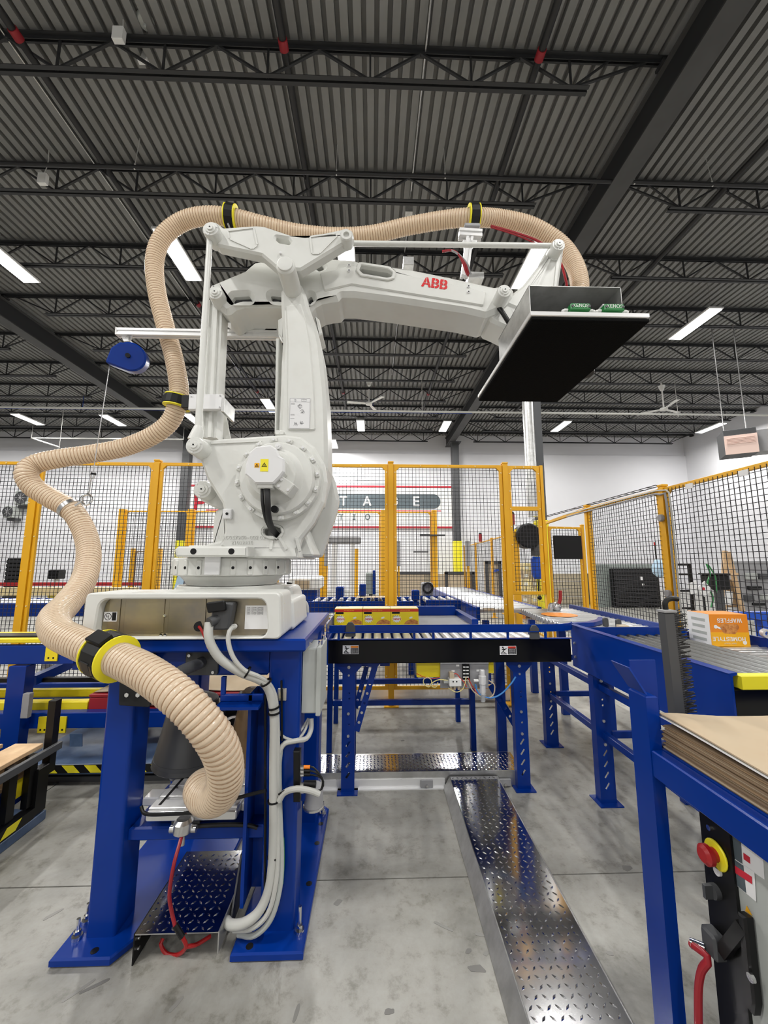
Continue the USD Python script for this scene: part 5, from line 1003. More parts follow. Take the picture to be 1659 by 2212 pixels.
bl.part('foot', MB().box(-.72, -.62, 1.54, 1.76, .3435, uz-.0005, .003), 'dark_grey'); bl.part('valve', MB().lathe([(.02, -.02), (.032, -.01), (.032, .02), (.022, .03)], (-.655, 1.490, .365), (0, 0, 1), 16), 'steel', 'round steel valve'); bl.part('valve_fitting', MB().cyl((-.70, 1.492, .36), (-.61, 1.492, .36), .012, n=12).cyl((-.655, 1.490, .31), (-.655, 1.490, .35), .008, n=10), 'steel')
bl.part('hose_port', MB().cyl((-.63, 1.60, uz+.04), (-.63, 1.62, uz+.07), .052, n=24), 'dark_grey')
a0, a1 = PY(388, 1662, 1.78), PY(410, 1540, 1.80)
ca = thing('filter_canister', 'dark grey tapered filter canister behind the hose in the pedestal', 'filter', (a0+a1)/2)
ca.part('shell', MB().lathe([(.095, 0), (.128, .0), (.132, .004), (.098, .27), (.094, .274)], a0+[0, .05, 0], (a1-a0)*[1, .3, 1], 40), 'canister'); d = (a1-a0)*[1, .3, 1]; d /= np.linalg.norm(d)
ca.part('outlet', MB().cyl(a0+[0, .05, 0]-d*.05, a0+[0, .05, 0], .055, n=24), 'grey', 'pale outlet'); ca.part('band', MB().lathe([(.126, .02), (.1315, .02), (.130, .035), (.125, .035)], a0+[0, .05, 0], d, 40), 'dark_grey')
a0, a1 = PY(525, 1640, 1.85), PY(560, 1505, 1.85)
dm = thing('brown_drum', 'brown cylindrical drum leaning beside the cable channel in the pedestal', 'drum', (a0+a1)/2)
d = (a1-a0)/np.linalg.norm(a1-a0); dm.part('shell', MB().lathe([(.055, 0), (.075, .0), (.078, .01), (.078, .28), (.07, .29)], a0, d, 32), 'brown_drum'); dm.part('black_cap', MB().cyl(a0-d*.03, a0, .07, .078, n=24), 'black')
bk2 = thing('blower_housing', 'black finned blower housing behind the canister in the pedestal', 'blower', PY(505, 1560, 1.92))
bk2.part('housing', MB().px([(480, 1545), (500, 1512), (545, 1510), (540, 1545), (512, 1580), (492, 1570)], 1.92, 1.93, 2.05, .006), 'black'); bk2.part('fin', MB().px([(478, 1535), (498, 1502), (506, 1504), (486, 1540)], 1.92, 1.90, 1.925, .003), 'dark_grey'); bk2.part('name_plate', MB().px([(512, 1512), (552, 1508), (551, 1518), (511, 1522)], 1.925, 1.92, 1.929), 'galv', 'pale metal plate'); bk2.part('ring', MB().lathe([(.05, 0), (.06, 0), (.06, .03), (.05, .03)], PY(505, 1575, 1.90), (.3, -1, .2), 28, False), 'alu', 'pale metal ring')
mo = thing('pipe_elbow', 'cast grey pipe elbow with ring flange beside the vacuum unit', 'pipe fitting', PY(545, 1690, 1.8))
mo.part('elbow', MB().tube([PY(540, 1672, 1.86), PY(548, 1680, 1.82), PY(558, 1700, 1.80), PY(575, 1702, 1.80)], .045, 18, .01), 'grey'); mo.part('flange', MB().lathe([(.04, 0), (.056, 0), (.056, .015), (.04, .015)], PY(560, 1701, 1.80), (1, 0, 0), 24), 'steel')
# cables
cg = thing('robot_cable', 'thick grey robot cable bundle from the base panel down the pedestal to the floor', 'cable', PY(592, 1800, 1.42))
pth = [(452, 1345, 1.41), (450, 1370, 1.40), (457, 1395, 1.40), (478, 1425, 1.41), (520, 1452, 1.43), (560, 1468, 1.45), (578, 1485, 1.465), (588, 1515, 1.475), (592, 1560, 1.475), (591, 1640, 1.475), (591, 1740, 1.47), (590, 1830, 1.47), (583, 1910, 1.46), (562, 1965, 1.45), (530, 1993, 1.45), (500, 1998, 1.47), (490, 1990, 1.50)]
cg.part('cable', MB().tube([PY(*q) for q in pth], .0155, 14, .015), 'cable_grey', 'thick grey cable')
cg.part('cable', MB().tube([PY(507, 1354, 1.44), PY(497, 1360, 1.42), PY(493, 1385, 1.41), PY(504, 1420, 1.41), PY(528, 1448, 1.42), PY(560, 1462, 1.44), PY(585, 1482, 1.465), PY(597, 1520, 1.478), PY(600, 1600, 1.478), PY(599, 1720, 1.475), PY(600, 1820, 1.47), PY(597, 1900, 1.455), PY(580, 1970, 1.445), PY(545, 2005, 1.45), PY(505, 2010, 1.48)], .008, 10, .015), 'cable_grey', 'thin pale cable')
cg.part('cable', MB().tube([PY(606, 1622, 1.49), PY(603, 1660, 1.485), PY(605, 1760, 1.48), PY(608, 1850, 1.475), PY(604, 1920, 1.46), PY(585, 1985, 1.45), PY(550, 2020, 1.46), PY(515, 2018, 1.49)], .009, 10, .015), 'grey_box', 'grey cable'); cg.part('cable', MB().tube([PY(611, 1810, 1.488), PY(612, 1860, 1.484), PY(609, 1910, 1.47)], .005, 8, .015), 'green', 'green earth wire')
for u, v in ((534, 1452), (575, 1474), (592, 1528), (592, 1540), (591, 1730), (591, 1850), (586, 1905)):
    Yc = 1.475 if v > 1500 else 1.44
    k = np.argmin([math.hypot(*(np.array([u, v])-q[:2])) for q in pth]); dd = np.array(PY(*pth[min(k+1, len(pth)-1)]))-np.array(PY(*pth[max(k-1, 0)])); dd /= np.linalg.norm(dd)
    cg.part('cable_tie', MB().lathe([(.017, -.003), (.021, -.003), (.021, .003), (.017, .003)], PY(u, v, Yc if v > 1500 else 1.435), dd, 18, False), 'black', 'black cable tie')
cg.part('air_tube', MB().tube([PY(430, 1354, 1.455), PY(436, 1362, 1.43), PY(443, 1378, 1.42), PY(450, 1400, 1.425)], .005, 8, .01), 'red', 'red tube'); cg.part('air_tube', MB().tube([PY(573, 1500, 1.49), PY(573, 1700, 1.49), PY(572, 1990, 1.49)], .0045, 8, .03).tube([PY(608, 1470, 1.49), PY(609, 1600, 1.49)], .004, 8, .03), 'black', 'thin black tube')
jb = thing('junction_box', 'light grey steel junction box on the right side of the pedestal', 'electrical box', PY(668, 1480, 1.55))
bx = -.255
jb.part('body', MB().box(bx-.008, bx+.045, 1.53, 1.70, .72, .955, .004), 'grey_box'); jb.part('lid', MB().box(bx+.0455, bx+.062, 1.522, 1.708, .712, .963, .004), 'grey_box')
for y in (1.56, 1.66): jb.part('lid_clip', MB().cyl((bx+.053, y, .963), (bx+.053, y, .98), .008, n=10), 'chrome', 'bright clip')
jb.part('mount_tab', MB().bar((bx-.005, 1.53, .95), (bx+.02, 1.53, .975), .012, .006, (0, 1, 0)), 'galv')
gb = thing('box_cables', 'pale grey cables looping from the junction box to the cable bundle', 'cable', PY(640, 1610, 1.5))
for k, pts in enumerate(([(672, 1552, 1.56), (672, 1575, 1.55), (662, 1595, 1.53), (640, 1600, 1.50), (615, 1606, 1.49), (603, 1625, 1.485)], [(668, 1552, 1.57), (660, 1575, 1.55), (648, 1592, 1.52), (630, 1598, 1.505), (610, 1590, 1.498), (600, 1575, 1.492)], [(666, 1552, 1.58), (654, 1572, 1.56), (640, 1588, 1.53), (622, 1590, 1.51)])):
    gb.part('cable', MB().tube([PY(*q) for q in pts], .009 if k == 0 else .005, 10, .012), 'cable_grey')
tb2 = thing('terminal_block', 'black sensor distribution block with orange and black plugs on the pedestal post', 'terminal block', PY(645, 1680, 1.49))
tb2.part('block', MB().px([(634, 1622), (648, 1622), (648, 1732), (634, 1732)], 1.475, 1.47, 1.504, .003), 'black')
for k, (v, c_) in enumerate(((1657, 'orange_plug'), (1665, 'black'), (1673, 'black'), (1694, 'black'), (1710, 'black'))):
    a = PY(649, v, 1.485); tb2.part('nut', MB().cyl(a, a+[.012, 0, 0], .007, n=10), 'chrome'); tb2.part('plug', MB().cyl(a+[.012, 0, 0], a+[.034 if k != 3 else .055, 0, 0], .006 if k != 3 else .012, n=12), c_)
for k, v in enumerate((1657, 1666, 1674)):
    a = PY(668, v, 1.485); tb2.part('sensor_cable', MB().tube([a-[.01, 0, 0], a+[.012, 0, 0], PY(690+2*k, 1672+4*k, 1.48), PY(699-k, 1692, 1.475), PY(690, 1708, 1.47), PY(660, 1705, 1.46), PY(625, 1704, 1.455), PY(602, 1716, 1.46)], .0032, 7, .012), 'black')
tb2.part('sensor_cable', MB().tube([PY(690, 1716, 1.46), PY(670, 1708, 1.455), PY(640, 1704, 1.45), PY(615, 1712, 1.46), PY(603, 1730, 1.465)], .010, 10, .012), 'cable_grey', 'pale grey cable')
fn = thing('gear_motor', 'small round grey motor low on the right side of the pedestal', 'motor', PY(678, 1715, 1.6)); p = PY(678, 1712, 1.6); fn.part('body', MB().cyl(p+[0, 0, .03], p-[0, 0, .05], .034, .036, n=26, b=.008), 'grey'); fn.part('rim', MB().lathe([(.034, -.052), (.040, -.050), (.040, -.044), (.034, -.042)], p, (0, 0, 1), 26), 'steel'); fn.part('bracket', MB().box(-.264, p[0]-.02, 1.58, 1.62, p[2]-.02, p[2]+.02, .003), 'blue')
sw = thing('wall_switch', 'small pale steel bracket on the pedestal post beside the grey cable', 'bracket', PY(605, 1500, 1.5)); p = PY(606, 1500, 1.5); sw.part('plate', MB().box(p[0]-.01, p[0]+.022, 1.496, 1.504, p[2]-.022, p[2]+.022, .002), 'galv'); sw.part('slot', MB().box(p[0]-.002, p[0]+.004, 1.4945, 1.496, p[2]-.012, p[2]+.01), 'cream')
uc = thing('unit_cable', 'black and grey cable running below the vacuum unit', 'cable', PY(450, 1755, 1.5)); uc.part('cable', MB().tube([PY(305, 1742, 1.52), PY(315, 1758, 1.505), PY(370, 1758, 1.495), PY(440, 1752, 1.485), PY(500, 1728, 1.48), PY(545, 1715, 1.475), PY(575, 1708, 1.47)], .006, 8, .012), 'black'); uc.part('cable', MB().tube([PY(420, 1785, 1.51), PY(470, 1782, 1.51), PY(530, 1782, 1.515), PY(556, 1788, 1.52)], .007, 8, .012), 'black')
sd = thing('side_cover', 'grey bent metal cover standing beside the short floor cover', 'cover', PY(520, 1930, 1.5)); sd.part('plate', MB().frame([(1.50, .03), (1.78, .03), (1.74, .20), (1.60, .20)], -.488, -.482, ex=(0, 1, 0), ey=(0, 0, 1), ez=(1, 0, 0)), 'dark_grey')

# ------------------------------------------------------------------ cardboard table at the right
tx = .72
ct = thing('sheet_table', 'blue steel stand holding the stack of brown cardboard sheets at the right', 'stand', (1.1, .8, 0))
ct.part('post', MB().box(tx, tx+.032, 1.045, 1.115, 0, .93, .003), 'blue'); ct.part('post', MB().box(1.70, 1.735, 1.045, 1.115, 0, .80, .003), 'blue'); ct.part('post', MB().box(tx, tx+.032, .10, .16, 0, .80, .003), 'blue'); ct.part('post', MB().box(1.70, 1.735, .10, .16, 0, .80, .003), 'blue')
ct.part('side_rail', MB().box(tx+.002, tx+.032, .161, 1.044, .735, .80, .003), 'blue'); ct.part('front_rail', MB().box(tx+.033, 1.699, 1.06, 1.10, .735, .80, .003), 'blue'); ct.part('cross_rail', MB().box(tx+.033, 1.699, .85, .89, .735, .79, .003), 'blue')
ct.part('deck', MB().box(tx+.033, 1.69, .17, 1.055, .792, .80), 'blue'); ct.part('lower_rail', MB().box(tx+.033, 1.699, 1.05, 1.10, .04, .095, .003), 'blue')
g = [np.array([tx, 1.115, .925]), np.array([tx+.004, 1.05, .925])]
ct.part('guide_flap', MB().frame([(1.045, 0), (1.115, 0), (1.135, .065), (1.058, .065)], -.0025, .0025, (tx+.003, 0, .935), (0, 1, 0), (-.5, 0, 1), (1, 0, 0)), 'blue', 'flared blue guide flap'); ct.part('guide_plate', MB().box(tx+.01, tx+.085, 1.1155, 1.1195, .82, 1.005), 'blue')
cs = thing('cardboard_stack', 'stack of large brown cardboard sheets with a curling top sheet on the blue stand', 'cardboard', (1.2, .7, .80))
def sheet(z, x0, x1, y0, y1, amp, seed, t=.003, lift=0.):
    nx, ny = 18, 18; X, Y = np.meshgrid(np.linspace(x0, x1, nx), np.linspace(y0, y1, ny), indexing='ij'); q = np.stack([X*2.2, Y*2.2, np.full_like(X, seed)], -1)
    Z = z+amp*meshkit.noise(q, 5)+lift*np.exp(-((X-x0)/.12)**2)*np.exp(-((y1-Y)/.25)**2)
    top = np.stack([X, Y, Z+t], -1).reshape(-1, 3); bot = np.stack([X, Y, Z], -1).reshape(-1, 3); N = nx*ny; F = []
    for i in range(nx-1):
        for j in range(ny-1):
            a, b, c_, d = i*ny+j, (i+1)*ny+j, (i+1)*ny+j+1, i*ny+j+1; F += [[a, b, c_], [a, c_, d], [N+a, N+c_, N+b], [N+a, N+d, N+c_]]
    E = [i*ny for i in range(nx)]+[(nx-1)*ny+j for j in range(1, ny)]+[i*ny+ny-1 for i in range(nx-2, -1, -1)]+[j for j in range(ny-2, 0, -1)]
    for a, b in zip(E, E[1:]+E[:1]): F += [[N+a, N+b, b], [N+a, b, a]]
    return MB().add(np.vstack([top, bot]), np.array(F))
zz = .8005
for k in range(17):
    w_ = R_.uniform(-.006, .006); cs.part('sheet', sheet(zz, tx+.036+abs(w_), 1.66+w_, .18, 1.052-R_.uniform(0, .012), 0.0006, k, .0029), ('kraft_edge', 'kraft', 'kraft_edge', 'wood_dark')[k % 4], smooth=40); zz += .0036
cs.part('sheet', sheet(zz+.001, tx+.036, 1.67, .18, 1.055, .010, 41, .002, .010), 'paper', 'white-edged slip sheet', smooth=40)
cs.part('top_sheet', sheet(zz+.005, tx+.038, 1.665, .18, 1.053, .011, 41, .003, .012), 'kraft', 'brown curling top sheet', smooth=40)
# control cabinet below the stand
cx = .80
cb = thing('control_cabinet', 'grey control cabinet with black panel, red emergency stop and stickers under the blue stand', 'cabinet', (1.0, .6, .1))
cb.part('body', MB().box(cx+.004, 1.30, .25, .998, .02, .73, .006), 'grey_box'); cb.part('black_panel', MB().box(cx-.004, cx+.0035, .918, .998, .06, .72, .003), 'black', 'black control panel')
def onx(u, v): return PX(u, v, cx-.004)
p = onx(1549, 1846); cb.part('stop_ring', MB().cyl(p, p-[.006, 0, 0], .030, n=26, b=.002), 'hivis', 'yellow ring'); cb.part('emergency_stop', MB().lathe([(.014, .006), (.014, .018), (.021, .020), (.021, .030), (.014, .036)], p, (-1, 0, 0), 24), 'red', 'red mushroom emergency stop')
p = onx(1553, 1882); cb.part('white_button', MB().cyl(p, p-[.006, 0, 0], .009, n=18), 'paper', 'white push button')
p = onx(1548, 1925); cb.part('selector_switch', MB().cyl(p, p-[.012, 0, 0], .015, n=18).box(p[0]-.03, p[0]-.012, p[1]-.004, p[1]+.004, p[2]-.014, p[2]+.014), 'dark_grey'); p = onx(1535, 1788); cb.part('key_lock', MB().cyl(p, p-[.006, 0, 0], .006, n=12), 'chrome')
p = onx(1556, 2036); cb.part('air_regulator', MB().frame(rnd(sbox(-.02, -.026, .02, .026), .008), 0, .03, p, (0, 1, 0), (0, 0, 1), (-1, 0, 0), .005), 'dark_grey', 'dark air regulator'); cb.part('air_fitting', MB().cyl(p+[-.03, .008, -.018], p+[-.05, .026, -.022], .010, n=12), 'chrome', 'bright fitting')
q = p+[-.05, .025, -.022]; cb.part('air_tube', MB().tube([q, PX(1530, 2070, .755), PX(1516, 2095, .745), PX(1509, 2135, .74), PX(1509, 2212, .735), PX(1512, 2300, .735)], .008, 10, .012), 'red_tube', 'red air tube')
def lab(pts, x, col, name): P = [PX(u, v, x) for u, v in pts]; return MB().frame(Polygon([(q[1], q[2]) for q in P]), -.0006, 0, (x, 0, 0), (0, 1, 0), (0, 0, 1), (1, 0, 0))
fx = cx+.0034
s = cb.part('notice_sticker', lab([(1580, 1792), (1648, 1838), (1652, 1900), (1584, 1855)], fx, 'paper', ''), 'paper', 'white and blue safety notice'); s.part('notice_field', lab([(1581, 1793), (1600, 1806), (1604, 1868), (1585, 1855)], fx-.0007, '', ''), 'sign_grey')
s.part('notice_print', lab([(1606, 1842), (1620, 1852), (1621, 1866), (1607, 1856)], fx-.0007, '', ''), 'sign_red')
s = cb.part('notice_sticker', lab([(1580, 1850), (1630, 1884), (1634, 1948), (1588, 1910)], fx-.0008, '', ''), 'paper', 'red and white safety notice'); s.part('notice_field', lab([(1581, 1853), (1606, 1870), (1612, 1929), (1589, 1910)], fx-.0015, '', ''), 'sign_grey'); s.part('notice_print', lab([(1585, 1868), (1624, 1894), (1625, 1910), (1586, 1884)], fx-.0022, '', ''), 'sign_red')
hd = [(1609, 1968), (1628, 1982), (1648, 2170), (1644, 2194), (1628, 2172), (1612, 2000)]
cb.part('door_handle', MB().frame(Polygon([(PX(u, v, cx)[1], PX(u, v, cx)[2]) for u, v in hd]), -.022, 0, (cx+.003, 0, 0), (0, 1, 0), (0, 0, 1), (1, 0, 0), .004), 'black', 'black lever handle'); cb.part('handle_arm', MB().bar(onx(1575, 2058)-[.015, 0, 0], PX(1618, 2000, cx)-[.012, 0, 0], .016, .022, (0, 0, 1)), 'black'); cb.part('warning_triangle', lab([(1613, 1956), (1625, 1978), (1610, 1968)], fx-.0007, '', ''), 'amber', 'amber warning triangle'); p = PX(1626, 2112, cx-.02); cb.part('key', MB().cyl(p, p-[.006, 0, 0], .008, n=14), 'chrome')
cb.part('cabinet_foot', MB().box(cx+.05, cx+.12, .35, .85, 0, .02), 'black')

# ------------------------------------------------------------------ pallet machinery at the left
pm_ = thing('pallet_magazine', 'blue and yellow pallet conveyor frame behind the pedestal at the left', 'pallet conveyor', (-2.3, 2.6, 0))
LY = 2.55; zx = lambda v, Y=LY: PY(100, v, Y)[2]
pm_.part('upper_beam', MB().box(-3.6, -1.86, LY, LY+.06, zx(1435), zx(1395), .004), 'blue'); pm_.part('lower_beam', MB().box(-3.6, -1.10, LY+.05, LY+.11, zx(1582), zx(1547), .004), 'blue'); pm_.part('lower_beam', MB().box(-3.6, -1.10, 3.30, 3.36, .20, .32, .004), 'blue')
for v0, v1, yy in ((1389, 1380, LY+.02), (1375, 1367, LY+.20)): pm_.part('yellow_rail', MB().box(-3.6, -1.86, yy, yy+.05, zx(v0, yy), zx(v1, yy), .004), 'yellow')
pm_.part('black_belt', MB().box(-3.6, -1.86, LY+.075, LY+.19, zx(1392), zx(1378), .004), 'black')
for v0, v1, yy, b in ((1508, 1491, LY+.25, .01), (1537, 1516, LY+.12, .006)): pm_.part('yellow_rail', MB().box(-3.6, PY(166, 1550, LY+.02)[0]-.012, yy, yy+.06, zx(v0, yy), zx(v1, yy), b), 'yellow')
pm_.part('black_rail', MB().box(-3.6, -1.3, LY+.25, LY+.29, zx(1474, LY+.25), zx(1465, LY+.25)), 'black'); pm_.part('black_rail', MB().box(-3.6, -1.6, LY+.2, LY+.24, zx(1545, LY+.2), zx(1538, LY+.2)), 'black')
a = PY(45, 1440, LY); pm_.part('post', MB().box(a[0]-.055, a[0]+.05, LY-.02, LY+.049, 0, zx(1437), .004), 'blue'); pm_.part('post', MB().box(-3.55, -3.44, LY-.02, LY+.049, 0, zx(1437), .004), 'blue'); pm_.part('post', MB().box(-1.93, -1.86, 3.30, 3.37, 0, zx(1395), .004), 'blue')
for u0, u1, v0, v1 in ((98, 128, 1395, 1428), (82, 108, 1547, 1583), (120, 146, 1547, 1583)):
    yy = LY-.001 if v0 < 1500 else LY+.049; p, q = PY(u0, v1, yy), PY(u1, v0, yy); b = pm_.part('yellow_bracket', MB().box(p[0], q[0], yy-.008, yy, p[2], q[2], .002), 'yellow', 'yellow bolted bracket')
    for s in (.3, .7): b.part('bracket_hole', MB().cyl((p[0]+(q[0]-p[0])*s, yy-.008, p[2]+.02), (p[0]+(q[0]-p[0])*s, yy-.0088, p[2]+.02), .006, n=10), 'black')
p = PY(62, 1520, LY-.025); pm_.part('light_curtain', MB().box(p[0]-.02, p[0]+.02, LY-.05, LY-.021, zx(1545), zx(1492), .003), 'grey', 'grey sensor bar')
pm_.part('diagonal_brace', MB().bar(PY(70, 1470, 2.75), PY(200, 1412, 3.3), .05, .06), 'blue'); pm_.part('arm_beam', MB().bar((-1.86, LY+.03, .66), (-1.80, 3.3, .66), .06, .10, (0, 0, 1), .004), 'blue')
rpal = thing('red_pallet', 'red painted pallet carrying a cardboard sheet behind the pedestal', 'pallet', (-1.45, 2.9, .3))
rz = zx(1550, LY+.02)
p0_, p1_ = PY(166, 1550, LY+.02)[0], -.62
for x in (p0_, p0_+.48, p1_-.12): rpal.part('block', MB().box(x, x+.12, LY+.115, 3.25, rz+.004, rz+.085, .006), 'pallet_red')
rpal.part('top_board', MB().box(p0_, p1_, LY+.11, 3.28, rz+.0855, rz+.105, .004), 'pallet_red'); rpal.part('bottom_board', MB().box(p0_, p1_, LY+.115, LY+.20, rz-.012, rz+.0035, .003), 'pallet_red')
single('cardboard_sheet', sheet(rz+.106, p0_+.02, p1_-.02, LY+.13, 3.26, .03, 9, .004, .0), 'kraft', 'brown cardboard sheet on the red pallet', 'cardboard')
lt_ = thing('lift_table', 'blue grey lift table with yellow and black hazard edge behind the pedestal', 'lift table', (-1.3, 2.6, 0))
hz0, hz1 = PY(150, 1670, 2.42)[2], PY(150, 1653, 2.42)[2]
tz = hz1+.003
lt_.part('platform', MB().box(-2.05, -.62, 2.425, 3.25, hz0-.012, tz, .003), 'blue_grey'); lt_.part('hazard_board', MB().box(-2.03, -.64, 2.419, 2.4245, hz0, hz1), 'black')
for k in range(11):
    x = -2.02+k*.125; P = Polygon([(x, hz1-.001), (x+.065, hz1-.001), (x+.105, hz0+.001), (x+.04, hz0+.001)]); lt_.part('hazard_stripe', MB().xz(P, 2.4175, 2.4188), 'hivis', 'yellow hazard stripe')
lt_.part('base', MB().box(-1.95, -.7, 2.55, 3.1, .03, hz0-.013), 'black'); lt_.part('base_frame', MB().box(-2.0, -.66, 2.50, 3.2, 0, .03), 'dark_grey')
lt_.part('anchor_bracket', MB().px([(152, 1585), (178, 1585), (178, 1612), (152, 1612)], 2.46, 2.455, 2.462), 'blue_grey')
# pallet dolly cut by the left edge
pd = thing('pallet_station', 'black and blue pallet station with hazard stripes cut by the left edge', 'pallet station', (-1.9, 1.6, 0))
dxr = -1.64
def onl(u, v, x=dxr): return PX(u, v, x)
top_z = onl(60, 1652)[2]
pd.part('top_rail', MB().box(dxr-.02, dxr, .6, 2.23, top_z-.018, top_z+.018, .002), 'dark_grey', 'dark grey top rail')
for u, v in ((36, 1720), (80, 1690)): y = onl(u, v)[1]; pd.part('post', MB().box(dxr-.05, dxr-.021, y-.022, y+.02, .10, top_z+.015, .003), 'black')
pd.part('end_post', MB().box(dxr-.06, dxr-.022, 2.185, 2.225, .20, .56, .003), 'black', 'tall black end post'); pd.part('end_plate', MB().box(dxr-.045, dxr-.005, 2.10, 2.165, .05, top_z-.06, .003), 'black')
for y in (2.045, 1.88, 1.6): pd.part('yellow_corner', MB().box(dxr-.07, dxr-.055, y-.045, y+.035, .16, top_z-.08, .003), 'yellow', 'yellow corner plate')
pd.part('base_beam', MB().box(dxr-.06, dxr-.002, .6, 2.17, .0, .045, .003), 'blue_grey'); pd.part('hazard_board', MB().box(dxr-.052, dxr-.004, .6, 2.10, .0455, .092), 'black'); pd.part('blue_beam', MB().box(dxr-.14, dxr-.08, .6, 2.13, .12, .20, .003), 'blue'); pd.part('base_plate', MB().box(dxr-1.3, dxr-.061, .6, 2.17, .0, .05, .003), 'blue_grey')
for k in range(8): y = .7+k*.175; pd.part('hazard_stripe', MB().frame([(y, .054), (y+.075, .054), (y+.105, .091), (y+.03, .091)], dxr-.0039, dxr-.003, ex=(0, 1, 0), ey=(0, 0, 1), ez=(1, 0, 0)), 'hivis', 'yellow hazard stripe')
wp = thing('wooden_pallet', 'pale wooden pallet lying in the station at the left edge', 'pallet', (-2.1, 1.5, .25))
pz = top_z+.02
for k in range(6): x = dxr-.185-k*.20; wp.part('top_board', MB().box(x, x+.14, .95, 2.16, pz-.002, pz+.018, .002), 'wood')
for y in (1.05, 1.55, 2.08): wp.part('stringer', MB().box(dxr-1.25, dxr-.076, y-.04, y+.04, pz-.095, pz-.0025, .003), 'wood_dark')
for k in range(3): x = dxr-.16-k*.48; wp.part('bottom_board', MB().box(x, x+.10, .95, 2.16, pz-.115, pz-.0955, .002), 'wood_dark')
wp.part('skid', MB().box(dxr-1.2, dxr-.2, 1.0, 1.1, .0505, pz-.1155), 'wood_dark'); wp.part('skid', MB().box(dxr-1.2, dxr-.2, 1.7, 1.8, .0505, pz-.1155), 'wood_dark')

# ------------------------------------------------------------------ equipment beyond the tall fence
def stand_conveyor(name, label, x0, x1, y0, y1, z, axis='x', legs=True):
    t = thing(name, label, 'conveyor', ((x0+x1)/2, (y0+y1)/2, 0))
    if axis == 'x':
        t.part('side_channel', MB().box(x0, x1, y0, y0+.04, z-.10, z+.03, .004), 'blue'); t.part('side_channel', MB().box(x0, x1, y1-.04, y1, z-.10, z+.03, .004), 'blue'); n = int((x1-x0)/.10)
        for k in range(n): x = x0+.05+(x1-x0-.1)*k/max(1, n-1); t.part('roller', MB().cyl((x, y0+.04, z), (x, y1-.04, z), .03, n=10), 'roller', smooth=True)
    else:
        t.part('side_channel', MB().box(x0, x0+.04, y0, y1, z-.10, z+.03, .004), 'blue'); t.part('side_channel', MB().box(x1-.04, x1, y0, y1, z-.10, z+.03, .004), 'blue'); n = int((y1-y0)/.10)
        for k in range(n): y = y0+.05+(y1-y0-.1)*k/max(1, n-1); t.part('roller', MB().cyl((x0+.04, y, z), (x1-.04, y, z), .03, n=10), 'roller', smooth=True)
    if legs:
        for x in (x0+.1, x1-.1):
            for y in (y0+.03, y1-.03): t.part('leg', MB().box(x-.03, x+.03, y-.025, y+.025, 0, z-.10), 'blue')
    return t
stand_conveyor('roller_conveyor', 'blue crosswise roller conveyor behind the tall fence left of its middle post', -.75, .55, 4.6, 5.2, .80)
stand_conveyor('roller_conveyor', 'blue roller conveyor beyond the tall fence leading towards the main conveyor', 1.05, 1.72, 3.95, 7.2, .80, 'y')
stand_conveyor('roller_conveyor', 'blue crosswise conveyor behind the tall fence right of its middle post', .62, 1.02, 4.5, 5.1, .82)
stand_conveyor('roller_conveyor', 'blue conveyor beyond the tall fence at the far left', -5.3, -2.4, 4.1, 4.7, .84)
yb = thing('yellow_beam', 'yellow ledge beam on the conveyor beyond the fence at the left', 'beam', (-2.8, 4.05, .95)); yb.part('beam', MB().box(-5.3, -2.4, 4.04, 4.09, .95, 1.03, .004), 'cream'); yb.part('bracket', MB().box(-2.9, -2.85, 4.045, 4.095, .80, .95), 'grey'); yb.part('bracket', MB().box(-4.9, -4.85, 4.045, 4.095, .80, .95), 'grey')
single('cardboard_sheet', sheet(.84, -.20, .18, 4.62, 5.1, .05, 3, .004), 'kraft', 'brown cardboard sheet behind the middle fence post', 'cardboard')
def crate(name, u0, v0, u1, v1, Y, d, mat, label, cat, bev=.01, extra=None):
    p, q = PY(u0, v1, Y), PY(u1, v0, Y); t = thing(name, label, cat, ((p[0]+q[0])/2, Y+d/2, p[2])); t.part('body', MB().box(p[0], q[0], Y, Y+d, p[2], q[2], bev), mat)
    if extra: extra(t, p, q, Y)
    return t
def legs_to_floor(t, p, q, Y, m='dark_grey'): t.part('stand', MB().box(p[0]+(q[0]-p[0])*.3, p[0]+(q[0]-p[0])*.7, Y+.03, Y+.10, 0, p[2]-.0005), m)
crate('blue_tub', 725, 1268, 742, 1291, 4.8, .2, 'blue', 'blue tub on the far conveyor', 'tub', .01)
crate('blue_motor', 776, 1262, 790, 1288, 5.0, .15, 'blue', 'blue motor box on the far conveyor', 'motor', .01)
crate('grey_cabinet', 790, 1238, 812, 1284, 6.4, .3, 'green_grey', 'grey green electrical cabinet beyond the middle fence post', 'cabinet', .01, legs_to_floor)
crate('blue_column', 805, 1232, 811, 1284, 6.35, .04, 'blue', 'slim dark blue upright beside the grey green cabinet', 'upright', .004, legs_to_floor)
crate('blue_hopper', 890, 1275, 906, 1298, 4.45, .12, 'blue', 'blue hopper between fence and far conveyor', 'hopper', .01, lambda t, p, q, Y: legs_to_floor(t, p, q, Y, 'blue'))
crate('drive_unit', 912, 1258, 935, 1288, 5.3, .15, 'grey', 'grey drive unit with a black wheel beyond the fence', 'drive unit', .02, lambda t, p, q, Y: (legs_to_floor(t, p, q, Y), t.part('wheel', MB().lathe([(.05, -.02), (.075, -.02), (.08, 0), (.075, .02), (.05, .02)], ((p[0]+q[0])/2, Y-.03, (p[2]+q[2])/2+.02), (0, 1, 0), 24, False), 'black')))
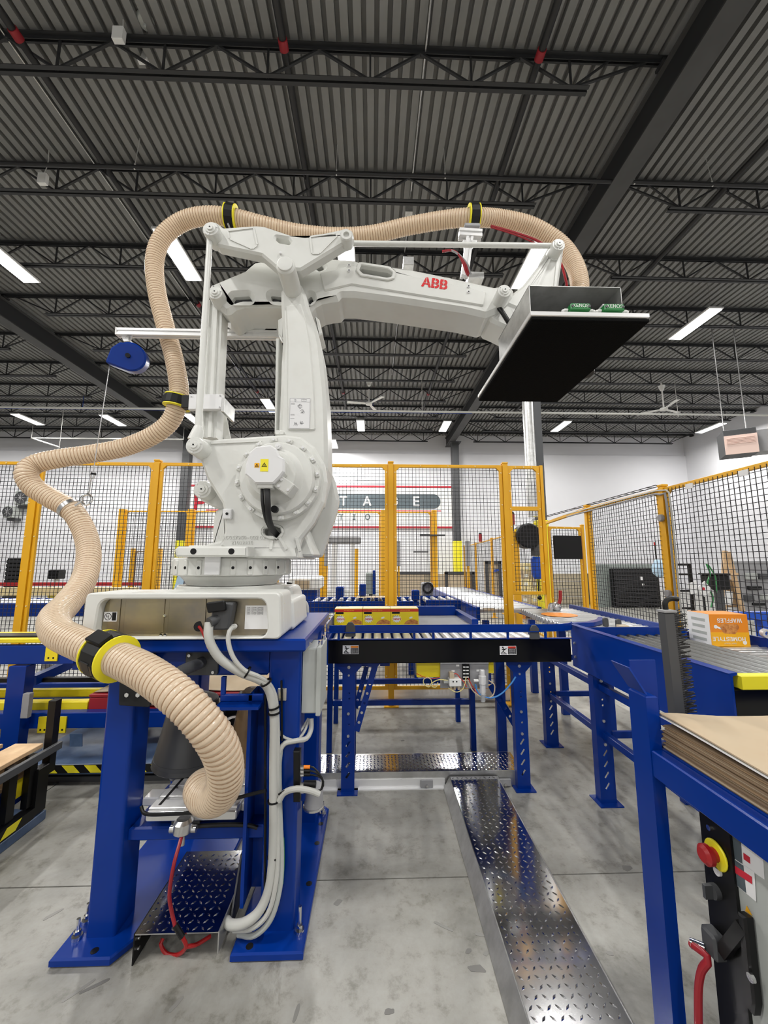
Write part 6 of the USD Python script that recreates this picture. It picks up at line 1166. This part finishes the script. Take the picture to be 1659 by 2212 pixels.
def frame_door(t, p, q, Y):
    t.part('plinth', MB().box(p[0], q[0], Y, Y+.1, 0, max(.002, p[2]-.001)), 'beige')
    for a in (p[0], q[0]-.10): t.part('jamb', MB().box(a, a+.10, Y-.05, Y, p[2], q[2]+.02), 'dark_grey')
    t.part('lintel', MB().box(p[0], q[0], Y-.05, Y, q[2]-.08, q[2]+.02), 'dark_grey'); t.part('door_leaf', MB().box(p[0]+.12, q[0]-.35, Y-.03, Y-.001, p[2], q[2]-.1), 'tan')
crate('door_frame', 858, 1236, 935, 1300, 15.5, .15, 'beige', 'dark framed beige doorway against the far wall behind the fence post', 'door', 0, frame_door)
crate('door_frame', 962, 1236, 1025, 1300, 14.5, .15, 'wood_dark', 'dark framed brown doorway against the far wall right of the column', 'door', 0, frame_door)
crate('door_frame', 1050, 1213, 1082, 1296, 13.0, .15, 'tan', 'tall narrow dark framed doorway with a blue board', 'door', 0, lambda t, p, q, Y: (frame_door(t, p, q, Y), t.part('blue_board', MB().bar((p[0]+.2, Y-.08, p[2]+.93), (q[0]-.12, Y-.08, p[2]+1.0), .02, .08), 'blue_bright')))
crate('tan_wall', 935, 1240, 965, 1300, 15.6, .1, 'tan', 'low tan partition between the two far doorways', 'partition', 0)
pf = thing('wrapped_load', 'grey film wrapped load on a shelf far behind the robot at the right', 'load', PY(740, 1165, 13)); p, q = PY(704, 1174, 13), PY(779, 1158, 13); pf.part('film', MB().box(p[0], q[0], 13, 13.6, p[2], q[2], .05), 'grey'); pf.part('upright', MB().box(p[0]+.2, p[0]+.35, 13.1, 13.5, 0, p[2]-.001), 'alu_white'); pf.part('upright', MB().box(q[0]-.35, q[0]-.2, 13.1, 13.5, 0, p[2]-.001), 'alu_white')
wc = thing('white_machine', 'white boxy machine far behind the robot turntable at the right', 'machine', PY(640, 1255, 6.2)); p, q = PY(624, 1275, 6.2), PY(690, 1246, 6.2); wc.part('body', MB().box(p[0], q[0], 6.2, 6.8, p[2], q[2], .03), 'white'); wc.part('carton', MB().box(p[0]+.1, p[0]+.32, 6.15, 6.199, p[2]+.02, p[2]+.15), 'kraft'); wc.part('stand', MB().box(p[0]+.05, q[0]-.05, 6.3, 6.7, 0, p[2]-.001), 'blue')
rc = thing('cable_bundle', 'grey cables rising behind the right corner of the robot base', 'cable', PY(630, 1270, 2.15))
for k in range(2): rc.part('cable', MB().tube([PY(625+4*k, 1262, 2.20), PY(632+3*k, 1280, 2.22), PY(648, 1292-2*k, 2.22), PY(662, 1305, 2.22), PY(664, 1330, 2.21), (PY(664, 1330, 2.21)[0], 2.215, 1.0)], .010-.004*k, 10, .012), 'cable_grey')
rc.part('plug', MB().cyl(PY(620, 1262, 2.20), PY(630, 1264, 2.20), .014, n=12), 'black'); rc.part('plug_post', MB().bar(PY(622, 1263, 2.215), (PY(622, 1263, 2.215)[0], 2.215, PT), .02, .02), 'dark_grey')
gs = thing('grey_box', 'grey box and pale blue sheet standing behind the left of the robot base', 'box', PY(400, 1250, 2.3)); p, q = PY(383, 1275, 3.45), PY(412, 1205, 3.45); gs.part('post_box', MB().box(p[0], q[0], 3.45, 3.49, p[2]-.02, q[2], .004), 'grey'); gs.part('pale_sheet', MB().px([(375, 1276), (386, 1238), (401, 1238), (392, 1278)], 3.44, 3.436, 3.446), 'sky_blue', 'pale blue sheet'); gs.part('stand', MB().box(p[0]+.02, q[0]-.02, 3.45, 3.49, .0, p[2]-.021), 'dark_grey')
dk = thing('wall_box', 'black box on a pale post against the far wall left of the hose', 'box', PY(115, 1240, 13)); p, q = PY(103, 1251, 13), PY(127, 1231, 13); dk.part('box', MB().box(p[0], q[0], 13, 13.3, p[2], q[2], .02), 'black'); dk.part('stand', MB().box(p[0]+.15, q[0]-.1, 13.05, 13.2, 0, p[2]-.001), 'pipe_white')
yd = thing('yellow_device', 'yellow device with grey reels beyond the fence at the left', 'device', PY(112, 1280, 5)); p, q = PY(102, 1292, 5.0), PY(127, 1270, 5.0); yd.part('case', MB().box(p[0], q[0], 5.0, 5.1, p[2], q[2], .01), 'yellow'); yd.part('reel', MB().cyl((p[0]-.02, 5.04, p[2]+.1), (p[0]-.09, 5.04, p[2]+.1), .05, n=18), 'grey'); yd.part('reel', MB().cyl((p[0]-.10, 5.04, p[2]+.09), (p[0]-.18, 5.04, p[2]+.09), .05, n=18), 'green_grey'); yd.part('stand', MB().box(p[0], q[0], 5.03, 5.08, 0, p[2]-.001), 'grey')
rb = thing('red_barrier_strip', 'red barrier tape stretched across the far left beyond the fence', 'tape', PY(80, 1265, 10)); a, b = PY(-80, 1262, 9.5), PY(330, 1266, 9.5); rb.part('tape', MB().box(a[0], b[0], 9.5, 9.51, a[2]-.04, a[2]+.04), 'red')
for x in (a[0], b[0]): rb.part('post', MB().cyl((x, 9.54, 0), (x, 9.54, a[2]+.05), .03, n=10), 'red')
lv = thing('black_shutter', 'black slatted shutter standing at the far left beyond the fence', 'shutter', PY(25, 1250, 12)); p, q = PY(2, 1296, 12), PY(56, 1206, 12); lv.part('back', MB().box(p[0], q[0], 12.05, 12.12, max(0, p[2]), q[2]), 'black')
for k in range(11): z = .08+k*(q[2]-.1)/11; lv.part('slat', MB().box(p[0]+.02, q[0]-.02, 12.0, 12.049, z, z+.09, .008), 'black_matte')
lv.part('base', MB().box(p[0], q[0], 12.0, 12.12, 0, .075), 'black')
# air conditioners on the left of the far wall
for (u0, v0, u1, v1, lab_) in ((28, 1059, 66, 1090, 'upper pale air conditioner with round fan on the far wall at left'), (4, 1092, 30, 1118, 'lower pale air conditioner with round fan on the far wall at left')):
    p, q = PY(u0, v1, 17.7), PY(u1, v0, 17.7); t = thing('air_conditioner', lab_, 'air conditioner', ((p[0]+q[0])/2, 17.9, p[2])); t.part('case', MB().box(p[0], q[0], 17.75, 18.15, p[2], q[2], .03), 'grey_box'); c = (p[0]+(q[0]-p[0])*.4, 17.74, (p[2]+q[2])/2); r = (q[2]-p[2])*.42
    t.part('fan_grille', MB().lathe([(r*.96, 0), (r, -.02), (r*.9, -.02), (r*.88, -.005)], c, (0, 1, 0), 28), 'dark_grey'); t.part('fan_hub', MB().cyl((c[0], 17.715, c[2]), (c[0], 17.734, c[2]), r*.25, n=14), 'grey')
    for k in range(8): a = k*math.pi/4; t.part('grille_bar', MB().bar((c[0]+math.cos(a)*r*.26, 17.716, c[2]+math.sin(a)*r*.26), (c[0]+math.cos(a)*r*.9, 17.716, c[2]+math.sin(a)*r*.9), .02, .01, (0, 1, 0)), 'grey')
    t.part('wall_bracket', MB().box(p[0]+.05, q[0]-.05, 17.9, 18.19, p[2]-.12, p[2]-.001), 'dark_grey')
# framed sign on the far wall
SY = 18.18; k_ = SY
sgn = thing('wall_sign', 'large white framed wall sign with red border, grey band and spaced letters', 'sign', PY(690, 1095, SY)); p, q = PY(397, 1140, SY), PY(980, 1049, SY); p[2] = PY(690, 1141, SY)[2]; q[2] = PY(690, 1049, SY)[2]
sgn.part('board', MB().box(p[0], q[0], SY-.06, SY+.015, p[2], q[2], .01), 'white'); bt_ = .09
sgn.part('red_border', MB().xz(sbox(p[0], p[2], q[0], q[2]).difference(sbox(p[0]+bt_, p[2]+bt_, q[0]-bt_, q[2]-bt_)), SY-.075, SY-.0605), 'sign_red', 'thin red border'); sgn.part('red_line', MB().box(p[0]+1.0, PY(952, 1100, SY)[0], SY-.07, SY-.0605, PY(690, 1104, SY)[2], PY(690, 1102, SY)[2]), 'sign_red')
b0, b1, bz0, bz1 = PY(470, 1095, SY)[0], PY(951, 1095, SY)[0], PY(690, 1098, SY)[2], PY(690, 1067, SY)[2]; r = (bz1-bz0)/2
sgn.part('grey_band', MB().xz(sbox(b0, bz0, b1-r, bz1).union(Point(b1-r, (bz0+bz1)/2).buffer(r)), SY-.08, SY-.0605), 'sign_grey', 'rounded grey band')
for ch, u in (('S', 620), ('T', 742), ('A', 793), ('G', 850), ('E', 899)): c = PY(u, 1083, SY); sgn.part('letter', MB().text(ch, .44, (c[0], SY-.0805, (bz0+bz1)/2), EX, EZ, .01, True), 'white', f'white letter {ch}')
c = PY(430, 1084, SY); sgn.part('letter', MB().text('P', .78, (c[0]+.1, SY-.0605, (bz0+bz1)/2-.05), EX, EZ, .012, True), 'sign_red', 'large red letter')
for ch, u in (('T', 737), ('I', 765), ('O', 794), ('N', 824)): c = PY(u, 1117, SY); sgn.part('letter', MB().text(ch, .25, (c[0], SY-.0605, c[2]), EX, EZ, .01, True), 'sign_grey', f'small grey letter {ch}')
# second cell: dark shelf marks beyond the fence
for u0, u1, v, Y, l in ((908, 962, 1156, 7.5, 'upper grey bar fixed to the distant yellow fence'), (894, 925, 1192, 7.5, 'lower grey bar fixed to the distant yellow fence')):
    p, q = PY(u0, v+1.5, Y), PY(u1, v-1.5, Y); t = single('fence_bar', MB().box(p[0], q[0], Y, Y+.085, p[2], q[2]), 'dark_grey', l, 'bar')
for u, l in ((705, 'left'), (829, 'middle'), (862, 'right'), (1012, 'rightmost')):
    if u == 829: continue
    p, q = PY(u-5, 1223, 7.4), PY(u+3, 1168, 7.4); t = thing('light_curtain', f'grey brown light curtain column beyond the tall fence, {l} one', 'light curtain', (p[0], 7.4, p[2])); t.part('column', MB().box(p[0], q[0], 7.4, 7.46, p[2], q[2]), 'grey'); t.part('post', MB().box(p[0]+.02, q[0]-.02, 7.41, 7.45, 0, p[2]-.0005), 'fence_yellow')
# fence-top signal lamps
for u, v, Y, l in ((1038, 1172, 10.1, 'far'), (1107, 1136, 7.0, 'near')):
    b = PY(u, v, Y); t = thing('signal_lamp', f'dark stacked signal lamp on top of the low fence, the {l} one', 'signal lamp', b); t.part('stem', MB().cyl((b[0], Y, FH-.02), b+[0, 0, .02], .018, n=8), 'dark_grey'); t.part('lamp', MB().cyl(b+[0, 0, .02], b+[0, 0, .22], .045, n=14, b=.008), 'red_tube'); t.part('cap', MB().cyl(b+[0, 0, .22], b+[0, 0, .26], .045, .03, n=14), 'black')
# second balancer: black reel with blue canister
bb = thing('tool_hoist', 'black hoist reel with blue canister hanging beyond the tall fence at its right end', 'hoist', PY(1150, 1160, 5.2)); c = PY(1138, 1158, 5.2)
bb.part('arm', MB().bar(PY(1113, 1148, 5.2), PY(1176, 1128, 5.2), .06, .06), 'yellow'); bb.part('arm_post', MB().box(PY(1112, 1148, 5.2)[0]-.04, PY(1112, 1148, 5.2)[0]+.04, 5.17, 5.23, 0, PY(1112, 1148, 5.2)[2]), 'fence_yellow'); bb.part('reel', MB().cyl(c+[0, -.1, 0], c+[0, .1, 0], .17, n=28, b=.02), 'black')
c = PY(1157, 1150, 5.2); bb.part('black_body', MB().cyl(c, c-[0, 0, .32], .075, n=20), 'dark_grey'); bb.part('blue_body', MB().lathe([(.06, 0), (.082, -.03), (.08, -.24), (.05, -.30)], c-[0, 0, .33], (0, 0, 1), 22), 'blue_bright', 'blue canister'); bb.part('hook', MB().cyl(c-[0, 0, .63], c-[0, 0, .85], .008, n=6).ball(c-[-.01, 0, .88], .03, 1), 'black')
# palletised yellowish boxes far right
for i, u in enumerate((1126, 1146, 1166)):
    for k in range(6):
        v0 = 1283-k*17; p, q = PY(u, v0, 9.0+.02*k), PY(u+19, v0-16, 9.0+.02*k)
        t = thing('stacked_carton', f'pale yellow carton on the far pallet, {("left", "middle", "right")[i]} column, {("bottom", "second", "third", "fourth", "fifth", "top")[k]} row', 'carton', ((p[0]+q[0])/2, 9.2, p[2])); t.part('box', MB().box(p[0]+.003, q[0]-.003, 9.0, 9.45, .16+k*.185, .342+k*.185, .006), ('cream', 'tan', 'cream')[(i+k) % 3]); t.part('label', MB().box(p[0]+.03, p[0]+.12, 8.997, 8.9996, .20+k*.185, .27+k*.185), 'paper')
fp = thing('wooden_pallet', 'orange wooden pallet under the pale yellow cartons', 'pallet', (3.9, 9.2, 0)); p, q = PY(1124, 1290, 9.0)[0], PY(1188, 1290, 9.0)[0]
for k in range(3): fp.part('block', MB().box(p+k*(q-p)/2.4, p+k*(q-p)/2.4+.1, 8.98, 9.5, 0, .12), 'orange')
fp.part('deck_board', MB().box(p, q, 8.98, 9.5, .1205, .155), 'orange')
# right background against the wall
bp = thing('beige_partition', 'beige panelled partition with dark door frame behind the right fence', 'partition', PY(1240, 1280, 12)); p, q = PY(1200, 1320, 12), PY(1258, 1239, 12)
for k in range(4): z = k*q[2]/4; bp.part('panel', MB().box(p[0], q[0], 12, 12.08, z+.006, z+q[2]/4-.006, .008), 'beige')
bp.part('frame', MB().box(q[0]+.005, q[0]+.22, 11.98, 12.1, 0, q[2], .01), 'dark_grey'); p2 = PY(1288, 1239, 12); bp.part('door_leaf', MB().box(q[0]+.28, p2[0], 12.02, 12.07, 0, q[2]-.12, .006), 'wood_dark'); bp.part('lintel', MB().box(q[0]+.225, p2[0], 11.98, 12.1, q[2]-.11, q[2], .01), 'dark_grey'); bp.part('door_handle', MB().cyl((q[0]+.33, 11.98, .5), (q[0]+.33, 11.98, 1.1), .015, n=8), 'steel')
gp = thing('grey_partition', 'grey green corrugated partition left of the black shutter', 'partition', PY(1315, 1270, 11.2)); p, q = PY(1298, 1320, 11.2), PY(1420, 1219, 11.2); gp.part('panel', MB().box(p[0], q[0], 11.3, 11.36, 0, q[2]), 'green_grey')
for k in range(12): x = p[0]+k*.035; gp.part('rib', MB().box(x, x+.015, 11.285, 11.2995, 0, q[2]-.01), 'green_grey')
bs2 = thing('black_shutter', 'large black slatted shutter behind the right fence', 'shutter', PY(1375, 1270, 11)); p, q = PY(1332, 1318, 11.0), PY(1421, 1228, 11.0); bs2.part('frame', MB().box(p[0], q[0], 11.06, 11.2, 0, q[2], .01), 'black')
for k in range(10): z = .05+k*(q[2]-.08)/10; bs2.part('slat', MB().box(p[0]+.03, q[0]-.03, 11.0, 11.059, z, z+.09, .01), 'black_matte')
bs2.part('paper_tag', MB().box(p[0]+.75, p[0]+.83, 10.992, 10.9995, .78, .88), 'paper'); bs2.part('paper_tag', MB().box(p[0]+.80, p[0]+.86, 10.992, 10.9995, .62, .68), 'paper')
ld = thing('black_step_frame', 'black step frame with blue bag on top behind the right fence', 'step frame', PY(1455, 1270, 8.5)); p, q = PY(1442, 1310, 8.5), PY(1486, 1218, 8.5)
for x in (p[0], q[0]): ld.part('upright', MB().bar((x, 8.5, 0), (x+.03, 8.5, q[2]), .05, .05), 'black')
for z in (.28, .66, 1.02, q[2]-.02): ld.part('rung', MB().box(p[0]+.03, q[0]-.01, 8.47, 8.53, z-.02, z+.02), 'black')
bg = MB(); rr = random.Random(5)
v = trimesh.creation.icosphere(3, 1.0); dv = v.vertices*(1+.25*(meshkit.noise(v.vertices*2.4+9, 3)-.5))[:, None]; c = PY(1424, 1228, 8.4); bag = thing('blue_bag', 'crumpled pale blue plastic bag hanging on the black step frame', 'bag', c); bag.part('bag', MB().add(c+dv*[.15, .10, .20], v.faces), 'sky_blue'); bag.part('pole', MB().cyl((c[0]-.05, 8.4, 0), (c[0]-.05, 8.4, c[2]+.5), .012, n=8), 'black'); bag.part('pole_tip', MB().cyl((c[0]-.05, 8.4, c[2]+.5), (c[0]-.05, 8.4, c[2]+.58), .022, n=8), 'red')
wl = thing('wooden_easel', 'pale wooden A-frame easel leaning behind the right fence', 'easel', PY(1585, 1250, 8)); a, b, c, d = PY(1558, 1316, 8), PY(1566, 1190, 8), PY(1612, 1316, 8), PY(1578, 1192, 8)
wl.part('leg', MB().bar((a[0], 8, 0), b, .09, .05, (0, 1, 0)), 'wood'); wl.part('leg', MB().bar((c[0], 8.06, 0), d+[0, .06, 0], .09, .05, (0, 1, 0)), 'wood'); wl.part('cross_bar', MB().bar(PY(1565, 1240, 7.97), PY(1592, 1240, 7.97), .05, .09, (0, 1, 0)), 'wood'); wl.part('back_board', MB().px([(1566, 1252), (1592, 1252), (1604, 1312), (1562, 1312)], 8.1, 8.1, 8.13), 'wood_dark')
wl.part('paper_note', MB().px([(1566, 1276), (1582, 1278), (1582, 1308), (1566, 1306)], 7.96, 7.955, 7.965), 'paper')
bk3 = crate('black_basket', 1540, 1242, 1574, 1275, 7.2, .25, 'black', 'black basket hanging on the right fence side with green string', 'basket', .02, lambda t, p, q, Y: (legs_to_floor(t, p, q, Y), t.part('string', MB().tube([PY(1526, 1218, 7.1), PY(1534, 1240, 7.1), PY(1528, 1262, 7.1), PY(1540, 1290, 7.1), PY(1536, 1312, 7.1)], .015, 6, .05).tube([PY(1530, 1220, 7.1), PY(1545, 1246, 7.1), PY(1548, 1280, 7.1)], .012, 6, .05), 'green'), t.part('rim', MB().box(p[0]-.02, q[0]+.02, Y-.02, Y+.27, q[2], q[2]+.03, .005), 'black')))
ps = thing('paper_signs', 'white square paper signs with small red mark behind the orange carton', 'sign', PY(1520, 1272, 7.3)); c = PY(1522, 1272, 6.9); ps.part('sheet', MB().frame(affinity.rotate(sbox(-.10, -.10, .10, .10), 38), 0, .01, c), 'paper'); ps.part('mark', MB().frame(circ(-.02, 0, .03, 10), -.002, -.0003, c), 'sign_red'); ps.part('sheet', MB().frame(affinity.rotate(sbox(-.09, -.10, .09, .10), 15), .02, .03, c-[.18, 0, -.02]), 'paper'); ps.part('stand', MB().cyl((c[0], 6.94, 0), (c[0], 6.94, c[2]-.05), .02, n=8), 'black')
gt = thing('tool_board', 'grey tool board with hanging tools at the right edge behind the fence', 'tool board', PY(1630, 1270, 9)); p, q = PY(1588, 1316, 9), PY(1700, 1212, 9); gt.part('board', MB().box(p[0], q[0], 9.0, 9.06, 0.02, q[2], .01), 'grey')
for (u, v, w_, h_, m_) in ((1622, 1245, 22, 14, 'grey_box'), (1650, 1245, 20, 12, 'dark_grey'), (1630, 1270, 26, 8, 'black'), (1655, 1290, 18, 12, 'grey_box'), (1618, 1292, 16, 14, 'dark_grey'), (1640, 1305, 24, 6, 'black')):
    a, b = PY(u-w_/2, v+h_/2, 8.96), PY(u+w_/2, v-h_/2, 8.96); gt.part('tool', MB().box(a[0], b[0], 8.93, 8.999, a[2], b[2], .01), m_)
bc = thing('blue_bench', 'bright blue steel bench behind the right fence beside the orange carton', 'frame', PY(1610, 1335, 3.2)); a, b = PY(1553, 1340, 3.3), PY(1690, 1322, 3.3); bc.part('top_beam', MB().box(a[0], b[0], 3.3, 3.36, a[2], b[2], .004), 'blue_bright')
for u in (1565, 1600, 1650): x = PY(u, 1330, 3.3)[0]; bc.part('leg', MB().box(x-.03, x+.03, 3.301, 3.359, 0, a[2]-.0005), 'blue_bright')
ro_ = thing('tape_roll', 'roll of pale tape lying on the rail right of the orange carton', 'tape roll', PY(1612, 1365, 2.22)); c = PY(1612, 1367, 2.16); ro_.part('roll', MB().lathe([(.014, -.016), (.024, -.016), (.024, .016), (.014, .016)], (2.147, 2.1, .897), (.3, 1, 0), 20, False), 'alu_white'); 
vl = thing('conveyor_valve', 'cluster of silver fittings with red handle on the main conveyor at the fence gap', 'valve', PY(1201, 1310, 3.3)); c = PY(1200, 1312, 3.3); vl.part('body', MB().ball(c, .045, 2), 'steel'); vl.part('elbow', MB().tube([c, c+[-.05, -.03, .02], c+[-.06, -.03, -.05]], .022, 10, .01), 'steel'); vl.part('red_handle', MB().tube([c+[.03, 0, .03], c+[.045, 0, .07], c+[.05, 0, .14]], .014, 8, .01), 'red', 'red lever handle'); vl.part('stem', MB().cyl((c[0], 3.3, .879), (c[0], 3.3, c[2]), .022, n=12), 'steel')
